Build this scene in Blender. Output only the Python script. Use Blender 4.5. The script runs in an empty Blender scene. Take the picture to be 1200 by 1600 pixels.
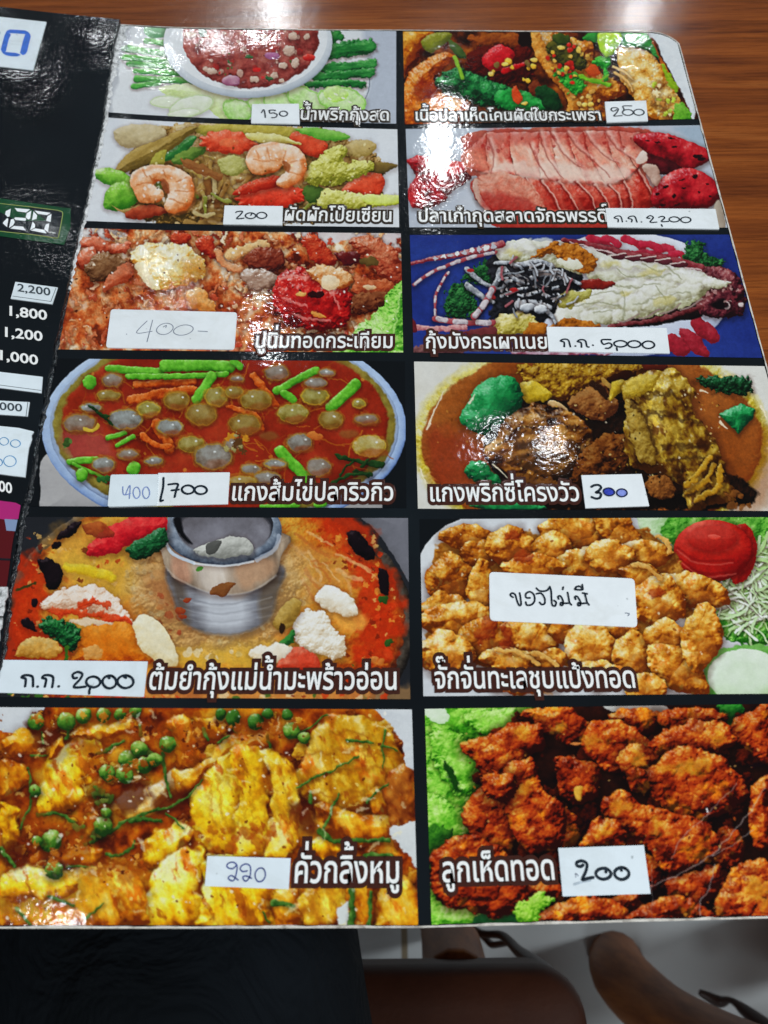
import bpy, bmesh, math
import numpy as np
from mathutils import Matrix, Vector

S = bpy.context.scene
COL = S.collection
ZP = 0.757                      # height of the menu page above the floor; page axes u (right), v (away)

# ---------------------------------------------------------------- camera, world, lamps, exposure
CAMC = np.array([-0.0097, -0.1923, 0.2578])     # camera over the page, metres from the page's centre
_a, _b, _c = 0.4444, 0.0036, -0.0114
RX = np.array([[1, 0, 0], [0, math.cos(_a), -math.sin(_a)], [0, math.sin(_a), math.cos(_a)]])
RY = np.array([[math.cos(_b), 0, math.sin(_b)], [0, 1, 0], [-math.sin(_b), 0, math.cos(_b)]])
RZ = np.array([[math.cos(_c), -math.sin(_c), 0], [math.sin(_c), math.cos(_c), 0], [0, 0, 1]])
RC = RX @ RY @ RZ
cd = bpy.data.cameras.new('camera'); cam = bpy.data.objects.new('camera', cd); COL.objects.link(cam)
M = Matrix([list(r) for r in RC]).to_4x4(); M.translation = Vector((CAMC[0], CAMC[1], CAMC[2] + ZP)); cam.matrix_world = M
cd.sensor_fit = 'VERTICAL'; cd.sensor_height = 36.0; cd.lens = 27.0
cd.clip_start = 0.01; cd.clip_end = 60.0
cd.dof.use_dof = True; cd.dof.focus_distance = 0.315; cd.dof.aperture_fstop = 14.0
S.camera = cam

W = bpy.data.worlds.new('World'); S.world = W; W.use_nodes = True
W.node_tree.nodes['Background'].inputs[0].default_value = (0.82, 0.93, 1.0, 1)
W.node_tree.nodes['Background'].inputs[1].default_value = 0.10

def lamp(name, loc, size, power, color=(1, 0.97, 0.93), sy=None, target=None):
    d = bpy.data.lights.new(name, 'AREA'); d.energy = power; d.color = color; d.size = size
    if sy:
        d.shape = 'RECTANGLE'; d.size_y = sy
    else:
        d.shape = 'DISK'
    o = bpy.data.objects.new(name, d); COL.objects.link(o); o.location = loc
    t = Vector(target or (0, 0, ZP))
    o.rotation_euler = (Vector(loc) - t).to_track_quat('Z', 'Y').to_euler()
    return o
# ceiling lamps about two metres over the table, plus added fill panels
def ceiling(px, py, rise=1.9):
    """the ceiling point whose mirror image falls at this spot of the page"""
    d = RC @ np.array([(px - 600) / 1200.0, -(py - 800) / 1200.0, -1.0]); P = CAMC + d * (-CAMC[2] / d[2])
    q = P + np.array([d[0], d[1], -d[2]]) * (rise / -d[2])
    return (q[0], q[1], q[2] + ZP)
WH = (0.93, 0.97, 1.0)
def over_facing(px, py, tilt=0.13, rise=1.9):
    """the same for the facing page, which rises to the left"""
    d = RC @ np.array([(px - 600) / 1200.0, -(py - 800) / 1200.0, -1.0]); P = CAMC + d * (-CAMC[2] / d[2])
    n = np.array([tilt, 0.0, 1.0]); n /= np.linalg.norm(n); r = d - 2 * n * (d @ n); q = P + r * (rise / r[2])
    return (q[0], q[1], q[2] + ZP)
lamp('added_fill_panel', (-0.5, -1.5, ZP + 1.9), 0.9, 24, WH)  # added fill behind the camera, kept out of the page's mirror angle
lamp('added_fill_panel', (0.9, -1.3, ZP + 1.9), 0.7, 9, WH)  # second added fill from behind, for the general light level
lamp('added_fill_panel', (1.7, -0.7, ZP + 1.9), 0.6, 20, WH, target=(0.2, -0.2, 0))  # added fill from the right, aimed at the floor below the menu
lamp('added_floor_fill', (3.0, 0.3, ZP + 1.45), 0.5, 46, WH, target=(0.1, -0.2, 0))  # added low side fill that brightens the floor more than the page
lamp('ceiling_tube_lamp', ceiling(695, 232), 0.06, 3.2, WH, sy=0.30)
lamp('ceiling_downlight', ceiling(375, 70), 0.11, 0.7, WH)
lamp('ceiling_downlight', ceiling(430, 15), 0.10, 3.2, WH)
lamp('ceiling_downlight', ceiling(995, 22), 0.08, 2.4, WH)
lamp('ceiling_downlight', ceiling(858, 705), 0.04, 0.36, WH)
lamp('ceiling_downlight', ceiling(766, 690), 0.03, 0.3, WH)
lamp('ceiling_downlight', ceiling(428, 522), 0.05, 0.8, WH)
lamp('ceiling_downlight', ceiling(85, 1441), 0.05, 0.4, WH)
lamp('ceiling_downlight', over_facing(4, 115), 0.05, 0.5, WH)
lamp('ceiling_downlight', over_facing(38, 394), 0.03, 0.16, WH)
lamp('ceiling_downlight', over_facing(122, 62), 0.04, 0.35, WH)
S.view_settings.view_transform = 'Standard'; S.view_settings.look = 'None'
S.view_settings.exposure = 0.0; S.view_settings.gamma = 1.0; S.view_settings.use_curve_mapping = False
# ---------------------------------------------------------------- print painter
# The dish pictures are flat prints on the laminated page.  Each is a fine mesh
# whose ink colours are mixed here from shapes and noise (no image files).
_T = np.random.RandomState(5).rand(256, 256)

def vnoise(x, y, seed=0):
    x = x + seed * 17.13; y = y + seed * 31.77
    xi = np.floor(x).astype(np.int64); yi = np.floor(y).astype(np.int64)
    fx = x - xi; fy = y - yi
    fx = fx * fx * (3 - 2 * fx); fy = fy * fy * (3 - 2 * fy)
    a = _T[xi & 255, yi & 255]; b = _T[(xi + 1) & 255, yi & 255]
    c = _T[xi & 255, (yi + 1) & 255]; d = _T[(xi + 1) & 255, (yi + 1) & 255]
    return (a + (b - a) * fx) * (1 - fy) + (c + (d - c) * fx) * fy - 0.5

def fbm(x, y, seed=0, octv=3, gain=0.55):
    s = 0; g = 1.0
    for o in range(octv):
        s = s + g * vnoise(x * 0.87 + y * 0.49, y * 0.87 - x * 0.49, seed + o * 7)
        x = x * 2.03 + 3.1; y = y * 2.03 + 1.7; g *= gain
    return s

def cells(x, y, seed=0):
    xi = np.floor(x).astype(np.int64); yi = np.floor(y).astype(np.int64)
    f1 = np.full(x.shape, 9.0); f2 = np.full(x.shape, 9.0)
    for dx in (-1, 0, 1):
        for dy in (-1, 0, 1):
            cx = xi + dx; cy = yi + dy
            px = cx + _T[(cx + seed * 3) & 255, (cy + 11 + seed) & 255]
            py = cy + _T[(cx + 57 + seed) & 255, (cy + 93 + seed * 5) & 255]
            d = np.hypot(px - x, py - y)
            f2 = np.minimum(f2, np.maximum(f1, d)); f1 = np.minimum(f1, d)
    return f1, f2

def hexes(s):
    return np.array([[int(h[i:i + 2], 16) / 255.0 for i in (0, 2, 4)] for h in s.split()])

def ramp(v, cols):
    k = len(cols)
    if k == 1:
        return np.broadcast_to(cols[0], v.shape + (3,))
    t = np.clip(v, 0, 1) * (k - 1)
    i = np.minimum(t.astype(int), k - 2)
    f = (t - i)[..., None]
    return cols[i] * (1 - f) + cols[i + 1] * f

def ell(cx, cy, rx, ry, rot=0.0, wav=0.0, nw=8, n=36):
    t = np.linspace(0, 2 * np.pi, n, endpoint=False)
    r = 1 + wav * np.cos(nw * t)
    x = rx * r * np.cos(t); y = ry * r * np.sin(t)
    c, s = np.cos(rot), np.sin(rot)
    return np.stack([cx + x * c - y * s, cy + x * s + y * c], 1)

def smooth(pts, closed=True, sub=5):
    p = np.asarray(pts, float); n = len(p); out = []
    for i in range(n if closed else n - 1):
        if closed:
            a, b, c, d = p[i - 1], p[i], p[(i + 1) % n], p[(i + 2) % n]
        else:
            a, b, c, d = p[max(i - 1, 0)], p[i], p[i + 1], p[min(i + 2, n - 1)]
        for k in range(sub):
            t = k / sub
            out.append(0.5 * (2 * b + (c - a) * t + (2 * a - 5 * b + 4 * c - d) * t * t
                              + (3 * b - a - 3 * c + d) * t ** 3))
    if not closed:
        out.append(p[-1])
    return np.array(out)

def sd_poly(p, x, y):
    d = np.full(x.shape, 1e9); ins = np.zeros(x.shape, bool); n = len(p)
    for i in range(n):
        ax, ay = p[i - 1]; bx, by = p[i]
        ex, ey = bx - ax, by - ay
        t = np.clip(((x - ax) * ex + (y - ay) * ey) / (ex * ex + ey * ey + 1e-9), 0, 1)
        d = np.minimum(d, (x - ax - ex * t) ** 2 + (y - ay - ey * t) ** 2)
        if ay != by:
            ins ^= ((ay > y) != (by > y)) & (x < ex * (y - ay) / (by - ay) + ax)
    d = np.sqrt(d)
    return np.where(ins, d, -d)

def sd_line(p, x, y, w0, w1):
    d = np.full(x.shape, -1e9); n = len(p)
    for i in range(n - 1):
        ax, ay = p[i]; bx, by = p[i + 1]
        ex, ey = bx - ax, by - ay
        t = np.clip(((x - ax) * ex + (y - ay) * ey) / (ex * ex + ey * ey + 1e-9), 0, 1)
        w = w0 + (w1 - w0) * (i + t) / (n - 1)
        d = np.maximum(d, w - np.hypot(x - ax - ex * t, y - ay - ey * t))
    return d

class Art:
    """Ink colours on a grid of points; shapes are given in drawing units."""
    def __init__(self, X, Y, scale, ox, oy, seed):
        self.x = (X - ox) * scale; self.y = (Y - oy) * scale
        self.c = np.zeros(X.shape + (3,)); self.seed = seed
        self.rs = np.random.RandomState(seed)
        self.dx = np.abs(np.gradient(self.x, axis=1)).mean()
        self.dy = np.abs(np.gradient(self.y, axis=0)).mean()

    def ground(self, cols, sc=60, amp=0.9, octv=4, mid=0.5, seed=0):
        v = mid + amp * fbm(self.x / sc, self.y / sc, self.seed + seed, octv)
        self.c[:] = ramp(v, hexes(cols))

    def box(self, lo, hi):
        m = (self.x > lo[0]) & (self.x < hi[0]) & (self.y > lo[1]) & (self.y < hi[1])
        r = np.where(m.any(1))[0]; q = np.where(m.any(0))[0]
        if len(r) < 2 or len(q) < 2:
            return None
        r0, r1, q0, q1 = r[0], r[-1] + 1, q[0], q[-1] + 1
        if r1 - r0 < 2 or q1 - q0 < 2:
            return None
        return slice(r0, r1), slice(q0, q1)

    def blob(self, pts, cols, **k):
        p = np.asarray(pts, float)
        if k.pop('sm', True) and len(p) < 30:
            p = smooth(p)
        self._shape(p, lambda x, y: sd_poly(p, x, y), cols, min(np.ptp(p[:, 0]), np.ptp(p[:, 1])) * 0.5, **k)

    def line(self, pts, w, cols, w1=None, **k):
        p = np.asarray(pts, float)
        if len(p) > 2:
            p = smooth(p, False, 4)
        w0 = w * 0.5; w1 = w0 if w1 is None else w1 * 0.5
        self._shape(p, lambda x, y: sd_line(p, x, y, w0, w1), cols, max(w0, w1), pad0=max(w0, w1), **k)

    def _shape(self, p, sd, cols, size, R=None, wob=3.0, ws=22.0, bump=0.0, bs=16.0, relief=1.0, L=(-0.35, -0.8, 0.55),
               amb=0.5, k=0.55, tex=0.25, ts=24.0, stretch=None, spec=0.0, sp=0.86, edge=2.2, shadow=0.0, ss=8.0,
               sdir=(2.0, 5.0), alpha=1.0, lump=0.0, ls=20.0, pad0=0.0, rim=None, rimw=4.0, mot=()):
        self.seed += 1; s = self.seed
        pad = pad0 + wob * 2 + edge * 2 + (ss * 3 + 6 if shadow else 2)
        sl = self.box(p.min(0) - pad, p.max(0) + pad)
        if sl is None:
            return
        x = self.x[sl]; y = self.y[sl]
        wx = x; wy = y
        if wob:
            wx = x + wob * 2 * fbm(x / ws, y / ws, s, 3); wy = y + wob * 2 * fbm(x / ws, y / ws, s + 50, 3)
        if shadow:
            ds = sd(wx - sdir[0], wy - sdir[1])
            self.c[sl] *= 1 - (0.8 * shadow * np.clip(1 + ds / (ss * 2.4), 0, 1) ** 1.7)[..., None] * np.array([0.85, 1.0, 1.05])
        d = sd(wx, wy)
        R = R or max(size * 0.8, 3)
        q = np.clip(d / R, 0, 1)
        h = relief * R * 0.8 * np.sqrt(np.maximum(1 - (1 - q) ** 2, 0))
        u, v_ = x, y
        if stretch is not None:
            ca, sa, f = np.cos(stretch[0]), np.sin(stretch[0]), stretch[1]
            u = (x * ca + y * sa) / f; v_ = -x * sa + y * ca
        if bump:
            h = h + bump * 1.15 * fbm(u / bs, v_ / bs, s + 9, 3, 0.42)
        if lump:
            f1, f2 = cells(x / ls + 0.5 * fbm(x / ls, y / ls, s, 2), y / ls, s)
            h = h + lump * 0.8 * (1 - f1 ** 2)
        gy, gx = np.gradient(h)
        gx = gx / self.dx; gy = gy / self.dy
        ln = np.sqrt(1 + gx * gx + gy * gy)
        ndl = (-gx * L[0] - gy * L[1] + L[2]) / ln
        v = amb + k * (ndl - L[2])
        if tex:
            v = v + tex * fbm(u / ts, v_ / ts, s + 21, 4)
        col = ramp(v, hexes(cols))
        for i, (hx, sc, thr, soft, amt) in enumerate(mot):
            m_ = np.clip((fbm(u / sc, v_ / sc, s + 33 + i * 11, 4, 0.6) - thr) / soft, 0, 1)[..., None] * amt
            col = col * (1 - m_) + hexes(hx)[0] * (0.55 + 0.9 * np.clip(v, 0, 1))[..., None] * m_
        if rim is not None:
            a = np.clip(1 - np.abs(d - rimw * 0.6) / rimw, 0, 1)[..., None] * 0.85
            col = col * (1 - a) + hexes(rim)[0] * a
        if spec:
            hh = np.clip((ndl - sp + 0.35 * vnoise(x / 5.0, y / 5.0, s + 3)) / (1 - sp + 0.15), 0, 1)[..., None]
            col = col + spec * hh * (1 - col)
        a = (np.clip(d / edge + 0.5, 0, 1) * alpha)[..., None]
        self.c[sl] = self.c[sl] * (1 - a) + col * a

    def tint(self, pts, col, amount=0.6, soft=30.0, wob=12.0):
        """soft wash of ink inside an outline"""
        p = smooth(pts); self.seed += 1
        sl = self.box(p.min(0) - soft * 2, p.max(0) + soft * 2)
        if sl is None:
            return
        x = self.x[sl]; y = self.y[sl]
        d = sd_poly(p, x + wob * 2 * fbm(x / 40, y / 40, self.seed), y + wob * 2 * fbm(x / 40, y / 40, self.seed + 9))
        a = (np.clip(d / soft + 0.5, 0, 1) * amount)[..., None]
        self.c[sl] = self.c[sl] * (1 - a) + hexes(col)[0] * a

    def spots(self, area, n, r, cols, flat=0.7, **k):
        p = np.asarray(area, float); lo = p.min(0); hi = p.max(0); done = 0; tries = 0
        while done < n and tries < n * 20:
            tries += 1
            q = lo + self.rs.rand(2) * (hi - lo)
            if sd_poly(p, np.array([q[0]]), np.array([q[1]]))[0] < 0:
                continue
            rr = r[0] + (r[1] - r[0]) * self.rs.rand() ** 1.5
            self.blob(ell(q[0], q[1], rr, rr * (flat + 0.3 * self.rs.rand()), self.rs.rand() * 3, n=12),
                      cols if isinstance(cols, str) else cols[self.rs.randint(len(cols))], sm=False, **k)
            done += 1

    def shreds(self, area, n, ln, w, cols, ang=None, **k):
        p = np.asarray(area, float); lo = p.min(0); hi = p.max(0); done = 0; tries = 0
        while done < n and tries < n * 20:
            tries += 1
            q = lo + self.rs.rand(2) * (hi - lo)
            if sd_poly(p, np.array([q[0]]), np.array([q[1]]))[0] < 0:
                continue
            a = self.rs.rand() * 6.28 if ang is None else ang[0] + (self.rs.rand() - 0.5) * ang[1]
            l = ln * (0.5 + self.rs.rand()); b = a + (self.rs.rand() - 0.5) * 1.2
            m = q + 0.5 * l * np.array([np.cos(a), np.sin(a)])
            e = m + 0.5 * l * np.array([np.cos(b), np.sin(b)])
            self.line([q, m, e], w * (0.6 + 0.7 * self.rs.rand()),
                      cols if isinstance(cols, str) else cols[self.rs.randint(len(cols))], **k)
            done += 1

    def finish(self, micro=(1.5, 13.0), grit=0.065, sat=1.12, gam=1.04, sharp=0.55, grain=0.012):
        """print finish: fine irregularity of the food, its grit, then colour and sharpness"""
        x, y, s = self.x, self.y, self.seed
        n0, n1 = self.c.shape[:2]
        if micro[0]:
            q = micro[1]
            du = micro[0] * 2 * fbm(x / q, y / q, s + 60, 3, 0.6) / self.dx; dv = micro[0] * 2 * fbm(x / q, y / q, s + 70, 3, 0.6) / self.dy
            jj, ii = np.meshgrid(np.arange(n1), np.arange(n0))
            k = getattr(self, 'calm', None)
            if k is not None:
                du = du * k; dv = dv * k
            fi = np.clip(ii + dv, 0, n0 - 1.001); fj = np.clip(jj + du, 0, n1 - 1.001)
            i0 = fi.astype(int); j0 = fj.astype(int); fi = (fi - i0)[..., None]; fj = (fj - j0)[..., None]
            p = self.c
            c = (p[i0, j0] * (1 - fj) + p[i0, j0 + 1] * fj) * (1 - fi) + (p[i0 + 1, j0] * (1 - fj) + p[i0 + 1, j0 + 1] * fj) * fi
        else:
            c = self.c.copy()
        lum = c.mean(-1, keepdims=True)
        chroma = np.clip((c.max(-1) - c.min(-1)) * 2.2, 0.12, 1)
        g = 1 + grit * chroma * 2 * (fbm(x / 9, y / 9, s + 77, 3, 0.7) + 0.6 * vnoise(x / 26, y / 26, s + 80))
        c = np.clip(lum + (c - lum) * sat, 0, 1) ** gam * g[..., None]
        w = c.copy()
        for _ in range(2):
            w[1:-1] = 0.25 * w[:-2] + 0.5 * w[1:-1] + 0.25 * w[2:]
            w[:, 1:-1] = 0.25 * w[:, :-2] + 0.5 * w[:, 1:-1] + 0.25 * w[:, 2:]
        c = c + sharp * (c - w)
        c = c * (1 + grain * (self.rs.rand(n0, n1, 1) - 0.5) * 2)
        self.c = np.clip(c, 0.008, 1)
        return self.c
    def still(self, pts, soft=8.0):
        """an area of hard things (crockery, metal) that the food's irregularity leaves alone"""
        p = np.asarray(pts, float); p = smooth(p) if len(p) < 30 else p
        k = np.clip(0.5 - sd_poly(p, self.x, self.y) / soft, 0.0, 1)
        self.calm = k if getattr(self, 'calm', None) is None else np.minimum(self.calm, k)
def dish_dip(A):
    A.ground('dfe3e6 eef1f3 f4f6f6', 200, 0.5)
    A.tint([(1020, 10), (1200, 10), (1200, 440), (1000, 440), (1040, 250)], 'c3cad6', 0.95, 26, 3)
    A.line([(1042, 215), (1035, 290), (1010, 345)], 3, '6c7480', wob=1, tex=0, relief=0)
    A.blob(ell(190, 42, 52, 36), '6fa878 9cc9a0 c4e2c4', wob=3, spec=.4)
    g = '1f6a2c 3c8f3e 6fbe5c b4e09a'
    for p, w in (([(150, 86), (240, 98)], 25), ([(62, 116), (150, 128), (250, 142)], 28), ([(58, 152), (262, 170)], 25),
                 ([(80, 178), (270, 192)], 23), ([(108, 206), (300, 218)], 24), ([(110, 238), (330, 246)], 27),
                 ([(98, 268), (200, 256)], 22)):
        A.line(p, w, g, wob=2, shadow=.35, ss=5, spec=.35, tex=.3, ts=14, stretch=(0.1, 5))
    d = '0d4220 1f6e30 3f9347 74bb6c'
    A.blob([(860, 40), (925, 48), (938, 78), (900, 100), (860, 100)], d, sm=False, wob=6, ws=14)
    for p, w in (([(870, 132), (960, 118), (1038, 108)], 62), ([(860, 196), (960, 190), (1052, 176)], 40),
                 ([(830, 232), (950, 222), (1048, 212)], 36), ([(790, 262), (920, 256), (1012, 262)], 30)):
        A.line(p, w, d, wob=5, ws=14, shadow=.4, ss=5, spec=.3, tex=.5, ts=14, stretch=(0, 4), bump=3, bs=12)
    w = 'c2d2a0 e4ecd0 f3f6ea'
    A.blob([(200, 275), (300, 255), (420, 280), (520, 320), (560, 380), (460, 405), (360, 330), (240, 305)], 'd4e6a0 e8f2c4 f4f8e0', wob=4)
    A.blob(ell(235, 330, 72, 26), w, wob=2, shadow=.15, rim='c2d79a', rimw=4, amb=.75, k=.3)
    A.blob(ell(330, 346, 92, 42, -.25), w, wob=2, shadow=.15, rim='bdd596', rimw=4, amb=.75, k=.3)
    A.blob(ell(300, 374, 66, 18, -.1), w, wob=2, shadow=.1, rim='cadca8', rimw=3, amb=.8, k=.3)
    c = '86c04e a9d97a d4eeb0 e8f6d0'
    for q in ((515, 362, 62, 46, .2), (620, 345, 70, 42, .3), (690, 335, 80, 46, .25), (790, 322, 90, 48, .45), (930, 322, 100, 54, .2)):
        A.blob(ell(*q), c, wob=5, rim='8fc85c', rimw=7, shadow=.2, amb=.72, k=.4, tex=.35)
    A.blob(ell(905, 300, 50, 30, .2), 'b4e060 cdea90 e4f4c4', wob=4, amb=.6)
    for q in ((905, 300), (935, 315), (960, 330), (880, 318)):
        A.blob(ell(q[0], q[1], 9, 4, .4), 'f2f8dc', tex=0, wob=1)
    # white bowl and red dip
    A.blob(ell(555, 92, 337, 222, n=48), '9aa4b0 ccd3da e9edf0 f4f6f7', wob=0, shadow=.4, ss=10, amb=.72, k=.5, tex=.05, R=70, sm=False)
    A.blob(ell(556, 74, 316, 214, n=48), 'd8dee4 eef1f3 f8f9fa', wob=0, sm=False, R=40, L=(.2, .7, .6), amb=.62, k=.3, tex=.03)
    A.blob(ell(566, 78, 272, 198, n=48), '6c2420 94403a b05c50 c88478', sm=False, wob=4, R=26, amb=.45, tex=.75, ts=34, bump=3, bs=12, edge=3)
    reg = ell(566, 70, 245, 175)
    A.spots(reg, 60, (6, 16), ['8a1c20 a8302c c44a40', 'c8a090 dcbcaa f0dccc', '7a2424 98403c', 'd8b4a0 ecd4c2'], tex=.4, bump=2, bs=8, wob=3, ws=10, shadow=.25, ss=4, alpha=.85)
    A.spots(reg, 55, (3, 8), ['f0dccc f8ece0', 'e4c4b0 f4e2d4', 'c02026 e04040', '5c1a1a', '3c5a30 5a8048'], tex=.2, wob=2, ws=8)
    for q in ((720, 125, 24, 20), (745, 175, 15, 22, .2), (695, 185, 17, 13), (660, 225, 16, 13), (735, 68, 18, 16), (325, 60, 26, 12),
              (405, 205, 30, 12, .3), (690, 245, 12, 7), (790, 70, 14, 12), (580, 240, 18, 12)):
        A.blob(ell(*q), 'b89484 dcc0ac f6e8d8', wob=3, ws=10, shadow=.3, ss=4, bump=2, bs=8, spec=.3)
    A.blob(ell(652, 146, 30, 16), '7a3a66 b06c98 d8a8c4', shadow=.2, wob=2)
    A.blob(ell(488, 246, 36, 22), '8c4868 c08aa0 ecd4d8', shadow=.2, wob=2)
    A.blob(ell(800, 152, 24, 16), 'a01820 d4342c ec7060', wob=3, spec=.3)
    A.blob(ell(588, 200, 16, 10), 'b81c20 e44038', wob=3)
    for q in ((375, 50, 16, 22), (640, 236, 18, 9, .3), (560, 150, 16, 7), (480, 170, 12, 5, .6)):
        A.blob(ell(*q), '1c3a24 3a6a40 5c8c54', wob=4, ws=8)
    A.tint([(20, 30), (90, 30), (70, 120), (40, 200), (5, 380), (-30, 380), (-10, 150)], 'b9bcc2', .7, 10, 10)

def dish_prawn_veg(A):
    A.ground('dfe4ea eceff2 f4f5f6', 160, .5)
    A.blob([(180, 110), (300, 20), (450, 5), (760, 10), (990, 60), (1100, 120), (1120, 260), (1020, 330), (860, 380), (480, 400), (220, 370), (150, 300), (180, 200)],
           '4a3818 8a6830 b08c50 d0b47c e8d8b0', wob=12, bump=3, bs=26, tex=.7, ts=34, amb=.52, edge=5)
    A.shreds([(340, 130), (560, 150), (600, 300), (480, 330), (330, 260)], 34, 90, 20, ['7c5020 a87c40 ccaa74', '9a7434 c09c58 dcc48c', '6a3c18 905c2c b88850'],
             wob=3, shadow=.3, ss=5, alpha=.9, spec=.25)
    A.shreds([(330, 330), (520, 330), (520, 400), (300, 400)], 12, 90, 26, ['b08c48 d0b078 e8d4a8', '8c6830 b89458'], ang=(0, 1), wob=3, shadow=.3)
    A.shreds([(200, 60), (700, 20), (1000, 60), (1060, 300), (500, 370), (200, 330)], 60, 60, 16, ['8c7430 bca058 e0cc98', '6c7428 98a044 c4cc80', '7c5828 a88450', 'c8b478 ecdcb0', '4c6c24 7c9c3c'],
             wob=4, shadow=.3, ss=6, alpha=.85, spec=.6, edge=3, tex=.4)
    A.blob([(114, 45), (160, 14), (260, 10), (312, 40), (282, 78), (200, 98), (150, 96)], 'a8946c d0c098 e8dcc0', wob=4, shadow=.3, bump=2)
    A.blob([(420, 20), (560, 8), (700, 12), (820, 30), (800, 60), (600, 60), (470, 60)], '8c8430 c0b050 e0d488', wob=6, bump=4)
    A.blob([(290, 142), (340, 88), (400, 52), (424, 66), (374, 124), (320, 148)], '1f5c28 3c8c42 74bc66', wob=3, spec=.5, shadow=.3)
    A.blob([(330, 145), (400, 100), (460, 90), (440, 130), (360, 160)], '3c5c20 6c8c3c 9cb45c', wob=4)
    A.blob([(118, 182), (178, 112), (300, 60), (396, 18), (424, 28), (334, 102), (240, 162), (150, 192)], '6a5420 94793a b89c58 d0b87c', wob=3, tex=.4, ts=16, stretch=(-.6, 5), shadow=.35)
    A.blob([(270, 120), (310, 110), (300, 165), (250, 165)], '9c9438 c8c060', wob=4)
    gl = '2c6c18 5c9c2c 94cc50 cce898'
    A.blob([(30, 190), (90, 174), (152, 190), (200, 235), (150, 255), (70, 228)], gl, wob=3, spec=.5, shadow=.25, amb=.6)
    A.blob([(84, 268), (130, 228), (190, 240), (210, 290), (150, 332), (82, 326)], gl, wob=3, spec=.5, shadow=.3, amb=.52)
    A.blob([(100, 310), (150, 330), (210, 312), (240, 330), (170, 350)], 'a88848 d0b478', wob=3)
    rc = 'a02c14 d4482a ec6a48 f89878'
    A.blob(ell(545, 78, 106, 44, .05, .09, 11, 60), rc, sm=False, wob=3, shadow=.4, tex=.35, spec=.25, amb=.55, bump=2)
    A.blob(ell(545, 80, 40, 16), 'ec7c4c f4a070', wob=5, alpha=.6)
    A.blob([(775, 60), (800, 38), (860, 45), (916, 85), (905, 130), (850, 130), (790, 95)], rc, wob=4, shadow=.4, spec=.3)
    A.blob([(970, 262), (1000, 220), (1060, 190), (1120, 200), (1130, 240), (1090, 280), (1020, 280)], rc, wob=4, shadow=.35, spec=.3)
    A.blob(ell(706, 282, 132, 46, -.05, .08, 12, 60), '98200c d03620 ec5a40 f88c70', sm=False, wob=3, shadow=.45, bump=2, amb=.58)
    A.blob([(790, 30), (900, 26), (1004, 58), (920, 72)], '4c9430 7cbc4c b0dc80', wob=3, shadow=.2)
    A.blob([(610, 48), (680, 42), (770, 62), (820, 84), (700, 80), (620, 66)], 'c8b454 e8e098 f6f2cc', wob=4, shadow=.2)
    A.blob([(970, 92), (1060, 66), (1100, 96), (1052, 132), (980, 122)], 'a08848 ccb478 e4d4a8', wob=4, shadow=.2)
    A.blob([(1080, 150), (1176, 164), (1130, 190), (1056, 188)], '50401c 7c6430 a08848', wob=3, shadow=.2)
    A.blob([(820, 262), (860, 238), (910, 262), (890, 300), (840, 300)], '2c4818 4c6c2c 6c8c40', wob=5)
    A.blob([(510, 140), (590, 132), (620, 170), (560, 205), (520, 190)], '8c8840 c4c078 e4e0ac', wob=6, bump=3, bs=10)
    A.blob([(360, 140), (420, 150), (520, 200), (500, 215), (400, 180)], '885028 b07c48', wob=5)
    cf = '7c7c24 a8a43c d0cc6c ecea9c f6f4c4'
    A.blob([(828, 202), (868, 142), (960, 84), (994, 118), (974, 150), (1070, 146), (1088, 182), (1012, 214), (940, 240), (848, 234)], cf, wob=6, ws=14, bump=4, bs=10, shadow=.4, lump=5, ls=18)
    A.blob([(878, 292), (912, 252), (990, 264), (1100, 276), (1182, 280), (1182, 312), (1000, 326), (892, 322)], cf, wob=5, ws=14, bump=3, bs=10, shadow=.4, lump=4, ls=16, amb=.6)
    A.blob([(1040, 276), (1184, 276), (1184, 306), (1080, 312)], 'c4cc48 e0e888 f0f4b4', wob=3, amb=.6)
    sh = 'b0501c dc9058 f0bc90 fbe0c8 fff2e4'
    # prawn 1
    A.blob([(160, 336), (240, 312), (330, 330), (290, 352), (180, 368)], '7c2410 b0482c d88058', wob=4, shadow=.35)
    A.blob([(174, 222), (200, 180), (270, 162), (350, 172), (405, 210), (416, 270), (392, 326), (330, 344), (304, 318), (320, 262), (300, 222), (262, 238), (300, 262), (286, 300), (220, 304), (196, 276)],
           sh, wob=2, shadow=.5, ss=10, spec=.4, R=46, amb=.6, tex=.35, ts=22)
    A.blob([(300, 214), (322, 236), (322, 268), (306, 262), (292, 234)], '8c4020 a86038', wob=3, edge=6, alpha=.8)
    for p in ([(200, 240), (230, 232), (270, 232)], [(250, 200), (262, 225)], [(350, 222), (385, 210)], [(345, 262), (410, 262)], [(325, 290), (390, 312)], [(225, 180), (240, 205)], [(300, 180), (310, 205)]):
        A.line(p, 5, 'c06c34', wob=3, edge=5, alpha=.65, tex=0)
    A.line([(400, 220), (412, 280), (380, 330), (330, 342)], 22, 'd87030', wob=3, edge=14, alpha=.5, tex=.3)
    A.line([(190, 220), (210, 190), (270, 170), (340, 174)], 14, 'e08848', wob=3, edge=10, alpha=.45, tex=.3)
    A.spots([(200, 190), (390, 190), (400, 300), (220, 290)], 14, (3, 9), ['fffaf4'], wob=3, tex=0, relief=0, edge=4, alpha=.7)
    # prawn 2
    A.blob([(556, 274), (620, 226), (724, 204), (744, 236), (640, 266)], '941c0c cc3c24 ec7450', wob=3, shadow=.4, spec=.3)
    A.blob([(612, 132), (642, 92), (730, 78), (812, 104), (838, 160), (820, 214), (760, 250), (722, 228), (762, 184), (756, 156), (720, 190), (650, 200), (620, 176)],
           sh, wob=2, shadow=.5, ss=10, spec=.45, R=40, amb=.64, tex=.3, ts=22)
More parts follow.
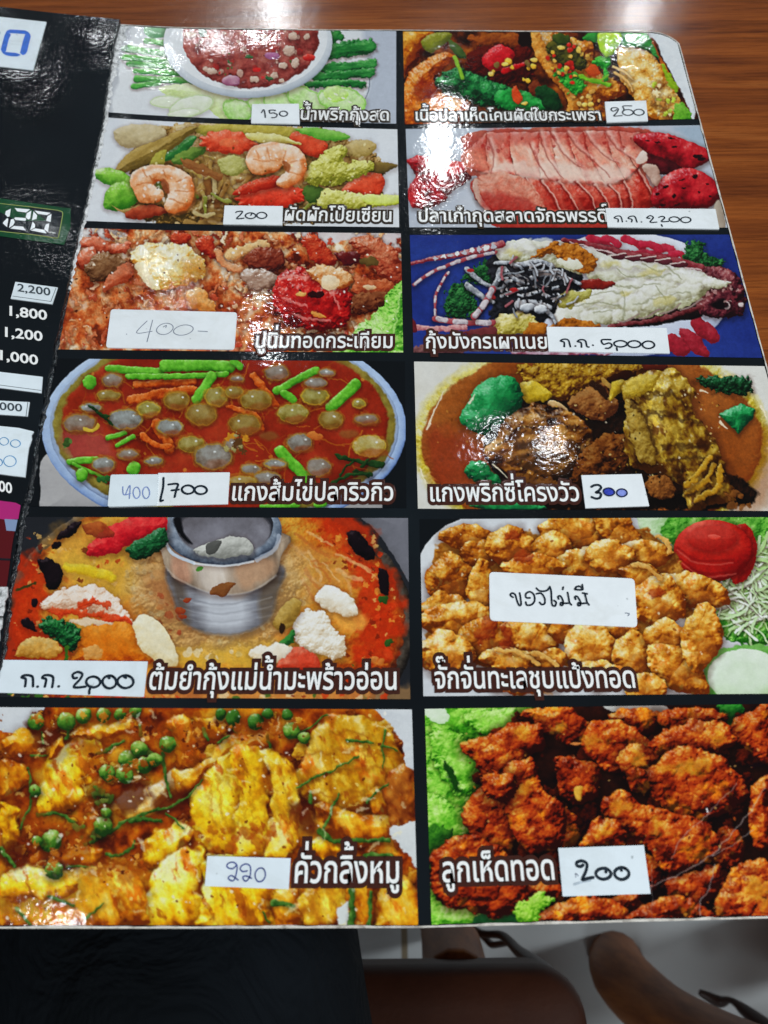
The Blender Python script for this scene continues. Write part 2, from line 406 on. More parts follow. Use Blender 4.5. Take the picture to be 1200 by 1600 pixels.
    for p in ([(640, 140), (690, 150), (740, 140)], [(690, 100), (700, 140)], [(760, 110), (752, 145)], [(780, 150), (832, 140)], [(770, 190), (830, 200)], [(650, 110), (660, 140)]):
        A.line(p, 5, 'cc7840', wob=3, edge=5, alpha=.6, tex=0)
    A.line([(830, 150), (822, 210), (760, 246)], 22, 'd86c30', wob=3, edge=14, alpha=.5, tex=.3)
    A.line([(618, 130), (646, 96), (730, 82)], 12, 'e08848', wob=3, edge=10, alpha=.4, tex=.3)
    A.spots([(640, 100), (800, 100), (820, 200), (650, 180)], 12, (3, 9), ['fffaf4'], wob=3, tex=0, relief=0, edge=4, alpha=.7)
    A.blob([(752, 148), (776, 160), (770, 190), (752, 176)], '9c5024', wob=3, edge=5, alpha=.8)
    A.spots([(180, 80), (1080, 60), (1080, 300), (240, 350)], 70, (2, 6), ['fffdf0', 'f8f0c0', '5c3c14'], wob=2, tex=0, relief=0, alpha=.7)
    A.tint([(20, 10), (60, 10), (30, 200), (0, 360), (-40, 360)], 'c8ccd2', .6, 8, 6)

def dish_garlic_crab(A):
    A.ground('4c140a 8c3016 b85024 d67c44 eaa870 f4d4a8 fcf0dc', 34, .9, 5, .5)
    reg = [(0, 0), (1180, 0), (1180, 430), (0, 430)]
    A.tint([(60, 0), (170, 0), (240, 30), (170, 40), (80, 30)], 'f2f0ee', .95, 6, 8)
    A.tint([(560, 0), (1180, 0), (1180, 110), (1100, 50), (980, 60), (840, 40), (760, 18)], 'e8e6ea', .9, 8, 14)
    A.shreds(reg, 260, 30, 13, ['a84c2c d48c60 f4d4ac', '8c2c1c b85034 e09070', 'd08c58 f0cc9c fdf0dc', 'c0603c e4a078', 'f0d0a4 fdf4e4', '6c1c10 a04028'],
            wob=6, ws=14, bump=3, bs=10, shadow=.4, ss=5, sdir=(1, 3), tex=.5, ts=14, spec=.5, edge=3)
    A.spots(reg, 190, (5, 14), ['b86038 e0a070 f6dab4', 'd49c68 f4d4a8 fdf2e0', '7c2414 b04c34 d88868', 'b83c28 d86c50'],
            wob=6, ws=12, bump=3, bs=9, shadow=.35, ss=4, sdir=(1, 3), tex=.4, ts=12, spec=.5, edge=3)
    A.tint([(20, 180), (600, 200), (720, 380), (20, 430)], 'c06030', .3, 60, 40)
    for p in ([(60, 60), (130, 30), (190, 60), (250, 50), (230, 90), (130, 80)], [(70, 90), (110, 70), (160, 100), (120, 150), (70, 130)]):
        A.blob(p, '8c2c18 c45a3c e49070 f4c8b0', wob=6, shadow=.35, spec=.6, bump=3)
    A.blob([(90, 130), (150, 90), (210, 100), (240, 140), (200, 170), (130, 190)], '3c2010 6c4428 9c7450 c4a080', wob=7, shadow=.4, bump=4, spec=.4)
    A.blob([(240, 120), (260, 165), (200, 200), (150, 215), (180, 160)], '9c3c20 c86c48 e8a888', wob=6, shadow=.4)
    for p in ([(380, 40), (410, 18), (450, 30), (440, 60), (400, 60)], [(470, 60), (490, 30), (530, 28), (540, 70), (560, 110), (530, 110), (490, 90)],
              [(840, 40), (870, 22), (930, 80), (960, 120), (900, 130), (850, 90)]):
        A.blob(p, '781410 b0301c d8603c f0a480', wob=6, shadow=.4, spec=.6, bump=3)
    A.line([(540, 80), (570, 125), (620, 140)], 24, 'b05830 e0a070 fae4c8', wob=5, shadow=.4, spec=.5)
    A.line([(590, 95), (660, 70), (700, 60)], 34, 'c88850 e8c088 f6e4b8', wob=6, shadow=.4, bump=3)
    y = 'b86c20 dca848 eed48c f8ecc4 fffaea'
    A.blob([(250, 112), (268, 72), (330, 54), (430, 62), (496, 108), (502, 160), (440, 196), (360, 216), (322, 206), (286, 150)], y, wob=6, ws=20, shadow=.5, ss=12, bump=5, bs=18, tex=.5, ts=24, amb=.66, spec=.4)
    A.blob([(262, 130), (300, 120), (330, 180), (350, 210), (318, 208), (280, 165)], 'f0e0b0 fdf6e0', wob=4, amb=.6, alpha=.9)
    A.blob([(430, 110), (490, 105), (505, 160), (440, 196), (420, 180)], 'a05c1c cc8c30 e8b860', wob=8, edge=14, alpha=.6)
    A.blob([(440, 225), (480, 205), (520, 240), (545, 285), (490, 285), (450, 270)], 'c06c28 e8a860 f8dcb0', wob=5, shadow=.4, spec=.5)
    A.blob([(640, 110), (690, 66), (760, 80), (776, 130), (720, 160), (650, 140)], '38100c 6c2418 9c4c34 c88468', wob=6, shadow=.5, bump=5, bs=14, spec=.4)
    A.blob([(620, 160), (680, 145), (750, 165), (740, 205), (690, 215), (640, 195)], '6c4838 a07c68 c8ac98 e4d4c8', wob=6, shadow=.4, spec=.8, sp=.78, bump=4)
    rd = '4c0408 8c0c10 b81c1c dc4438 f48c78'
    A.blob([(740, 200), (770, 150), (850, 140), (930, 180), (990, 200), (1006, 270), (990, 330), (900, 355), (790, 330), (738, 280)], rd, wob=7, shadow=.55, ss=14, bump=7, bs=30, tex=.45, ts=26, spec=.7, sp=.8)
    for p in ([(760, 180), (800, 165), (850, 175)], [(770, 240), (800, 255), (850, 270)], [(905, 205), (950, 240), (960, 280)], [(800, 300), (860, 315), (930, 320)]):
        A.line(p, 9, 'e8786c f8c4b8', wob=4, edge=4, alpha=.7, tex=0)
    A.blob([(850, 150), (900, 130), (970, 140), (1005, 180), (960, 210), (890, 195)], 'a04818 d08c50 f0c898 fcecd4', wob=6, shadow=.5, bump=5, spec=.4)
    A.blob(ell(930, 188, 34, 26), 'f0d8ac fdf4e0', wob=4, alpha=.9)
    A.blob(ell(882, 230, 27, 13), '1c0406 400c0c', wob=4)
    A.blob(ell(890, 298, 26, 8, .3), 'c87830 e8b468', wob=3)
    A.blob(ell(830, 228, 20, 8, -.2), 'e0a050 f4d490', wob=3)
    A.blob([(940, 90), (1000, 80), (1090, 85), (1100, 120), (1030, 120), (980, 130)], '2c0810 5c1418 8c3428', wob=5, shadow=.4, spec=.4)
    A.blob([(1000, 40), (1060, 30), (1130, 60), (1170, 110), (1172, 190), (1120, 180), (1050, 120), (1010, 70)], '6c1c10 a4442c d07c58 ecb898', wob=8, shadow=.35, bump=6, spec=.4)
    A.blob(ell(1060, 118, 32, 16), '4c3818 7c6434', wob=4)
    A.blob([(1010, 170), (1090, 180), (1150, 200), (1100, 240), (1020, 230)], '842818 b85c34 e09870', wob=7, shadow=.4, bump=5)
    A.blob(ell(1064, 204, 22, 10), 'e0b480 f8e4c8', wob=3)
    A.blob([(1000, 240), (1060, 220), (1130, 225), (1140, 260), (1060, 290), (1010, 290)], '2c0c08 5c2814 8c5030 b88458', wob=6, shadow=.45, bump=5, bs=12)
    A.blob([(985, 390), (1030, 336), (1060, 310), (1100, 280), (1124, 240), (1150, 206), (1190, 195), (1190, 440), (950, 440), (960, 405)],
           '2c7418 54a030 88cc50 b8e480 dcf4b8', wob=8, ws=16, bump=5, bs=24, shadow=.4, tex=.5, ts=40, amb=.62)
    A.line([(1130, 430), (1150, 330), (1170, 230)], 7, 'd0f0a0', wob=3, edge=5, alpha=.7)
    A.spots(reg, 130, (2, 5), ['fdf6ea', 'fae8d0', '4a1408'], wob=1, tex=0, relief=0)

def dish_fish_basil(A):
    A.ground('160604 3c1608 7c3a10 b46c28', 46, .8, 4, .42)
    A.blob([(0, 20), (150, 20), (70, 120), (30, 210), (0, 210)], '8c3c0c c87820 e8b450 f8e4b0', wob=6, edge=10, tex=.5)
    A.blob([(140, 40), (120, 100), (60, 170), (28, 200), (40, 140), (90, 60)], '3c0c04 742808 a85418', wob=6, edge=12)
    A.blob([(100, 62), (158, 28), (222, 34), (192, 80), (130, 112)], '54581c 84882c b0ac50', wob=4, spec=.3, bump=2)
    A.blob([(208, 60), (250, 80), (282, 120), (272, 138), (240, 122)], '24401c 48602c 6c8044', wob=3)
    A.blob([(280, 50), (340, 40), (420, 30), (500, 40), (500, 90), (420, 80), (340, 84)], '4c1c08 8c4418 b87030', wob=7, bump=4)
    A.blob([(30, 232), (90, 160), (190, 108), (240, 130), (190, 170), (150, 220), (180, 276), (292, 300), (262, 400), (26, 410)],
           '6c2408 ac5018 d8802c f0b060', wob=5, bump=3, bs=20, tex=.6, shadow=.3, spec=.6, amb=.56)
    A.blob([(60, 250), (120, 215), (170, 250), (160, 300), (90, 300)], '5c0c08 8c1c10', wob=10, edge=20, alpha=.55)
    A.blob([(290, 120), (360, 80), (440, 90), (540, 100), (560, 200), (480, 240), (380, 220), (300, 190)], '200404 4c0c08 7c2410', wob=10, edge=8, bump=4)
    A.blob([(348, 140), (386, 90), (440, 80), (482, 118), (456, 164), (380, 186)], '740810 b01420 d43038 ec6860', wob=4, shadow=.4, spec=.5)
    A.line([(436, 184), (490, 166), (534, 148)], 26, '8c0c10 c41c20 e85048', wob=3, shadow=.4, spec=.5, w1=14)
    A.blob([(160, 232), (200, 190), (250, 172), (310, 190), (420, 236), (520, 272), (620, 280), (680, 330), (600, 352), (480, 350), (340, 326), (210, 280)],
           '06200e 0f4424 1f6c38 3c9850 70c080', wob=7, ws=20, bump=9, bs=34, shadow=.5, tex=.5, ts=24, spec=.35, amb=.42)
    A.blob([(400, 280), (470, 260), (560, 290), (620, 330), (520, 350), (420, 330)], '0f5024 1f8038 3cac54 80d08c', wob=6, bump=5, bs=24, amb=.5)
    A.line([(236, 128), (252, 170), (268, 214)], 15, '4c7c1c 8cb83c bcdc70', wob=2, shadow=.3)
    A.blob([(466, 262), (488, 250), (512, 296), (496, 320), (474, 300)], '9c2c10 d4562c ec8c60', wob=3, shadow=.4)
    A.blob([(540, 240), (570, 220), (600, 260), (580, 290), (548, 280)], '3c1008 743018 a05c38', wob=5, shadow=.3)
    A.blob([(562, 260), (620, 250), (670, 300), (660, 350), (600, 330)], '06180c 123c1c 2c6034', wob=5)
    fb = '602408 9c5418 cc842c e4a84c f4cc80'
    A.blob([(534, 28), (640, 24), (720, 50), (800, 76), (806, 170), (900, 226), (930, 280), (860, 310), (844, 400), (676, 400), (704, 300), (610, 190), (560, 108)],
           fb, wob=6, ws=24, bump=4, bs=24, tex=.6, ts=34, spec=.7, amb=.56, mot=(('8c3c0c', 30, .2, .25, .6), ('f8dc98', 20, .3, .2, .6)))
    A.blob([(540, 28), (580, 30), (620, 110), (680, 210), (740, 300), (720, 390), (690, 380), (690, 290), (610, 190), (560, 110)], 'a05c1c d4903c ecb868 f8dca0', wob=4, shadow=.35, bump=3, tex=.4, amb=.55)
    A.blob([(610, 90), (640, 50), (700, 60), (760, 120), (770, 180), (700, 180), (640, 140)], '1c1c0c 3c3c18 646024 8c7c38', wob=9, shadow=.45, bump=5)
    A.blob([(640, 40), (700, 40), (700, 80), (650, 80)], '1c2810 3c4c1c 5c6c2c', wob=6)
    A.blob([(500, 28), (540, 28), (545, 80), (500, 80)], '140604', wob=4)
    gc = '0f5c1c 2c9434 5cc450 a4e484'
    A.blob([(638, 190), (690, 172), (742, 206), (766, 254), (722, 284), (676, 240)], gc, wob=9, ws=12, shadow=.4, bump=3)
    A.blob([(794, 150), (850, 120), (892, 142), (862, 172), (866, 216), (840, 232), (842, 178)], gc, wob=6, ws=12, shadow=.5, bump=3)
    A.line([(748, 206), (800, 226), (868, 240)], 16, '3c7c18 78b430 b4e068', wob=3, shadow=.4)
    A.line([(770, 216), (830, 220), (860, 200)], 9, '78b430 a4d84c', wob=2)
    A.blob([(770, 180), (800, 160), (830, 190), (800, 206)], 'a83c14 dc6c34', wob=4, shadow=.3)
    A.blob([(690, 150), (714, 148), (722, 180), (694, 180)], 'a81c14 d83c2c', wob=4, shadow=.3)
    A.blob([(860, 60), (905, 80), (920, 160), (880, 160), (870, 110)], '120804 2c1408', wob=5, edge=5)
    A.spots([(600, 90), (780, 60), (790, 200), (800, 240), (700, 290), (640, 200)], 26, (7, 13), ['c88c2c e8c050 f8e490', 'b01c14 d84030', 'd0a040 f0d480'], wob=2, shadow=.4, ss=4, spec=.4)
    A.spots([(350, 130), (500, 140), (580, 130), (540, 230), (380, 200)], 10, (7, 15), ['c88c2c f0c850 f8e490', '6c5428 988050'], wob=2, shadow=.4, ss=4)
    A.spots([(720, 290), (850, 250), (850, 340), (740, 380)], 12, (7, 14), ['e0b860 f4dc9c', 'c89040 e8bc70'], wob=2, shadow=.35, ss=4)
    for q in ((670, 90, 17, 9), (742, 100, 10, 14), (765, 322, 12, 9), (790, 320, 13, 10), (384, 196, 11, 10), (560, 140, 16, 8), (440, 157, 14, 8), (520, 316, 14, 8)):
        A.blob(ell(*q), 'd0a440 f0d474 fcf0b8', wob=1, shadow=.4, ss=4)
    hd = 'a05c14 d0943c e8bc68 f6dc9c fcf0cc'
    A.blob([(892, 80), (960, 88), (1050, 128), (1100, 200), (1150, 290), (1180, 370), (1100, 390), (1030, 370), (960, 290), (908, 210), (896, 130)],
           hd, wob=7, bump=4, bs=26, tex=.6, ts=34, shadow=.4, amb=.6, spec=.6, mot=(('b06c1c', 26, .25, .25, .5), ('fdf6dc', 18, .28, .2, .6)))
    A.spots([(1050, 200), (1110, 230), (1150, 330), (1100, 380), (1040, 340)], 22, (8, 18), ['e8c888 fcf4d8', 'c89c4c e8cc8c', 'b4c83c dce880', 'a86c2c d0a060'], wob=5, ws=10, shadow=.3, bump=3)
    A.line([(884, 168), (930, 190), (960, 220)], 10, 'e8c080 fae8c0', wob=2, shadow=.4, w1=4)
    A.line([(888, 192), (940, 226), (960, 270)], 12, 'd8a860 f4d8a0', wob=2, shadow=.4, w1=5)
    A.line([(1040, 70), (1070, 130), (1110, 200), (1130, 250)], 12, 'a04c18 cc7c34', wob=3)
    A.blob([(1020, 20), (1130, 20), (1215, 120), (1215, 380), (1190, 340), (1140, 230), (1090, 140), (1060, 70)], 'd8dce0 ecf0f2 f6f8f8', wob=3, edge=3, amb=.6)
    A.blob([(1080, 150), (1110, 190), (1150, 260), (1130, 270), (1096, 210)], '7c9c1c b0cc40', wob=6)
    A.blob([(1130, 330), (1170, 320), (1200, 380), (1140, 400)], '3c7c1c 74b03c a4d468', wob=7)
    A.blob([(760, 52), (788, 28), (832, 26), (822, 64), (780, 60)], '0f541c 2c8c34 5cb858', wob=4)
    A.blob([(905, 28), (1005, 24), (1036, 66), (1066, 136), (1010, 92), (925, 82)], '124c1c 2c8038 5cac5c 90d088', wob=4, bump=4, shadow=.35)
    A.blob([(818, 62), (832, 22), (900, 22), (916, 56), (872, 122), (836, 112)], '6c9408 9cc818 c4e448 e4f898', wob=2, shadow=.5, spec=.5)

def dish_grouper(A):
    A.ground('b4bcc8 c8ced8 dadde4', 140, .6)
    A.tint([(0, 0), (260, 0), (240, 110), (100, 120), (0, 100)], 'c4ccd6', .8, 20)
    A.tint([(1000, 20), (1150, 20), (1150, 120), (1060, 70)], 'a8bccc', .7, 20)
    rd = '4c040c 840c18 b41c28 d0383c ec7870'
    A.blob([(38, 142), (80, 122), (180, 138), (262, 160), (264, 206), (204, 252), (150, 302), (60, 312), (40, 250), (66, 190)], rd, wob=4, bump=3, bs=26, tex=.6, ts=40, shadow=.25, spec=.4)
    up = '8c1c18 b83c30 d0705c e4a48c f4d4c0 fbeade'
    A.blob([(300, 35), (900, 28), (910, 160), (850, 230), (600, 230), (300, 200), (240, 150), (240, 100)], 'a84c3c c87c68', wob=4)
    A.blob([(268, 218), (340, 184), (440, 200), (560, 208), (700, 222), (830, 224), (862, 168), (934, 262), (912, 312), (800, 324), (600, 340), (560, 380), (420, 336), (320, 312), (280, 270)],
           '80140f b02c22 cc5040 e08870', wob=4, bump=4, bs=22, tex=.45, ts=22, shadow=.3, spec=.3)
    A.blob([(298, 330), (420, 320), (760, 320), (900, 340), (860, 385), (400, 385)], 'a83028 cc5c4c', wob=4, tex=.4)
    # upper shell segments, pale at their lower ends
    xs = [240, 330, 410, 490, 545, 600, 680, 760, 850, 905]
    tops = [(250, 105), (325, 40), (410, 38), (515, 36), (556, 36), (612, 36), (670, 36), (750, 34), (800, 34), (880, 40)]
    bots = [(250, 165), (335, 186), (430, 192), (520, 206), (600, 216), (690, 222), (752, 226), (822, 206), (864, 170), (896, 110)]
    for i in range(9):
        a, b, c, d = tops[i], tops[i + 1], bots[i + 1], bots[i]
        m1 = ((b[0] + c[0]) / 2 - 14 + 6, (b[1] + c[1]) / 2 + 8); m0 = ((a[0] + d[0]) / 2 - 14 + 6, (a[1] + d[1]) / 2 + 8)
        A.blob([a, b, m1, c, d, m0], 'b83c34 d87060 eca890 f6d0bc fcece2', sm=False, wob=3, R=30, bump=3, bs=20, tex=.5, ts=30, amb=.56, shadow=.5, ss=6, sdir=(5, 2), spec=.35, stretch=(1.1, 3))
    A.tint([(235, 100), (320, 38), (560, 30), (900, 30), (905, 90), (820, 100), (600, 70), (420, 90), (300, 110)], 'b4342c', .5, 26, 16)
    A.spots([(260, 60), (880, 40), (890, 100), (280, 120)], 60, (3, 8), ['f0b0a0', '9c1c1c', 'e08878'], wob=3, tex=0, relief=0, alpha=.5)
    for p in ([(250, 150), (330, 186), (440, 196), (560, 210), (700, 224), (830, 214)],):
        A.line(p, 5, '8c2c20', wob=4, edge=6, alpha=.6, tex=0)
    A.tint([(300, 186), (420, 150), (560, 150), (700, 170), (820, 160), (840, 210), (740, 228), (600, 218), (420, 196)], 'f6e0d2', .75, 22, 14)
    A.tint([(245, 110), (330, 100), (330, 180), (250, 165)], 'd87860', .6, 16, 10)
    for p in ([(515, 36), (528, 90), (556, 150), (600, 205)], [(556, 36), (590, 100), (640, 150), (664, 165)], [(612, 36), (650, 90), (720, 150), (770, 200)],
              [(678, 36), (706, 80), (760, 130), (800, 150)], [(752, 36), (790, 90), (840, 130), (868, 150)], [(480, 80), (500, 130), (530, 180), (545, 205)], [(330, 60), (350, 130), (340, 185)]):
        A.line(p, 7, '8c3028', wob=2, edge=5, alpha=.6, tex=0, w1=3)
        A.line([(x + 9, y - 2) for x, y in p], 14, 'fbe6da', wob=3, edge=12, alpha=.5, tex=.2, w1=6)
    for p in ([(525, 212), (560, 260), (590, 320)], [(585, 214), (625, 265), (655, 325)], [(650, 218), (700, 265), (722, 322)], [(715, 226), (750, 270), (768, 320)],
              [(770, 228), (800, 262), (812, 318)], [(820, 216), (842, 258), (850, 314)], [(872, 176), (902, 225), (920, 262)], [(470, 204), (510, 262), (540, 322)], [(345, 200), (370, 196), (410, 206)]):
        A.line([(x - 7, y) for x, y in p], 8, '6c100c', wob=2, edge=7, alpha=.7, tex=0)
        A.line(p, 7, 'e0ac98 f4dccf', wob=3, edge=4, tex=.3, amb=.6, w1=4, alpha=.8)
        A.line([(x + 16, y + 2) for x, y in p], 18, 'e07c64', wob=4, edge=12, alpha=.35, tex=.4)
    A.blob([(276, 214), (296, 210), (300, 262), (342, 322), (326, 326), (284, 276)], 'c89c8c e8c8b8', wob=3, shadow=.4)
    A.blob([(296, 205), (350, 184), (440, 196), (500, 240), (530, 320), (420, 325), (340, 312), (302, 262)], 'c04c3c d88870 ecb49c f6d8c8', wob=5, bump=4, bs=20, tex=.4, edge=6, alpha=.85)
    A.tint([(300, 265), (420, 270), (530, 320), (420, 335), (330, 320)], 'a82c28', .6, 20, 12)
    A.blob([(900, 100), (960, 120), (1050, 140), (1060, 170), (960, 192), (906, 160)], '2c060c 540f18 7c1c24', wob=4, tex=.5)
    A.blob([(856, 52), (950, 40), (1060, 72), (1124, 104), (1124, 142), (1050, 172), (990, 142), (890, 104)], rd, wob=2, shadow=.4, bump=1.5, bs=14, tex=.5, ts=40, spec=.5)
    A.blob([(918, 262), (956, 204), (1030, 168), (1110, 186), (1164, 240), (1156, 292), (1084, 316), (940, 314)], rd, wob=2, shadow=.5, bump=1.5, bs=14, tex=.5, ts=40, spec=.5)
    for q in ((940, 75, 14, 3, .1), (990, 60, 12, 3, .2), (1000, 90, 12, 4, -.1), (1085, 125, 20, 7), (1100, 135, 16, 6), (905, 70, 8, 3), (970, 236, 12, 5, -.4), (1000, 268, 8, 8),
              (1035, 240, 8, 5), (1075, 198, 12, 8), (1030, 210, 12, 3, -.3), (1090, 255, 6, 5), (960, 300, 10, 5), (1120, 225, 7, 4), (1010, 300, 10, 3, -.3), (1130, 270, 6, 4), (940, 262, 8, 5)):
        A.blob(ell(*q), '1c0408', wob=2, ws=8, tex=0)
    A.blob([(884, 164), (922, 152), (946, 180), (948, 216), (930, 230), (908, 200)], '9c7464 ccac9c ecdccc', wob=3, shadow=.4)
    A.blob([(862, 140), (880, 110), (900, 112), (898, 142), (876, 150)], 'e0c4b4 f8ece4', wob=3)
    A.blob([(1140, 330), (1160, 280), (1180, 330), (1180, 390), (1150, 390)], 'a09080 c8bcac', wob=3)

def dish_lobster(A):
    A.ground('1a2a78 263a8c 3450a0', 160, .6)
    A.blob(ell(745, 225, 352, 208, n=48), 'b0b8d0 dce2f0 eef2fa', sm=False, wob=0, shadow=.3, amb=.7, tex=.05)
    for p in ([(628, 36), (660, 50), (690, 66)], [(670, 40), (700, 45), (720, 60)], [(740, 40), (780, 52), (800, 72)], [(770, 90), (830, 90), (890, 106)], [(860, 72), (890, 70), (900, 84)], [(905, 95), (930, 90), (945, 108)], [(800, 58), (840, 60), (860, 75)]):
        A.line(p, 27, 'a01428 c42440 dc5468', wob=4, tex=.3, shadow=.2)
    for q in ((1010, 345, 60, 27, .75), (972, 385, 66, 26, .75), (915, 395, 50, 30, .6), (1040, 360, 30, 16, 1.0)):
        A.blob(ell(*q), '7c1420 a82030 c04450', wob=4, tex=.3)
    gr = '08240f 124020 246830 4c9850'
    A.blob([(134, 262), (160, 196), (206, 186), (240, 236), (256, 290), (170, 304)], gr, wob=12, ws=12, bump=5, bs=9, tex=.6, ts=12, shadow=.4)
    A.blob([(200, 170), (270, 108), (332, 120), (322, 176), (240, 190)], gr, wob=12, ws=12, bump=5, bs=9, tex=.6, ts=12, shadow=.4)
    A.blob([(938, 96), (958, 48), (1000, 46), (1014, 88), (1076, 112), (1050, 140), (958, 124)], gr, wob=9, ws=12, bump=5, bs=9, tex=.6, ts=12, shadow=.3)
    A.blob([(280, 110), (400, 95), (560, 140), (600, 190), (520, 280), (430, 330), (300, 300), (300, 200)], '0c0c12 1c1c22 34343c', wob=9, tex=.7, ts=18, edge=5)
    A.blob([(700, 320), (850, 288), (1000, 246), (1020, 290), (900, 322), (800, 335), (700, 336)], '0c0608 24100f 44201c', wob=4, edge=3)
    br = '1c080c 44101c 702832 9c4c50 c08480'
    A.blob([(960, 150), (1040, 130), (1120, 160), (1150, 230), (1146, 284), (1100, 304), (1000, 294), (980, 250)], br, wob=6, bump=6, bs=22, tex=.6, ts=22, spec=.35, shadow=.4)
    A.blob([(640, 60), (720, 70), (840, 100), (960, 125), (950, 150), (800, 130), (680, 110)], '3c0c14 6c2430 a06868', wob=4, shadow=.3)
    fl = '78744c b0ac84 d8d8bc f0f2e4 fbfcf8'
    A.blob([(306, 84), (340, 50), (420, 42), (540, 50), (650, 78), (760, 106), (900, 126), (1000, 148), (1062, 178), (1096, 190), (1040, 206), (990, 236), (960, 262), (880, 286), (760, 312), (640, 332), (530, 336), (500, 292), (548, 226), (620, 206), (700, 196), (640, 175), (570, 150), (420, 122), (330, 112)],
           fl, wob=6, ws=24, bump=3, bs=36, tex=.3, ts=36, shadow=.4, amb=.78, k=.5)
    fk = 'a4a078 d4d2b4 f0f0e0 fcfcf8'
    for q in ((690, 150, 62, 26, .2), (780, 150, 70, 24, .15), (870, 160, 66, 26, .2), (960, 178, 70, 22, .15), (1040, 188, 46, 14, .1), (640, 112, 60, 24, .25), (730, 120, 60, 20, .2), (830, 132, 60, 16, .15), (760, 200, 70, 28, -.1), (850, 205, 70, 28, -.15),
              (940, 210, 60, 24, -.2), (690, 236, 60, 28, -.2), (780, 252, 60, 28, -.2), (860, 250, 60, 24, -.25), (600, 256, 60, 26, -.35), (560, 290, 50, 30, -.2), (650, 296, 70, 26, -.15), (740, 296, 50, 18, -.2), (360, 80, 46, 24, -.2), (420, 62, 46, 18, .1), (480, 54, 50, 14, 0)):
        A.blob(ell(*q, wav=.06, nw=3), fk, wob=7, ws=26, bump=2, bs=20, tex=.4, ts=26, shadow=.16, ss=6, sdir=(2, 4), amb=.72, k=.45, spec=.4, edge=7, alpha=.75)
    for p in ([(720, 140), (740, 160), (800, 165), (900, 160)], [(700, 190), (760, 200), (860, 190)], [(620, 230), (700, 215), (735, 220)], [(735, 215), (740, 260), (738, 310)], [(770, 260), (850, 240), (960, 215)],
              [(800, 120), (860, 150)], [(880, 130), (930, 170)], [(560, 270), (640, 250), (720, 262)], [(850, 200), (880, 240)], [(640, 285), (700, 280)]):
        A.line(p, 5, '8c8c68', wob=5, edge=5, alpha=.6, tex=0)
    for q in ((880, 245, 40, 18), (830, 150, 40, 14), (740, 225, 20, 10), (690, 120, 30, 12), (560, 240, 50, 18), (370, 80, 34, 14), (620, 190, 30, 8)):
        A.blob(ell(*q), 'c8b440 e0d070', wob=10, edge=14, alpha=.45)
    A.line([(540, 44), (640, 62), (760, 92), (880, 108), (1000, 134)], 17, '4c1018 8c2c34 b86468', wob=3, tex=.5, ts=16, shadow=.2, w1=24)
    A.line([(560, 52), (660, 76), (780, 106), (900, 124), (1000, 146)], 5, 'f0e0dc', wob=3, tex=.2, alpha=.8)
    A.line([(690, 330), (800, 318), (900, 296), (1000, 270)], 16, '3c0c10 74282c a05c5c', wob=4, tex=.5, ts=14)
    for i, p in enumerate([(720, 95), (770, 100), (820, 105), (870, 112), (920, 122)]):
        A.blob([(p[0] - 26, p[1] + 2), (p[0] + 24, p[1] - 6), (p[0] + 30, p[1] + 8), (p[0], p[1] + 14)], '3c1018 74303c', wob=2, edge=2)
        A.line([(p[0] - 26, p[1]), (p[0] + 24, p[1] - 7)], 4, 'dcc8c0', wob=2)
    for x in (720, 790, 860, 930):
        A.line([(x, 318 - (x - 720) * .2), (x + 34, 312 - (x - 720) * .22), (x + 70, 290 - (x - 720) * .24)], 5, 'a08880', wob=2)
    orr = '6c3404 a85c10 cc7c20 e4a048'
    A.blob([(424, 98), (480, 58), (560, 54), (640, 86), (648, 140), (600, 156), (560, 130), (500, 96)], orr, wob=10, bump=5, bs=12, tex=.6, ts=16, shadow=.25)
    A.blob([(510, 110), (570, 105), (600, 130), (570, 145), (530, 130)], 'd8d4b8 fafaf0', wob=7)
    A.blob([(500, 330), (560, 306), (640, 322), (640, 340), (500, 345)], orr, wob=8, bump=4, bs=12, tex=.5)
    A.blob([(590, 186), (640, 172), (712, 186), (690, 204), (610, 206)], '4c0c0c 8c1c14 b84030', wob=5, spec=.3)
    A.blob([(516, 240), (560, 212), (630, 214), (600, 256), (530, 268)], '8c8030 bcb458 e0dc94', wob=8, bump=4, bs=10)
    A.blob([(306, 304), (370, 284), (440, 304), (452, 340), (400, 362), (320, 360)], '8c7820 c8b850 ecdf98 faf6d4', wob=8, bump=6, bs=16, shadow=.4)
    A.blob([(420, 318), (480, 318), (480, 360), (410, 365)], orr, wob=6)
    wh = '33343c 7c8088 c0c4ca f2f4f6'
    for p, w in (([(215, 140), (260, 180), (300, 200)], 20), ([(216, 196), (260, 230), (300, 250)], 22), ([(330, 140), (300, 210), (240, 300)], 22), ([(380, 160), (440, 190), (520, 210)], 15),
                 ([(390, 190), (460, 160), (540, 170), (590, 190)], 18), ([(380, 130), (450, 115), (500, 130)], 22), ([(440, 150), (520, 150), (560, 175)], 12), ([(340, 140), (370, 170), (420, 190)], 16),
                 ([(400, 230), (460, 215), (520, 200)], 14), ([(390, 262), (440, 256), (490, 270)], 34), ([(330, 230), (380, 210), (440, 200)], 13), ([(470, 270), (500, 300), (510, 320)], 16), ([(350, 180), (330, 215)], 16),
                 ([(310, 120), (360, 120), (400, 140)], 14), ([(470, 225), (510, 240), (540, 225)], 13)):
        A.line(p, w, wh, wob=2, ws=16, shadow=.6, ss=5, tex=.5, ts=10, amb=.6, w1=w * .6, spec=.4)
    A.spots([(340, 120), (560, 150), (520, 290), (330, 260)], 60, (3, 8), ['0c0c10', '1c1c24', 'd8dce0 f0f2f4'], wob=3, ws=7)
    A.shreds([(330, 110), (580, 150), (560, 280), (320, 280)], 46, 36, 7, ['a8acb4 e8eaee', '60646c b0b4ba', '14141a 2c2c34', '8c4048 c88088'], wob=2, shadow=.4, ss=4, tex=.4, ts=9)
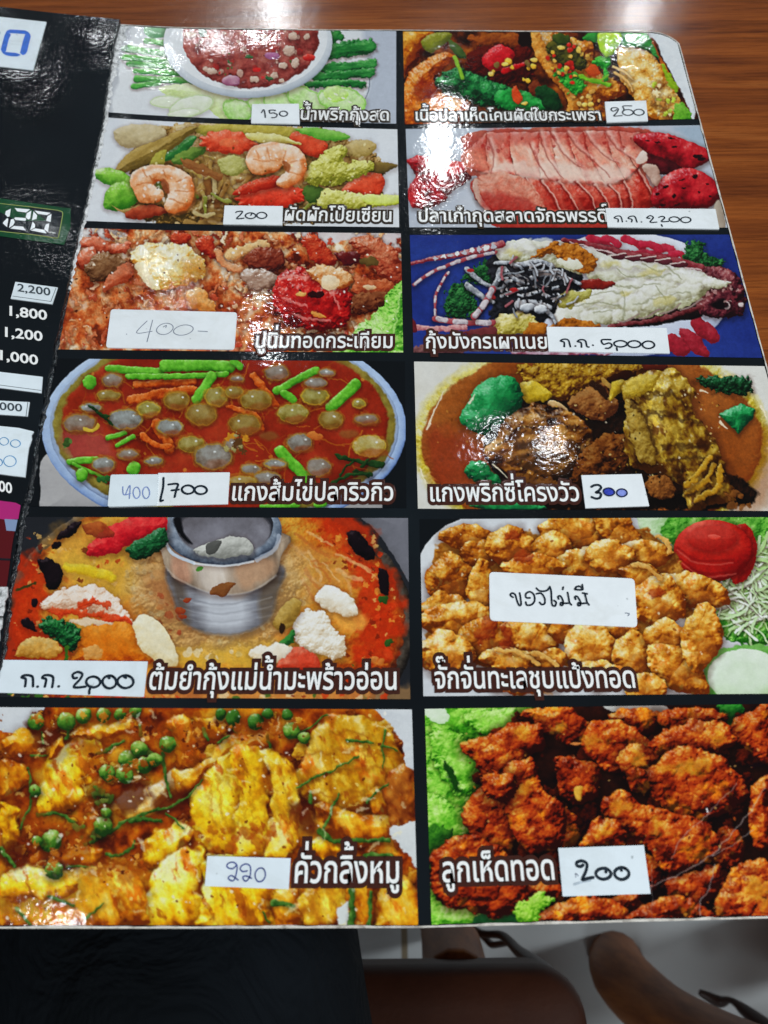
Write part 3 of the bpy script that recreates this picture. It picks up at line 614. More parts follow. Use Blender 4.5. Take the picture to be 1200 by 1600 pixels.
    for q in ((415, 270, 26, 14), (460, 275, 22, 16)):
        A.blob(ell(*q), wh, wob=4, shadow=.4, amb=.7)
    for q in ((290, 228, 15, 9, .3), (300, 236, 10, 6), (226, 146, 12, 6), (370, 210, 14, 6)):
        A.blob(ell(*q), '9c1418 d03c38', wob=2)
    A.line([(24, 122), (100, 106), (180, 92), (260, 74), (330, 58)], 10, '7c1c24 b05058 dcb4b0', w1=28, wob=2, shadow=.3, tex=.6, ts=12)
    for t in range(9):
        A.blob(ell(110 + t * 24, 104 - t * 5, 9, 5 + t * .5, .2), 'f0f0f0' if t % 2 else 'c8c8d0', wob=4, ws=9, tex=.3)
    def banded(p, w):
        A.line(p, w, '7c2028 b04850 d89090', wob=2, shadow=.35, tex=.2)
        q = smooth(p, False, 6)
        for i in range(1, len(q) - 1, 4):
            A.line([q[i], q[min(i + 2, len(q) - 1)]], w * .95, '9c9098 d8ccd0 f0eaec', wob=2, tex=.5, ts=9)
    banded([(34, 194), (90, 154), (150, 128), (230, 100), (310, 84)], 11)
    banded([(110, 306), (106, 240), (126, 190), (150, 152)], 8)
    banded([(106, 306), (190, 318), (300, 320)], 19)
    banded([(300, 205), (270, 260), (236, 300)], 20)
    A.line([(40, 336), (120, 340), (210, 336)], 17, 'a85860 d89898 ecccc8', wob=3, tex=.5, ts=9)
    A.blob([(20, 300), (44, 320), (48, 350), (24, 345)], '501018 8c2c34', wob=3)
    A.blob([(200, 350), (300, 332), (310, 360), (230, 366)], '5c1c20 8c4444', wob=5)
    A.blob([(30, 410), (100, 385), (200, 400), (180, 430), (30, 430)], '3c1c20 7c4c4c a87874', wob=7, tex=.5)
    A.blob([(400, 395), (560, 410), (700, 425), (380, 430)], '8c3c50 c4a0b0 e4d8e0', wob=6, tex=.6)
    for q in ((1082, 262, 12, 13), (1130, 260, 10, 8)):
        A.blob(ell(*q), 'c8b0ac ece4e0', wob=2)
    A.blob(ell(1062, 262, 26, 18), '0c0408', wob=6, edge=8)
    A.spots([(1000, 170), (1130, 170), (1140, 280), (1000, 280)], 20, (4, 10), ['c89890 e0bcb4', '2c0810', '8c3038'], wob=3, ws=8, alpha=.7)
def dish_egg_curry(A):
    A.ground('0c1014 12161a', 100, .3)
    A.blob([(34, 330), (120, 320), (300, 430), (420, 520), (60, 520), (28, 430)], '8c8a8c b4b2b2 cccac8', wob=1, amb=.6, tex=.1)
    A.blob([(860, 500), (1000, 430), (1090, 470), (1060, 520), (860, 520)], '9c9a9a b8b6b4', wob=1, tex=.1)
    A.blob(ell(600, 240, 570, 327, n=56), '5c74a4 94acd4 bcd0ea d4e2f2', sm=False, wob=0, R=24, amb=.6, tex=.1)
    A.blob(ell(601, 236, 546, 306, n=56), '7c8cac a4b4cc c4ccd4', sm=False, wob=1, R=10, tex=.15)
    A.blob(ell(602, 232, 536, 296, n=56), '6c5c24 8c7c34 a89c50', sm=False, wob=3, R=14, tex=.5, ts=20, edge=5)
    A.blob(ell(603, 226, 512, 272, n=56), '64180c 84240f 9c301a b04828', sm=False, wob=4, R=16, amb=.55, tex=.5, ts=90, edge=8)
    A.tint([(300, 30), (900, 30), (1000, 120), (600, 150), (250, 110)], '8c2414', .5, 50)
    A.shreds([(150, 60), (1050, 60), (1090, 260), (900, 430), (300, 400), (120, 260)], 70, 70, 4, ['b86c1c', 'c88428', 'a04c18'], wob=3, tex=0, edge=2, alpha=.55)
    A.spots([(150, 60), (1050, 60), (1090, 260), (900, 430), (300, 400), (120, 260)], 90, (3, 8), ['c88c30', '6c1408', 'd8a040', 'b85020'], wob=2, tex=0, relief=0, alpha=.6)
    A.tint([(90, 240), (200, 240), (260, 320), (120, 330)], 'b06068', .45, 26)
    for p, w in (([(325, 100), (420, 96), (505, 92)], 22), ([(308, 152), (400, 130), (502, 118)], 28), ([(690, 75), (724, 110), (762, 162)], 24), ([(392, 226), (412, 262), (432, 300)], 32), ([(345, 262), (390, 292), (430, 296)], 16), ([(610, 170), (700, 200), (720, 240)], 14)):
        A.line(p, w, '8c2c08 b84c14 d87430 e8985c', wob=4, shadow=.3, tex=.5, ts=14, spec=.2)
    gr = '2c6c14 54a028 80cc48 b4ec84'
    for p, w in (([(240, 52), (320, 58), (402, 62)], 24), ([(415, 44), (520, 42), (620, 46)], 36), ([(300, 76), (420, 76)], 18), ([(418, 78), (520, 74), (605, 68)], 19), ([(560, 76), (538, 112), (514, 148)], 32),
                 ([(886, 58), (826, 88), (766, 122)], 25), ([(1010, 102), (974, 136), (936, 170)], 36), ([(775, 310), (825, 360), (872, 410)], 34), ([(118, 342), (200, 335)], 20), ([(128, 348), (180, 372), (232, 398)], 11),
                 ([(235, 268), (292, 254)], 15), ([(268, 292), (316, 264)], 14), ([(630, 30), (650, 45)], 22), ([(720, 485), (830, 478)], 16), ([(790, 130), (816, 150)], 26), ([(890, 478), (915, 474)], 18)):
        A.line(p, w, gr, wob=2, shadow=.4, ss=5, spec=.3, tex=.3, ts=14)
    for q in ((182, 96, 22, 24), (155, 386, 20, 22), (318, 364, 22, 22)):
        A.blob(ell(*q), gr, wob=3, shadow=.4, spec=.2)
    A.blob(ell(430, 440, 30, 20), gr)
    E_ = ((250, 88, 40, 21, 0), (240, 135, 33, 18, 1), (185, 175, 31, 16, 0), (148, 222, 56, 29, 0), (292, 210, 48, 32, 0), (365, 178, 38, 24, 1), (452, 152, 42, 28, 1), (430, 236, 46, 29, 0),
          (530, 195, 50, 35, 1), (575, 140, 42, 28, 1), (632, 126, 28, 20, 1), (640, 85, 25, 15, 0), (700, 150, 54, 34, 1), (765, 65, 44, 23, 0), (814, 192, 54, 31, 1), (884, 138, 50, 28, 1), (886, 97, 38, 18, 0),
          (934, 212, 46, 26, 1), (1045, 210, 35, 18, 0), (1055, 294, 53, 31, 2), (836, 284, 42, 26, 0), (664, 226, 50, 35, 1), (496, 288, 44, 29, 1), (566, 326, 52, 37, 0), (300, 320, 33, 20, 0), (222, 352, 42, 24, 0),
          (382, 342, 29, 16, 0), (628, 290, 32, 23, 0), (685, 366, 33, 19, 0), (760, 350, 32, 19, 0), (735, 394, 38, 20, 0), (896, 360, 46, 26, 0), (1022, 160, 25, 15, 1), (920, 66, 22, 12, 0), (655, 404, 48, 22, 2))
    for x, y, rx, ry, kd in E_:
        rx *= .82 + .36 * A.rs.rand(); ry *= .85 + .3 * A.rs.rand(); sink = .6 + .4 * A.rs.rand()
        A.blob(ell(x, y, rx + 6, ry + 5), 'a86c1c c89030', wob=5, ws=14, tex=.3, relief=.2, edge=6, alpha=.5)
        cols = ('4c4438 78746c 9ca09c c0c8c8', '5c4c18 84742c a49a54 c8c498', '8c7820 b8a048 d0c888 e4e0c0')[kd]
        A.blob(ell(x, y, rx, ry), cols, wob=3, ws=16, shadow=.35, ss=5, L=(.0, -.5, .7), amb=.55, k=.5, tex=.45, ts=18, relief=.7, spec=.25, rim=('b8902c', 'c8a030', 'd8b440')[kd], rimw=2.5 + 2 * A.rs.rand(), alpha=sink, edge=4)
        A.tint(ell(x + rx * .3, y + ry * .7, rx * .8, ry * .4, n=10), '94401c', .45 * A.rs.rand() + .1, 8, 5)
        A.blob(ell(x - rx * .1, y - ry * .2, rx * .55, ry * .5), 'b4bcbc' if kd == 0 else 'bcb880', wob=3, edge=12, alpha=.35, tex=0, relief=0)
        A.blob(ell(x + rx * (A.rs.rand() - .5), y - ry * .35, 4, 3), 'eef2f0', wob=1, tex=0, alpha=.8)
    A.line([(165, 240), (190, 244), (206, 226)], 11, 'c8a430 e4cc60', wob=3)
    for x, y in ((740, 262), (990, 255)):
        A.blob(ell(x, y, 30, 14), '7c5424 94743c', wob=3, edge=10, alpha=.6)
    A.spots([(590, 260), (690, 250), (700, 310), (600, 315)], 14, (6, 16), ['8c8450 c8bc84', '5c3c1c', 'c88c2c'], wob=5, ws=9)
    A.blob(ell(880, 262, 24, 14), 'b85c24 d89048', wob=7)
    dk = '0c1c0c 1c3c18 3c6430'
    for p, w in (([(180, 168), (215, 195), (250, 225)], 9), ([(205, 190), (240, 205)], 8), ([(955, 325), (1010, 340), (1060, 350)], 13), ([(1000, 345), (960, 385)], 9), ([(1010, 370), (1050, 385)], 13), ([(1060, 350), (1095, 355)], 20), ([(940, 410), (1000, 380), (1060, 385)], 11), ([(1050, 335), (1030, 360)], 10)):
        A.line(p, w, dk, wob=4, shadow=.3)
    A.spots([(85, 265), (125, 280), (120, 300), (90, 296)], 6, (5, 12), ['2c4420 48682c', '5c7c3c'], wob=4)
    A.spots([(210, 385), (240, 385), (240, 410), (210, 410)], 5, (6, 12), ['1c4c20 3c7c38'], wob=4)

def dish_beef_curry(A):
    A.ground('d8d4c4 e6e4dc eeeeea', 120, .4)
    A.blob(ell(610, 290, 600, 350, n=56), 'b09c24 d4c04c e4d880 e8e4bc', sm=False, wob=6, tex=.5, ts=40, edge=34)
    A.blob(ell(612, 292, 572, 328, n=56), '6c2c0c 8c4818 a4602a b87c3c', sm=False, wob=5, edge=8, amb=.5, tex=.4, ts=130, R=30)
    A.tint([(60, 250), (200, 280), (260, 400), (180, 440), (80, 430)], '8c2c1c', .55, 50)
    A.tint([(1000, 250), (1200, 250), (1200, 500), (1080, 500)], '8c4818', .5, 50)
    A.spots([(90, 120), (1100, 120), (1180, 400), (90, 420)], 60, (2, 6), ['c88c3c', '6c3410', 'd0a050'], wob=2, tex=0, relief=0, alpha=.6)
    A.blob([(250, 300), (320, 190), (420, 120), (700, 60), (760, 240), (860, 380), (1080, 400), (1110, 510), (280, 510), (300, 430)], '0c0604 1c0e08 34180c', wob=8, edge=10, tex=.5)
    mt = '200c04 4c2409 7c4818 a8702c cc9c54'
    A.blob([(356, 44), (420, 28), (500, 24), (650, 24), (790, 26), (840, 46), (700, 88), (600, 112), (520, 150), (440, 140), (390, 92)], '3c1c08 6c4010 98701c c09830 d8b85c', wob=9, bump=9, bs=18, tex=.6, ts=20, shadow=.5, spec=.2)
    A.blob([(780, 30), (860, 34), (850, 56), (790, 56)], '3c1008 702814', wob=5)
    A.blob([(660, 74), (710, 52), (758, 56), (720, 86), (680, 90)], '1c0804 341408', wob=5)
    A.blob([(526, 162), (580, 118), (610, 104), (660, 92), (676, 130), (704, 170), (652, 216), (580, 202)], '4c2410 7c4820 a4703c bc9058', wob=6, bump=6, bs=14, tex=.4, shadow=.6, amb=.5)
    A.line([(610, 92), (640, 110), (660, 140)], 22, '1c0c06 3c2010', wob=4, edge=6)
    A.line([(650, 84), (676, 110), (672, 146)], 16, '8c6428 b89048 d0b068', wob=3)
    yl = '8c7010 c0a024 dcc450 ecdf90'
    A.blob([(366, 98), (410, 86), (440, 100), (474, 130), (440, 156), (384, 152)], yl, wob=4, shadow=.4, spec=.3)
    A.blob([(678, 92), (700, 82), (724, 88), (712, 120), (690, 134), (672, 150)], yl, wob=3, shadow=.4)
    A.line([(470, 160), (510, 172), (526, 186)], 16, 'a86830 e8c890 f8ecd0', wob=3, spec=.5)
    A.blob([(262, 330), (300, 240), (360, 180), (430, 166), (520, 188), (592, 230), (616, 300), (566, 372), (480, 412), (380, 404), (300, 384)], mt, wob=13, ws=50, bump=9, bs=26, lump=5, ls=36, tex=.8, ts=30, shadow=.5, ss=14, spec=.5, amb=.46, stretch=(-.3, 1.6), edge=4, mot=(('240c04', 34, .12, .25, .75), ('b87c38', 24, .28, .2, .5)))
    for p in ([(300, 300), (360, 250), (450, 240)], [(330, 360), (420, 330), (520, 340)], [(420, 190), (500, 230), (580, 240)], [(480, 400), (550, 360), (600, 300)]):
        A.line(p, 12, '240e04', wob=10, edge=8, alpha=.6, tex=.3)
        A.line([(x + 4, y - 14) for x, y in p], 9, '9c6830 c89a54', wob=9, edge=6, alpha=.6, tex=.5, ts=12)
    A.tint([(350, 290), (440, 250), (560, 290), (520, 380), (400, 400)], '8c642c', .3, 30)
    A.blob([(600, 300), (660, 262), (728, 268), (730, 380), (640, 404), (560, 440), (540, 400)], '1c0a04 4c240c 7c4418 a06c34', wob=9, bump=8, bs=18, tex=.6, shadow=.4)
    A.blob([(360, 400), (470, 410), (540, 440), (500, 470), (380, 450)], '2c1406 5c3410 8c5c24', wob=9, bump=7, bs=18)
    rm = '3c1c06 684010 94701e b8983c d4bc64'
    A.blob([(712, 112), (740, 74), (830, 52), (900, 58), (942, 120), (972, 210), (1020, 262), (1042, 330), (1066, 400), (1076, 486), (960, 516), (918, 442), (850, 396), (740, 384), (716, 300), (728, 200)],
           rm, wob=14, ws=50, bump=9, bs=28, lump=6, ls=40, tex=.7, ts=32, shadow=.55, ss=14, spec=.55, amb=.56, stretch=(1.2, 1.8), mot=(('401c06', 34, .12, .25, .7), ('d8bc50', 26, .28, .2, .5)))
    A.blob([(716, 116), (760, 70), (830, 64), (820, 110), (780, 136), (730, 140)], '8c6c14 b49830 d4bc58 e4d488', wob=5, bump=4, alpha=.9)
    A.blob([(722, 150), (770, 170), (806, 260), (826, 360), (770, 350), (740, 260)], '6c4c14 98782c bca050 d8c888', wob=6, bump=5, bs=16, shadow=.35, alpha=.95)
    for p in ([(780, 140), (880, 130), (930, 180)], [(800, 190), (900, 210), (980, 230)], [(850, 300), (940, 310), (1020, 300)], [(860, 350), (960, 340), (1010, 370)], [(740, 150), (790, 220), (830, 330)]):
        A.line(p, 13, '2c1406', wob=9, edge=8, alpha=.6, tex=.2)
    for p in ([(930, 460), (990, 420), (1020, 370)], [(960, 480), (1030, 450), (1040, 380)], [(930, 440), (960, 400), (1010, 340)]):
        A.line(p, 20, '8c5c10 b88c28 d8b850', wob=6, shadow=.5, spec=.25)
    A.blob(ell(842, 440, 50, 42), '3c1c08 70401a 98602c b48448', wob=9, bump=7, bs=14, shadow=.5)
    A.spots([(1060, 440), (1140, 470), (1140, 510), (1060, 510)], 9, (8, 18), ['6c3c14 98602c'], wob=5, bump=4, alpha=.8)
    pg = '04301c 0c5830 1c8444 44b06c 88d8a0'
    A.blob([(170, 222), (196, 160), (236, 92), (290, 70), (350, 80), (380, 130), (368, 178), (330, 204), (290, 244), (240, 272), (200, 246)], pg, wob=4, bump=4, bs=40, shadow=.5, ss=12, spec=.3, tex=.3, ts=50)
    A.blob([(1036, 196), (1110, 162), (1156, 182), (1150, 208), (1106, 264), (1066, 232)], pg, sm=False, wob=3, shadow=.45, spec=.35, bump=3, bs=20)
    A.blob([(190, 372), (240, 356), (310, 432), (250, 430), (200, 410)], pg, wob=5, bump=5, shadow=.3, spec=.3, amb=.4)
    A.blob([(200, 504), (330, 488), (460, 514), (300, 524)], pg, wob=4, amb=.45)
    A.blob([(952, 78), (1000, 70), (1060, 76), (1120, 66), (1148, 106), (1120, 134), (1060, 130), (1000, 112)], '020c06 082410 18502a 409060', wob=8, ws=14, lump=8, ls=20, bump=4, bs=10, shadow=.4, spec=.3)
    for p, w in (([(58, 246), (80, 190), (114, 126)], 7), ([(1040, 226), (1062, 246)], 10), ([(975, 116), (1000, 126)], 6), ([(1176, 170), (1196, 214)], 8), ([(36, 380), (52, 430)], 6), ([(280, 366), (330, 412)], 5), ([(200, 160), (216, 132)], 9)):
        A.line(p, w, 'f8eed4', wob=2, tex=0, alpha=.9, w1=3)
    A.spots([(300, 200), (1040, 90), (1040, 460), (300, 390)], 110, (2, 5), ['e8d08c', 'f8ecd0', 'c8a048', '1c0c04'], wob=2, tex=0, relief=0, alpha=.75)

def dish_tomyam(A):
    A.ground('1c1e22 2c2e34', 100, .3)
    A.blob([(1040, 0), (1200, 0), (1200, 220), (1150, 150), (1090, 60)], '5c5c60 787880 8c8c94', wob=1, amb=.6, tex=.1)
    A.blob([(50, 300), (20, 360), (-10, 560), (60, 560)], '24262a', wob=2)
    A.blob(ell(602, 330, 592, 420, n=56), '181412 3c342c 70665c a89c90', sm=False, wob=2, R=20, amb=.4, tex=.3)
    A.blob(ell(600, 328, 566, 396, n=56), '4c1c0c 8c3c14 b45c20', sm=False, wob=4, R=20, tex=.4)
    A.blob(ell(600, 328, 552, 380, n=56), '983408 c86418 dc9030 e8b84c', sm=False, wob=6, amb=.6, tex=.55, ts=90, edge=12)
    A.tint([(140, 60), (300, 30), (460, 60), (400, 200), (360, 300), (200, 240), (160, 130)], 'd8983c', .6, 40, 20)
    A.tint([(190, 140), (330, 120), (400, 160), (370, 250), (250, 220)], 'e4b844', .7, 30, 16)
    for z in ([(60, 140), (110, 120), (160, 240), (130, 310), (220, 400), (60, 460), (20, 380)], [(1040, 150), (1130, 180), (1160, 300), (1120, 440), (1010, 430), (1030, 320)], [(900, 20), (1010, 20), (1090, 110), (1060, 180), (960, 90)]):
        A.tint(z, 'c8320c', .85, 34, 26)
    A.tint([(850, 100), (960, 110), (1010, 210), (900, 260), (860, 190)], 'd8a04c', .7, 30)
    A.tint([(500, 380), (800, 360), (1000, 420), (780, 440), (500, 440)], 'ecc048', .8, 30)
    A.tint([(930, 250), (1060, 290), (1030, 350), (950, 320)], 'f0b050', .8, 20)
    A.spots([(40, 60), (350, 40), (360, 200), (140, 260), (200, 420), (40, 420)], 70, (3, 9), ['d84418', 'b42c0c', 'e8a040', 'f0c070', '6c1c08'], wob=4, ws=8, tex=.2, alpha=.7, relief=.3)
    A.spots([(880, 30), (1080, 60), (1160, 300), (1100, 440), (980, 430), (1040, 250)], 110, (3, 9), ['d84418', 'b42c0c', 'e8a040', 'f0c070', '7c2008'], wob=4, ws=8, tex=.2, alpha=.75, relief=.3)
    A.shreds([(830, 50), (1000, 60), (1040, 200), (860, 200)], 16, 80, 8, ['e8b070', 'c87030', 'f0c890'], ang=(.7, .8), wob=4, alpha=.6, edge=4)
    # foam round the chimney
    A.blob([(360, 220), (390, 140), (470, 110), (820, 110), (880, 160), (880, 240), (830, 300), (790, 370), (640, 400), (500, 390), (420, 310)], 'a07c50 c49c64 dcb880 eed6a4', wob=14, edge=60, tex=.5, ts=70, bump=.6, bs=16, alpha=.85)
    A.spots([(360, 150), (420, 140), (470, 250), (460, 320), (380, 260)], 30, (4, 10), ['8c6c40 b8a078 d8c8a0', 'a48858 ccb88c'], wob=3, ws=8, rim='d8c498', rimw=2, alpha=.4)
    A.spots([(450, 220), (540, 230), (560, 340), (500, 370), (440, 300)], 22, (5, 12), ['9c2410 c04424', 'b86430 d89858', '8c3c1c'], wob=5, alpha=.6)
    A.tint([(440, 180), (500, 200), (530, 290), (490, 320), (450, 270)], 'a8643c', .5, 30, 16)
    A.spots([(700, 300), (880, 180), (880, 260), (800, 360), (600, 400)], 60, (3, 10), ['b49c68 d8c898', 'e8dcb8', '9c7c48'], wob=3, alpha=.3)
    # chimney of the steamboat pot
    A.blob([(498, 150), (504, 260), (530, 318), (590, 348), (650, 354), (720, 342), (776, 306), (796, 240), (804, 150)], '4c4a4c 77767c a2a4ac d2d6dc', wob=0, R=120, tex=.3, ts=14, stretch=(0, 9), amb=.5, k=.4, L=(-.1, -.2, .7), edge=12, shadow=.25)
    A.tint([(590, 230), (700, 230), (710, 330), (600, 336)], 'e6eaf0', .7, 40, 4)
    A.tint([(498, 180), (530, 200), (545, 320), (510, 280)], '5a4a3c', .7, 20, 5)
    A.tint([(752, 220), (806, 170), (796, 270), (756, 320)], '6a5844', .7, 20, 5)
    for y_, al in ((262, .22), (288, .16), (312, .12)):
        A.line([(520, y_ - 20), (640, y_ + 6), (784, y_ - 24)], 5, '5c5c64', wob=1, edge=4, alpha=al, tex=0)
        A.line([(520, y_ - 12), (640, y_ + 14), (784, y_ - 16)], 4, 'eef2f6', wob=1, edge=4, alpha=al, tex=0)
    A.blob([(468, 60), (466, 120), (484, 168), (512, 196), (620, 236), (720, 230), (790, 190), (810, 130), (814, 60)], '5c4c40 94806c c8b49c efe6da', wob=0, R=70, tex=.5, ts=34, stretch=(1.45, 4), amb=.6, L=(-.4, 0, .7), shadow=.5, ss=10, edge=2)
    A.tint([(570, 120), (640, 130), (640, 235), (575, 220)], 'f0e8e0', .6, 26, 4)
    A.tint([(660, 130), (720, 128), (720, 228), (665, 234)], '9c8470', .5, 22, 4)
    A.line([(478, 160), (520, 196), (620, 236), (720, 230), (796, 184)], 5, 'f4f4f4', wob=1, edge=5, alpha=.32, tex=0)
    A.tint([(500, 120), (545, 140), (550, 205), (505, 185)], 'd89070', .5, 18, 4)
    A.tint([(690, 150), (790, 130), (780, 185), (700, 220)], 'c89c78', .7, 16, 6)
    A.blob([(602, 226), (636, 206), (682, 204), (650, 240), (612, 240)], '74401c 9c6434', wob=4)
    A.blob(ell(577, 164, 10, 8), '4c8c30', wob=3)
    for q in ((520, 288, 14, 10), (540, 256, 12, 9), (528, 300, 10, 6)):
        A.blob(ell(*q), '8c2c14 a85428', wob=4)
    A.blob(ell(643, 52, 170, 103, n=48), '343c4c 6c7888 a8b2bf e4eaef', sm=False, wob=0, R=26, tex=.25, ts=16, amb=.5, shadow=.3)
    A.blob(ell(648, 40, 140, 83, n=48), '24242a 3c3c42', sm=False, wob=1)
    A.blob(ell(648, 54, 134, 72, n=48), '605c60 84828a a4a4ac', sm=False, wob=1, tex=.4, ts=40, R=60, L=(.3, .5, .6), edge=8)
    A.line([(480, 90), (500, 122), (560, 148)], 9, 'd0dce8', wob=1, edge=3, alpha=.95); A.line([(560, 148), (650, 156), (730, 142)], 6, 'f0f4f8', wob=1, edge=3, alpha=.8); A.line([(740, 138), (790, 110), (806, 70)], 12, 'c8d0dc', wob=2, edge=4, alpha=.7)
    A.blob([(500, 20), (520, 18), (530, 60), (556, 92), (530, 80), (508, 50)], '0c0c10', wob=2, edge=6)
    A.blob([(556, 108), (620, 82), (690, 68), (728, 96), (724, 122), (640, 132), (590, 124)], '8c8c84 c0c0b8 ecece4', wob=4, shadow=.4, bump=5, bs=22)
    A.blob([(600, 92), (640, 84), (620, 122), (596, 120)], '4c4c48 6c6c68', wob=3)
    A.still([(466, 10), (466, 110), (500, 196), (530, 320), (640, 340), (760, 320), (800, 200), (818, 110), (818, 10)])
    # pepper, leaves, prawns
    A.blob([(248, 116), (290, 60), (380, 14), (480, 14), (474, 56), (380, 94), (300, 126)], 'a00c1c cc1c28 e84040 f47868', wob=5, shadow=.35, bump=3, bs=30, tex=.3)
    A.blob([(240, 40), (300, 28), (330, 60), (310, 76), (262, 70)], '6c1c10 9c3c1c c87038', wob=5, alpha=.8)
    A.blob([(356, 116), (410, 74), (474, 48), (478, 92), (412, 138)], '031c0c 0c4020 24703c 509060', wob=5, bump=8, bs=16, shadow=.4, spec=.3)
    dk = '060306 140a10 281820'
    for p in ([(110, 136), (150, 138), (182, 176), (170, 218), (142, 226), (126, 180)], [(168, 76), (196, 40), (234, 28), (218, 60), (182, 80)], [(62, 312), (84, 310), (108, 342), (70, 330)], [(1002, 62), (1036, 56), (1082, 122), (1062, 140), (1020, 112)], [(1092, 166), (1118, 176), (1122, 238), (1096, 222)]):
        A.blob(p, dk, wob=4, shadow=.3, spec=.15)
    A.blob([(150, 95), (176, 88), (170, 106), (154, 108)], dk, wob=4)
    A.blob(ell(100, 262, 9, 14, .4), dk, wob=3); A.blob(ell(1104, 254, 16, 10), '1c3c14 3c6c24', wob=5); A.blob(ell(1122, 378, 12, 10), '1c3c14 3c6c24', wob=5)
    A.line([(50, 222), (100, 206)], 8, '3c3c14', wob=3)
    A.line([(196, 160), (250, 168), (322, 190)], 30, 'c89c18 e8cc2c f4e468', wob=3, alpha=.9, edge=5, shadow=.15)
    pw = 'b87858 e0b898 f4e0cc fdf4ea'
    A.blob([(114, 272), (170, 228), (262, 212), (330, 242), (366, 290), (380, 330), (300, 300), (200, 286)], pw, wob=6, ws=16, bump=5, bs=18, shadow=.35, tex=.35, amb=.7)
    for p, w in (([(168, 300), (230, 280), (262, 262), (310, 268)], 16), ([(150, 288), (210, 292), (300, 300), (370, 318)], 18), ([(230, 262), (270, 255)], 14), ([(280, 320), (360, 310), (382, 330)], 20)):
        A.line(p, w, 'b02808 e0481c f07c48', wob=7, ws=14, edge=4, alpha=.9)
    A.line([(210, 318), (290, 320), (350, 326)], 14, 'f0d8b8', wob=6)
    A.blob([(216, 410), (240, 340), (290, 322), (380, 326), (412, 370), (430, 440), (210, 440)], 'a84008 d8700f f09830 f8bc68', wob=5, shadow=.3, bump=3, bs=30, tex=.4, ts=50, stretch=(1.2, 3), amb=.5)
    A.blob([(112, 322), (150, 300), (190, 320), (234, 344), (206, 404), (160, 372), (128, 346)], '041c0c 0c4420 247838 60a860', wob=8, ws=14, bump=7, bs=14, shadow=.4, spec=.25)
    A.line([(195, 390), (190, 440)], 10, '3c6c1c', wob=3)
    A.blob([(48, 402), (86, 360), (156, 372), (170, 412), (60, 420)], 'a86c1c dca850 f0d898', wob=5, shadow=.3, bump=3)
    A.blob([(240, 395), (280, 380), (300, 415), (250, 425)], 'd08838 f0c078', wob=6, bump=3)
    A.blob([(384, 326), (404, 298), (444, 304), (494, 366), (512, 440), (446, 430), (402, 386)], 'd8b878 f2e4bc fcf8e4', wob=3, shadow=.3, amb=.68, tex=.15)
    wv = 'c0a078 e8d8bc f8f4e8 ffffff'
    A.blob([(912, 232), (950, 214), (1020, 252), (1022, 300), (966, 290), (912, 262)], wv, wob=4, shadow=.35, amb=.65)
    A.blob([(846, 320), (880, 284), (926, 284), (960, 326), (1000, 370), (984, 420), (920, 414), (860, 384)], wv, wob=6, ws=14, lump=9, ls=24, bump=3, bs=12, shadow=.4, amb=.6)
    A.blob([(786, 320), (836, 250), (866, 256), (862, 300), (820, 340)], '8c6824 b89444 dcc078', wob=4, shadow=.3)
    A.blob([(806, 376), (850, 338), (846, 376), (820, 388)], '0c4018 2c7830 58a850', wob=5, shadow=.3); A.blob(ell(814, 336, 8, 13), '301c0c', wob=3)
    A.blob([(716, 412), (760, 384), (830, 384), (860, 420), (790, 440)], 'd8b880 f4e4c8 fcf8ec', wob=5, shadow=.25, amb=.65)
    A.blob([(800, 440), (850, 392), (900, 408), (920, 450), (820, 460)], 'b02c14 dc5034 f0a080', wob=5, shadow=.3)
    A.spots([(510, 395), (700, 395), (690, 425), (520, 420)], 16, (5, 14), ['f0dcb0', 'e8c878', 'c89c40'], wob=4, alpha=.8)
    A.spots([(1000, 440), (1140, 400), (1100, 540), (980, 540)], 30, (5, 14), ['c87028 e8a858', '3c5c20', 'd84418'], wob=4, alpha=.8)
    A.ground_strip = None
    A.tint([(430, 500), (1200, 500), (1200, 560), (430, 560)], 'd8a060', .55, 20)
    A.spots([(440, 500), (1120, 500), (1120, 545), (440, 545)], 50, (5, 16), ['d84418', 'e8b060', '3c6c24', '8c2c10', 'f0d8a8'], wob=5, alpha=.8)
    A.spots([(20, 520), (420, 530), (420, 545), (20, 545)], 26, (5, 14), ['d84418', 'e8b060', '3c6c24', '8c2c10'], wob=5)

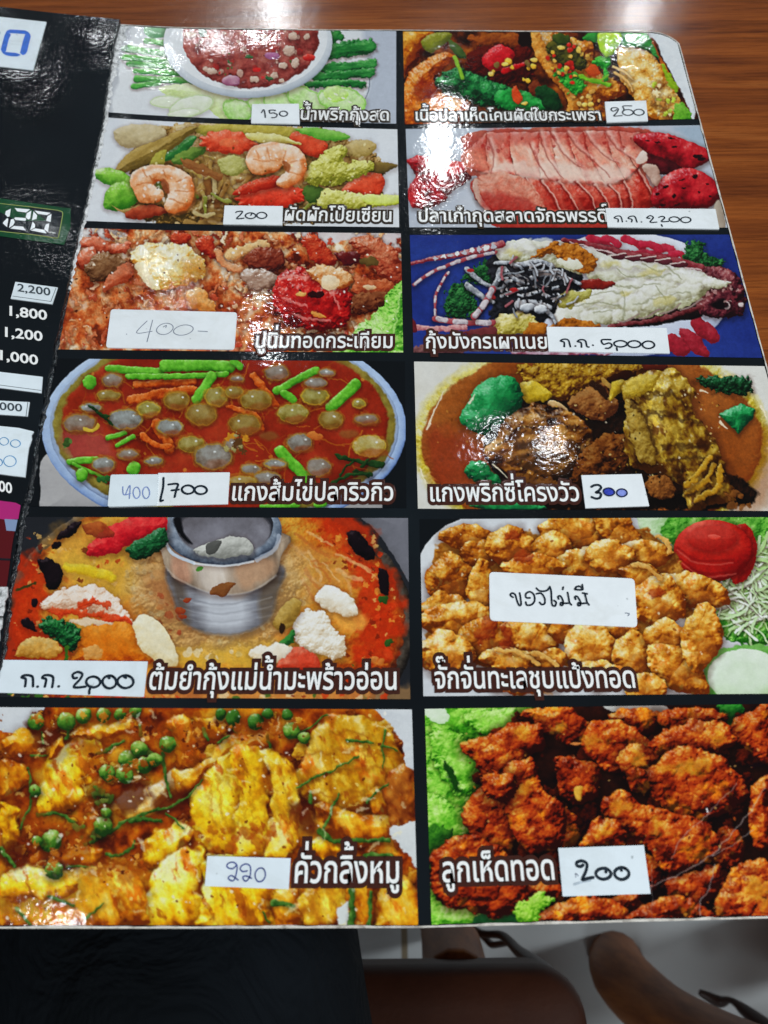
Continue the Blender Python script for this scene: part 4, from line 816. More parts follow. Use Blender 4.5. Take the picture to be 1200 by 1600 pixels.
FRY = '6c2c08 a85814 d08628 e8b04c f4d07c fceab8'
def dish_seafood_fritters(A):
    A.ground('d0d4d8 e2e5e8 eef0f0', 160, .5)
    lt = '1c5c0c 44902c 78bc4c b4e488'
    A.blob([(820, 10), (1220, 10), (1220, 120), (1130, 240), (860, 220), (820, 140)], lt, wob=10, bump=8, bs=26, tex=.6, ts=26)
    A.blob([(755, 10), (860, 10), (830, 70), (880, 120), (800, 110)], 'a8cc90 d4e8c4 ecf6e0', wob=4)
    A.blob([(1020, 340), (1100, 300), (1220, 290), (1220, 440), (1130, 460), (1040, 420)], lt, wob=12, bump=7, bs=24, tex=.6)
    A.blob([(1060, 250), (1160, 120), (1220, 80), (1220, 340), (1080, 380), (1030, 330)], '7cac54 a8cc84 d0e4b8', wob=14, tex=.7, ts=20)
    A.shreds([(1060, 240), (1150, 140), (1220, 90), (1220, 360), (1100, 400), (1030, 340)], 150, 90, 7, ['e8f4dc', 'd0e8b8', 'f4faee', 'b8d894', 'c4dca8'], wob=2, shadow=.3, ss=3, tex=0, edge=2)
    A.blob([(980, 560), (1020, 480), (1110, 454), (1220, 470), (1220, 640), (1000, 640)], '4c9434 8cc46c', wob=3, tex=.2, shadow=.3)
    A.blob(ell(1122, 558, 128, 92), 'b4cc9c d8e8cc eef6e8', wob=2, amb=.7, tex=.25, ts=50, R=50)
    A.blob([(1060, 70), (1110, 40), (1150, 70), (1162, 140), (1140, 210), (1080, 240)], '8c0c0c b82018 d84030', wob=4, shadow=.4, spec=.2)
    A.blob(ell(1012, 132, 134, 106), '640606 981210 b8241a d0443a ec8870', wob=1, shadow=.5, ss=12, tex=.25, ts=60, R=120, relief=.6, amb=.52)
    A.still(ell(1030, 130, 150, 120), 10)
    A.tint([(940, 60), (1060, 50), (1090, 90), (960, 100)], 'e4685c', .55, 30, 6)
    A.blob(ell(1010, 90, 84, 44), '981410 bc2a20 d84c40', wob=2, R=60, tex=.2, amb=.6, alpha=.7, edge=8, shadow=.3)
    A.blob(ell(1018, 86, 22, 9), 'd84030 f08878', wob=3, alpha=.8)
    for p in ([(900, 160), (980, 210), (1090, 200)], [(890, 120), (960, 165), (1080, 165)]):
        A.line(p, 7, '740c0c', wob=2, edge=7, alpha=.5, tex=0)
        A.line([(x, y + 10) for x, y in p], 5, 'dc7868', wob=2, edge=5, alpha=.5, tex=0)
    L_ = (((178, 84, 84, 42, 0), .5), ((218, 146, 62, 46, .2), .48), ((324, 120, 76, 66, 0), .42), ((540, 64, 112, 54, .1), .48), ((690, 62, 84, 48, .5), .55), ((464, 120, 58, 52, 0), .5), ((790, 140, 82, 42, .1), .5),
          ((116, 230, 78, 80, 0), .42), ((220, 250, 42, 76, 0), .55), ((600, 180, 130, 50, 0), .6), ((400, 190, 100, 40, 0), .45), ((660, 150, 80, 56, 0), .55), ((770, 220, 70, 40, .3), .5), ((100, 330, 80, 50, 0), .5), ((945, 268, 116, 52, .25), .58), ((826, 306, 90, 78, .2), .6),
          ((160, 380, 130, 66, .1), .5), ((236, 440, 92, 74, 0), .36), ((96, 480, 92, 66, 0), .7), ((390, 424, 90, 52, .4), .55), ((498, 404, 44, 40, 0), .4), ((700, 400, 50, 40, 0), .5), ((594, 460, 76, 88, 0), .68), ((740, 486, 64, 76, 0), .6), ((848, 420, 70, 52, 0), .52),
          ((890, 536, 108, 62, .6), .6), ((974, 430, 62, 104, .15), .58), ((320, 504, 96, 40, .1), .55), ((460, 504, 50, 32, 0), .5), ((620, 552, 90, 40, 0), .6), ((780, 596, 70, 40, .1), .7), ((380, 590, 110, 30, 0), .6))
    A.blob([(60, 170), (120, 90), (420, 70), (760, 60), (860, 130), (960, 260), (940, 330), (1010, 420), (980, 520), (900, 560), (800, 560), (640, 540), (500, 540), (240, 530), (60, 520), (40, 420), (80, 330)], '8c4c14 b87828 d8a048', wob=14, ws=40, bump=5, bs=26, tex=.7, amb=.42, edge=6)
    for q in ((480, 470, 46, 24), (790, 300, 20, 30), (900, 380, 22, 14), (700, 560, 30, 30), (160, 175, 22, 12), (180, 300, 14, 12), (640, 410, 16, 14), (340, 470, 40, 16)):
        A.blob(ell(*q), 'd4d6d8 f0f1f0', wob=8, edge=4)
    for q, am in L_:
        q = (q[0], q[1], q[2] * 1.1, q[3] * 1.12, q[4]); am += .07
        A.blob(ell(*q, wav=.05, nw=4), FRY, wob=7, ws=36, bump=4, bs=30, lump=13, ls=44, shadow=.45, ss=12, sdir=(3, 7), tex=.6, ts=36, spec=.5, sp=.93, amb=am - .14, k=.72, R=min(q[2], q[3]) * .9, mot=(('b05a10', 34, .1, .35, .65), ('f2cc6c', 22, .28, .2, .4)))
        x, y, rx, ry = q[:4]
        A.blob(ell(x + rx * .2, y + ry * .35, rx * .45, ry * .4, .3), 'a8581c c47c30', wob=10, edge=16, alpha=.45, tex=.3, relief=0)
    for q in ((365, 155, 30, 24), (240, 400, 30, 50, .5), (820, 278, 26, 16), (310, 430, 24, 50), (330, 80, 30, 22)):
        A.blob(ell(*q), '6c1808 9c3410 c06428', wob=10, edge=10, alpha=.75, bump=3)
    for p in ([(740, 180), (790, 190), (830, 230)], [(270, 470), (350, 480), (420, 520)], [(820, 84), (856, 100), (862, 140)], [(400, 480), (450, 500), (480, 530)]):
        A.line(p, 16, 'b8742c e0b060 f4d898', wob=5, shadow=.4)
    A.spots([(40, 60), (800, 60), (1000, 300), (1000, 520), (60, 520)], 40, (2, 6), ['fdf4d8', '8c4410', 'f8e0a0'], wob=3, tex=0, relief=0, alpha=.7)
    A.blob(ell(30, 470, 20, 8), '7c4014', wob=5, edge=5)
    # plate's rim at the upper left lies on the black page
    p = [(-20, -20), (165, -20), (150, 26), (100, 46), (60, 80), (30, 116), (12, 152), (-20, 160)]
    A.blob(p, '101418', sm=False, wob=0, tex=0, relief=0)

def dish_dry_curry_pork(A):
    A.ground('521806 943808 bc5c10 d88a1c e8b038', 48, .9, 4, .48)
    A.blob([(-20, 0), (120, 0), (90, 60), (60, 85), (-20, 80)], 'd8dce0 eceeee', wob=5)
    A.spots([(0, 25), (1180, 25), (1180, 640), (0, 640)], 130, (10, 30), ['6c2808 a85418 d08c30', '8c4410 c8801c e8b840', 'a05c14 d8a028 f0cc50', '541804 84380c b06424'], wob=9, ws=20, bump=6, bs=14, shadow=.45, ss=7, tex=.4, ts=16, spec=.35)
    Y = '8c4406 cc800c f0b41c f8d830 fcec60 fef8b0'
    Y2 = '8c4408 c0801c dca84c ecc878 f6e2ac'
    D = '7c3206 bc640c e0981c f0bc34 f8dc70'
    P = (([(0, 130), (20, 92), (70, 84), (108, 110), (90, 150), (40, 160)], D, .5), ([(0, 170), (70, 170), (90, 230), (40, 280), (0, 270)], D, .45), ([(0, 290), (50, 320), (50, 400), (0, 420)], Y, .5),
         ([(102, 292), (126, 200), (196, 122), (262, 104), (296, 150), (256, 226), (214, 300), (150, 318)], Y, .56), ([(170, 90), (250, 70), (390, 45), (400, 90), (300, 100)], D, .55), ([(130, 130), (180, 100), (190, 130), (140, 170)], D, .5),
         ([(320, 300), (350, 262), (430, 240), (490, 190), (500, 250), (460, 290), (380, 340), (326, 330)], Y2, .6), ([(470, 60), (520, 40), (560, 120), (560, 190), (500, 200), (490, 110)], D, .5),
         ([(490, 200), (560, 190), (640, 100), (740, 90), (780, 110), (640, 160), (560, 240), (500, 260)], D, .52), ([(570, 40), (660, 60), (650, 100), (590, 90)], Y, .5),
         ([(850, 190), (880, 100), (930, 60), (1010, 45), (1100, 80), (1146, 150), (1130, 230), (1060, 290), (980, 322), (900, 300), (850, 240)], '7c3c06 b06c10 d0981c e0b840 f0d880', .52),
         ([(548, 330), (552, 250), (600, 180), (650, 150), (672, 220), (668, 320), (680, 420), (610, 436), (560, 400)], 'a85c06 dc9c14 f2c424 f8dc3c fcec80', .6),
         ([(650, 156), (700, 130), (756, 132), (770, 220), (762, 330), (770, 440), (690, 446), (666, 380), (670, 260)], 'a85c06 dc9c14 f2c424 f8dc3c fcec80', .6),
         ([(752, 136), (812, 166), (838, 240), (852, 330), (840, 410), (800, 462), (752, 440), (758, 330), (768, 230)], 'a45c06 d8981c f0c42c f8dc54 fcf0a0', .6),
         ([(398, 440), (430, 384), (500, 356), (540, 366), (530, 410), (440, 466)], Y, .56), ([(380, 650), (404, 560), (450, 470), (530, 424), (590, 440), (570, 520), (600, 600), (590, 650)], Y, .62), ([(560, 650), (580, 540), (570, 460), (650, 440), (740, 470), (800, 540), (770, 600), (790, 650)], Y, .58),
         ([(0, 500), (60, 470), (220, 482), (320, 470), (400, 500), (410, 580), (380, 650), (0, 650)], D, .58), ([(0, 500), (80, 476), (200, 490), (220, 540), (60, 570), (0, 560)], Y, .56),
         ([(190, 440), (230, 410), (290, 430), (270, 470), (200, 470)], D, .5), ([(780, 560), (840, 540), (880, 640), (780, 650)], D, .5), ([(850, 540), (930, 480), (990, 500), (980, 600), (920, 650), (860, 640)], '8c4408 c8841c e8bc30 f4d868', .55),
         ([(900, 300), (1000, 320), (1110, 340), (1120, 400), (1000, 410), (930, 380)], D, .45), ([(890, 400), (930, 380), (970, 410), (960, 470), (910, 460)], Y, .5), ([(1050, 270), (1100, 250), (1140, 290), (1080, 330)], D, .5),
         ([(1100, 200), (1170, 190), (1180, 340), (1110, 350)], '5c1c06 8c4414 b86c24 d09840', .5), ([(1080, 540), (1140, 500), (1190, 560), (1190, 650), (1060, 650)], D, .5), ([(1000, 500), (1060, 520), (1060, 650), (1000, 650)], D, .42))
    for p, c, am in P:
        A.blob(p, c, wob=13, ws=60, bump=8, bs=40, lump=6, ls=50, shadow=.34, ss=16, sdir=(4, 9), tex=.7, ts=40, spec=.55, sp=.85, amb=am + .03, k=.6, R=50, edge=6, stretch=(1.2, 2.2), mot=(('b4560c', 40, .16, .3, .75), ('8c3408', 24, .34, .2, .6), ('fbe46c', 26, .32, .2, .4)))
    for x in range(600, 840, 30):
        A.line([(x - 14, 190 + abs(x - 720) * .2), (x, 270), (x + 10, 360 + (x % 4) * 12)], 9, 'b87c14', wob=12, ws=20, edge=9, alpha=.5, tex=.3)
    for p in ([(870, 230), (960, 200), (1100, 190)], [(880, 150), (1000, 140), (1120, 150)], [(940, 90), (1050, 100)], [(900, 270), (1040, 260)]):
        A.line(p, 11, '9c5810', wob=10, edge=9, alpha=.5)
    for z in ([(0, 400), (60, 400), (90, 450), (40, 470), (0, 460)], [(320, 270), (420, 220), (410, 280), (340, 330)], [(470, 250), (540, 260), (520, 300), (440, 320)], [(230, 380), (320, 400), (380, 440), (300, 430)], [(840, 280), (900, 330), (890, 380), (845, 350)], [(90, 60), (160, 80), (140, 130), (100, 110)]):
        A.tint(z, '4c1408', .7, 20, 16)
    A.spots([(540, 340), (800, 350), (760, 440), (560, 430)], 30, (6, 18), ['a8480c c87420', '9c3c0c b86418'], wob=8, edge=6, alpha=.6)
    A.blob([(1062, 10), (1190, 10), (1190, 190), (1150, 170), (1140, 110), (1100, 60)], 'd4d8dc ecefef', wob=5, edge=3)
    A.blob([(1110, 366), (1190, 350), (1190, 470), (1150, 430)], 'd8dcdc eef0ee', wob=7, edge=3)
    A.blob([(960, 600), (990, 570), (985, 640), (970, 640)], 'e4e8e4', wob=4)
    G = '14300c 305a1c 507c30 84a858'
    for p, w in (([(280, 148), (320, 126), (350, 114)], 14), ([(466, 150), (470, 220), (482, 276)], 13), ([(240, 410), (300, 380), (360, 340), (450, 305)], 15), ([(370, 338), (420, 336), (456, 340)], 17), ([(450, 310), (520, 280), (578, 228)], 9),
                 ([(300, 438), (350, 436), (380, 400)], 13), ([(842, 246), (940, 200), (1020, 156)], 8), ([(985, 114), (1060, 120)], 11), ([(1090, 80), (1090, 190)], 9), ([(1086, 130), (1130, 140)], 9), ([(1040, 290), (1100, 236)], 10), ([(910, 380), (940, 320), (966, 264)], 10),
                 ([(910, 368), (950, 400), (1020, 398), (1104, 396)], 18), ([(110, 324), (160, 322), (210, 348)], 14), ([(60, 360), (80, 310), (90, 260), (80, 190)], 9), ([(140, 556), (210, 582)], 13), ([(50, 592), (80, 630), (96, 644)], 12), ([(240, 620), (296, 576)], 10),
                 ([(0, 420), (40, 470)], 16), ([(776, 570), (830, 586)], 24), ([(750, 600), (764, 630)], 11), ([(820, 110), (870, 80), (930, 40)], 9), ([(400, 100), (396, 70)], 14), ([(190, 110), (192, 80)], 11), ([(120, 120), (116, 90)], 9), ([(1000, 640), (1000, 540)], 26), ([(1050, 640), (1056, 540)], 18),
                 ([(190, 470), (270, 470)], 8), ([(880, 290), (886, 260)], 12), ([(470, 320), (520, 360)], 10), ([(1040, 440), (1110, 440)], 24), ([(580, 80), (590, 110)], 14), ([(640, 60), (670, 90)], 11), ([(760, 100), (768, 130)], 11), ([(620, 120), (650, 100)], 10), ([(90, 160), (130, 155)], 8)):
        A.line(p, w * .8, G, w1=w * .55, wob=4, ws=30, shadow=.35, ss=5, tex=.5, ts=14, edge=3)
    A.spots([(260, 220), (320, 240), (330, 310), (260, 290)], 14, (7, 14), ['3c5c1c 6c8c34', '5c6c24 8c9448'], wob=5, shadow=.3, alpha=.9)
    A.spots([(380, 130), (450, 140), (450, 190), (390, 180)], 10, (7, 14), ['3c5c1c 6c8c34', '4c7424 7ca044'], wob=4, shadow=.3)
    A.spots([(180, 340), (280, 350), (290, 400), (200, 400)], 12, (7, 14), ['5c6424 8c8c3c', '4c6c20 7c9840'], wob=5, shadow=.3)
    for z in ([(240, 120), (300, 160), (290, 240), (250, 210)], [(360, 60), (470, 80), (470, 110), (380, 110)], [(90, 320), (180, 340), (260, 400), (220, 450), (130, 440), (80, 380)], [(500, 60), (560, 60), (580, 170), (530, 200)], [(560, 60), (820, 60), (840, 120), (700, 110)], [(240, 470), (400, 440), (420, 500), (300, 500)]):
        A.tint(z, 'a0480c', .6, 22, 20)
        A.spots(z, 26, (4, 10), ['8c3408 c06418', 'd89030 f0c060', '4c1404', 'b85410'], wob=5, ws=9, tex=.3, alpha=.8, spec=.4)
    pc = '1c3c12 3f701f 6f9c3a a4c468 d8e8b0'
    for q in ((104, 60, 27), (190, 58, 27), (240, 44, 25), (290, 40, 22), (342, 38, 20), (390, 30, 20), (310, 204, 28), (357, 166, 28), (356, 212, 27), (402, 136, 26), (411, 184, 27), (442, 168, 22), (477, 123, 28), (627, 38, 18), (665, 48, 24), (727, 60, 25), (762, 36, 16),
              (830, 86, 26), (862, 106, 18), (287, 357, 29), (141, 398, 34), (106, 400, 17), (150, 483, 29), (98, 256, 20), (302, 318, 18), (815, 40, 18)):
        A.blob(ell(q[0] + 3 * A.rs.randn(), q[1], q[2] * (.86 + .16 * A.rs.rand()), q[2] * (.84 + .14 * A.rs.rand()), A.rs.rand()), pc if q[1] > 70 or q[0] < 420 else '12300c 2c5c18 4c8030 78a858', wob=1.5, shadow=.5, ss=8, tex=.4, ts=18, spec=.7, sp=.92, amb=.45, k=.7, R=q[2] * 1.1, mot=(('8c7c28', 16, .28, .2, .5),))
    for z in ([(90, 40), (400, 20), (400, 60), (90, 80)], [(280, 200), (430, 160), (440, 220), (290, 230)], [(100, 400), (160, 400), (160, 500), (100, 500)], [(640, 50), (860, 40), (860, 110), (640, 80)]):
        A.spots(z, 9, (7, 15), ['a85410 d08828', 'c88420 e8b848', '843808 b05c14'], wob=6, ws=10, tex=.4, spec=.5, alpha=.85)
    A.shreds([(0, 30), (1150, 30), (1150, 640), (0, 640)], 90, 26, 7, ['fdf4c8', 'fffbe8', 'f8e080'], wob=4, ws=10, tex=0, relief=0, edge=4, alpha=.5)
    A.spots([(0, 30), (1100, 30), (1150, 640), (0, 640)], 260, (2, 6), ['fdf4d0', 'f8e088', 'fffaf0', '5c1c08', '7c3008'], wob=2, tex=0, relief=0, alpha=.75)

RED = '260604 641407 942c0e b44216 c85c1e da8230 ecb454'
def dish_fried_mushroom(A):
    A.ground('100506 260c08 40160a', 60, .8)
    lt = '145008 3c8c18 70bc34 a8e060 d8f6a4'
    A.blob([(20, 10), (380, 10), (370, 90), (240, 140), (240, 260), (200, 330), (190, 450), (90, 520), (20, 560)], lt, wob=9, bump=14, bs=46, tex=.55, ts=50, amb=.55)
    A.blob([(60, 80), (160, 120), (230, 240), (200, 320), (120, 300), (60, 200)], lt, wob=10, bump=10, bs=36, shadow=.4, tex=.5, ts=40, amb=.6)
    A.blob([(30, 330), (110, 340), (180, 440), (90, 520), (30, 560)], lt, wob=9, bump=10, bs=36, shadow=.4, tex=.5, ts=40, amb=.62)
    A.blob([(30, 440), (110, 430), (130, 470), (60, 540), (30, 540)], '0c3c0c 2c6c1c 54982c', wob=9, bump=6, tex=.4)
    A.blob([(170, 50), (330, 28), (360, 90), (250, 120)], lt, wob=9, bump=8, bs=30, shadow=.3, amb=.7)
    A.blob([(90, 210), (120, 230), (150, 310), (120, 290)], '0c3008 1c5010', wob=8, edge=8)
    A.blob([(20, 20), (100, 20), (110, 70), (60, 70)], 'd8ecc8 f4faec', wob=8)
    A.blob([(640, 15), (840, 15), (830, 50), (700, 40)], 'e4e8e4', wob=5)
    A.blob([(1030, 10), (1110, 10), (1090, 90), (1050, 70)], '0c4c14 2c8c2c 6cc458', wob=8, bump=5)
    A.blob([(40, 620), (90, 690), (200, 716), (250, 780), (40, 780)], lt, wob=8, bump=8, bs=36, amb=.66)
    A.blob([(200, 735), (330, 725), (380, 780), (200, 780)], '0c3c18 1c6c34 3c8c4c', wob=8, bump=5)
    A.spots([(180, 40), (1200, 20), (1200, 740), (420, 740), (230, 500)], 90, (22, 52), ['14040a 3c0c06 6c1a08 8c300c', '1c0604 4c1006 84260c b0501c'], wob=9, ws=24, bump=9, bs=20, lump=4, ls=24, shadow=.6, ss=10, tex=.4, amb=.36, alpha=.95)
    P = (([(480, 200), (555, 196), (622, 240), (612, 320), (545, 345), (490, 292)], .42), ([(480, 380), (540, 390), (550, 480), (500, 500)], .35), ([(690, 560), (760, 520), (830, 560), (820, 640), (720, 640)], .42), ([(1020, 460), (1060, 430), (1110, 470), (1110, 540), (1030, 560)], .38),
         ([(860, 620), (950, 590), (1030, 560), (1040, 640), (960, 700), (880, 680)], .34), ([(380, 620), (480, 620), (500, 670), (400, 680)], .4), ([(690, 650), (760, 660), (740, 700), (680, 690)], .42),
         ([(660, 46), (760, 24), (826, 44), (802, 112), (720, 92)], .42), ([(830, 44), (940, 24), (1046, 40), (1040, 84), (900, 98), (840, 80)], .48), ([(1074, 92), (1130, 40), (1210, 20), (1210, 200), (1120, 156)], .46), ([(366, 36), (480, 26), (568, 58), (582, 110), (520, 148), (440, 102)], .5),
         ([(570, 150), (592, 84), (680, 74), (760, 110), (824, 190), (760, 262), (690, 242), (618, 208)], .5), ([(690, 190), (740, 150), (810, 170), (820, 210), (750, 250), (700, 240)], .56), ([(794, 152), (860, 98), (960, 68), (1062, 88), (1078, 150), (1000, 188), (860, 192)], .52),
         ([(166, 166), (180, 134), (240, 128), (340, 78), (422, 90), (428, 160), (364, 200), (300, 250), (250, 262), (212, 214)], .5), ([(164, 402), (190, 330), (252, 306), (312, 380), (334, 480), (300, 524), (220, 482)], .46),
         ([(300, 260), (340, 212), (404, 212), (424, 300), (484, 340), (502, 460), (446, 512), (360, 484), (308, 370)], .5), ([(220, 260), (330, 250), (330, 340), (260, 340)], .44), ([(768, 262), (830, 208), (926, 162), (1040, 198), (1106, 270), (1104, 342), (960, 406), (868, 374), (796, 302)], .5),
         ([(720, 240), (780, 240), (790, 310), (730, 290)], .42), ([(638, 352), (700, 312), (762, 352), (880, 388), (1002, 430), (1024, 500), (962, 552), (850, 568), (788, 500), (700, 450)], .5), ([(570, 470), (600, 420), (662, 402), (706, 452), (690, 510), (580, 510)], .52),
         ([(1136, 330), (1170, 280), (1210, 262), (1210, 486), (1150, 470)], .5), ([(50, 560), (70, 520), (120, 470), (200, 464), (290, 520), (366, 620), (372, 684), (282, 738), (160, 702), (84, 672)], .44), ([(1018, 694), (1066, 600), (1150, 546), (1210, 580), (1210, 744), (1060, 744)], .54),
         ([(404, 740), (500, 690), (600, 664), (694, 700), (700, 760), (410, 765)], .5), ([(720, 752), (800, 690), (880, 668), (984, 700), (1000, 760)], .44))
    for p, am in P:
        p = np.array(p, float); p = p.mean(0) + (p - p.mean(0)) * 1.06
        A.blob(p, RED, wob=9, ws=34, bump=5, bs=18, lump=18, ls=46, shadow=.6, ss=20, tex=.55, ts=40, spec=.35, sp=.92, amb=am, k=.72, R=64, edge=4, mot=(('d8861c', 46, .2, .3, .65), ('5c0c06', 34, .2, .3, .5)))
    for q in ((940, 225, 70, 26, -.2), (640, 455, 26, 16), (820, 430, 16, 34), (760, 200, 30, 24), (370, 300, 26, 30), (360, 110, 30, 16), (1160, 640, 40, 40), (700, 360, 40, 20), (1030, 130, 30, 24), (850, 230, 34, 18), (490, 90, 26, 18), (600, 140, 30, 18), (1190, 690, 18, 30)):
        A.blob(ell(*q), 'c8781c e4a830 f0cc60', wob=12, ws=18, edge=16, alpha=.6, tex=.5, ts=14, relief=.3)
    A.blob([(540, 296), (570, 294), (556, 340), (542, 332)], 'a86c1c e0b048 f4d888', wob=3); A.blob(ell(545, 146, 20, 5), 'd88c4c', wob=2)
    A.blob([(340, 706), (380, 672), (424, 654), (470, 684), (420, 726), (410, 756), (346, 756)], '3c8010 78b82c acdc54 d8f48c', wob=9, ws=16, bump=8, bs=20, shadow=.5, amb=.6)
    for p, w in (([(1092, 282), (1000, 380), (905, 470), (870, 540)], 3), ([(1190, 300), (1120, 400), (1030, 500), (960, 560), (830, 620), (800, 636)], 4), ([(1016, 556), (996, 640), (970, 690), (968, 738)], 4), ([(1150, 440), (1080, 490), (1010, 530)], 3), ([(806, 560), (804, 660), (806, 750)], 2)):
        A.line(p, w, 'c8c0bc', wob=4, ws=30, edge=2, alpha=.55, tex=.4, ts=8)
    A.spots([(985, 370), (1000, 370), (1000, 390), (985, 390)], 3, (3, 5), ['f0f0f0'], tex=0)
    A.spots([(150, 80), (1180, 60), (1180, 740), (150, 700)], 160, (2, 6), ['e8a040', 'f0c878', '4c0c04', 'd86c24', '2c0604'], wob=2, tex=0, relief=0, alpha=.6)
# ---------------------------------------------------------------- page surface and tracing helpers
def lin(c):
    c = np.asarray(c, float)
    return np.where(c <= 0.04045, c / 12.92, ((c + 0.055) / 1.055) ** 2.4)

def hexlin(h):
    return tuple(lin([int(h[i:i + 2], 16) / 255.0 for i in (0, 2, 4)]))

US = -0.148                                     # the fold between the two pages
def hpage(u, v):
    u = np.asarray(u, float); v = np.asarray(v, float)
    return 0.0046 * np.exp(-(u - US) / 0.05) * np.clip((v + 0.06) / 0.26, 0, 1) ** 1.2
def hface(u, v):
    d = US - np.asarray(u, float)
    return hpage(US, v) + 0.0024 + 0.10 * d + 0.25 * d * np.abs(d)

def rays(p):
    p = np.atleast_2d(np.asarray(p, float))
    d = np.stack([(p[:, 0] - 600) / 1200.0, -(p[:, 1] - 800) / 1200.0, -np.ones(len(p))], 1)
    return d @ RC.T
def on_surf(p, h=hpage, eps=0.0):
    """points of the traced outline on a page's surface (page axes u, v, z)"""
    d = rays(p); z = np.zeros(len(d))
    for _ in range(12):
        t = (z - CAMC[2]) / d[:, 2]; q = CAMC + d * t[:, None]; z = h(q[:, 0], q[:, 1]) + eps
    t = (z - CAMC[2]) / d[:, 2]
    return CAMC + d * t[:, None]
def drop(u, v, h=hpage, eps=0.0):
    u = np.asarray(u, float); v = np.asarray(v, float)
    return np.stack([u, v, h(u, v) + eps], -1)
def seen(P):
    q = (P - CAMC) @ RC
    return 600 + 1200 * q[..., 0] / -q[..., 2], 800 - 1200 * q[..., 1] / -q[..., 2]
def at_height(px, py, z):
    d = rays([(px, py)])[0]; t = (z - ZP - CAMC[2]) / d[2]; q = CAMC + d * t
    return Vector((q[0], q[1], z))

# ---------------------------------------------------------------- object helpers
def tag(o, label=None, cat=None, group=None, kind=None):
    if label: o['label'] = label
    if cat: o['category'] = cat
    if group: o['group'] = group
    if kind: o['kind'] = kind
    return o
def mesh_obj(name, verts, faces, mats, parent=None, mi=None, smooth_=False):
    me = bpy.data.meshes.new(name); me.from_pydata([tuple(v) for v in verts], [], faces)
    for m in (mats if isinstance(mats, (list, tuple)) else [mats]):
        me.materials.append(m)
    if mi is not None:
        me.polygons.foreach_set('material_index', mi)
    if smooth_:
        me.polygons.foreach_set('use_smooth', [True] * len(faces))
    me.update()
    o = bpy.data.objects.new(name, me); COL.objects.link(o)
    if parent: o.parent = parent
    return o
class MB:
    def __init__(self): self.v = []; self.f = []; self.m = []
    def add(self, pts, faces, m=0):
        n = len(self.v); self.v += [tuple(p) for p in pts]
        self.f += [tuple(i + n for i in f) for f in faces]; self.m += [m] * len(faces)
    def poly(self, pts, m=0, up=True):
        p = [tuple(q) for q in pts]; a = 0
        for i in range(len(p)):
            a += p[i - 1][0] * p[i][1] - p[i][0] * p[i - 1][1]
        self.add(p if a > 0 else p[::-1], [tuple(range(len(p)))], m)
    def slab(self, pts, th, m=0, ms=None):
        p = [tuple(q) for q in pts]; a = sum(p[i - 1][0] * p[i][1] - p[i][0] * p[i - 1][1] for i in range(len(p)))
        if a < 0: p = p[::-1]
        n = len(p); b = [(x, y, z - th) for x, y, z in p]
        self.add(p + b, [tuple(range(n))], m)
        self.add(p + b, [(i, n + i, n + (i + 1) % n, (i + 1) % n) for i in range(n)], m if ms is None else ms)
    def stroke(self, c, w, m=0, w1=None):
        """flat ribbon with round ends along 3-D points c"""
        c = np.asarray(c, float); n = len(c)
        t = np.gradient(c[:, :2], axis=0); t /= np.linalg.norm(t, axis=1)[:, None] + 1e-12
        nrm = np.stack([-t[:, 1], t[:, 0]], 1)
        ws = np.linspace(w, w1 or w, n) * 0.5
        L = c.copy(); Rr = c.copy(); L[:, :2] += nrm * ws[:, None]; Rr[:, :2] -= nrm * ws[:, None]
        self.add(list(L) + list(Rr), [(i, n + i, n + i + 1, i + 1) for i in range(n - 1)], m)
        for k, e in ((0, -1), (n - 1, 1)):
            an = math.atan2(t[k, 1] * e, t[k, 0] * e)
            fan = [c[k] + np.array([0, 0, 1e-6])] + [c[k] + np.array([ws[k] * math.cos(an + q), ws[k] * math.sin(an + q), 1e-6]) for q in np.linspace(-1.57, 1.57, 7)]
            self.add(fan, [(0, i, i + 1) for i in range(1, 7)], m)
    def build(self, name, mats, parent=None, smooth_=False):
        return mesh_obj(name, self.v, self.f, mats, parent, self.m, smooth_)

# ---------------------------------------------------------------- materials
def mat(name, color=(0.5, 0.5, 0.5), rough=0.5, spec=0.5, coat=0.0, coat_rough=0.05):
    m = bpy.data.materials.new(name); m.use_nodes = True; nt = m.node_tree
    b = nt.nodes['Principled BSDF']; b.inputs['Base Color'].default_value = (*color[:3], 1)
    b.inputs['Roughness'].default_value = rough; b.inputs['Specular IOR Level'].default_value = spec
    b.inputs['Coat Weight'].default_value = coat; b.inputs['Coat Roughness'].default_value = coat_rough
    return m, nt, b
def nd(nt, kind, **kw):
    n = nt.nodes.new(kind)
    for k, v in kw.items():
        if k in n.inputs: n.inputs[k].default_value = v
        else: setattr(n, k, v)
    return n
def noise(nt, vec, scale, detail=3, rough=0.5, dist=0.0):
    n = nd(nt, 'ShaderNodeTexNoise', Scale=scale, Detail=detail, Roughness=rough, Distortion=dist); nt.links.new(vec, n.inputs['Vector']); return n
def coords(nt, scale=(1, 1, 1), rot=(0, 0, 0)):
    g = nt.nodes.new('ShaderNodeNewGeometry'); mp = nd(nt, 'ShaderNodeMapping'); mp.inputs['Scale'].default_value = scale
    mp.inputs['Rotation'].default_value = rot
    nt.links.new(g.outputs['Position'], mp.inputs['Vector']); return mp.outputs[0]
def ramp_node(nt, fac, stops):
    r = nt.nodes.new('ShaderNodeValToRGB'); e = r.color_ramp.elements
    while len(e) < len(stops): e.new(0.5)
    for k, (p, c) in enumerate(stops):
        e[k].position = p; e[k].color = (*c, 1) if len(c) == 3 else c
    nt.links.new(fac, r.inputs[0]); return r.outputs[0]
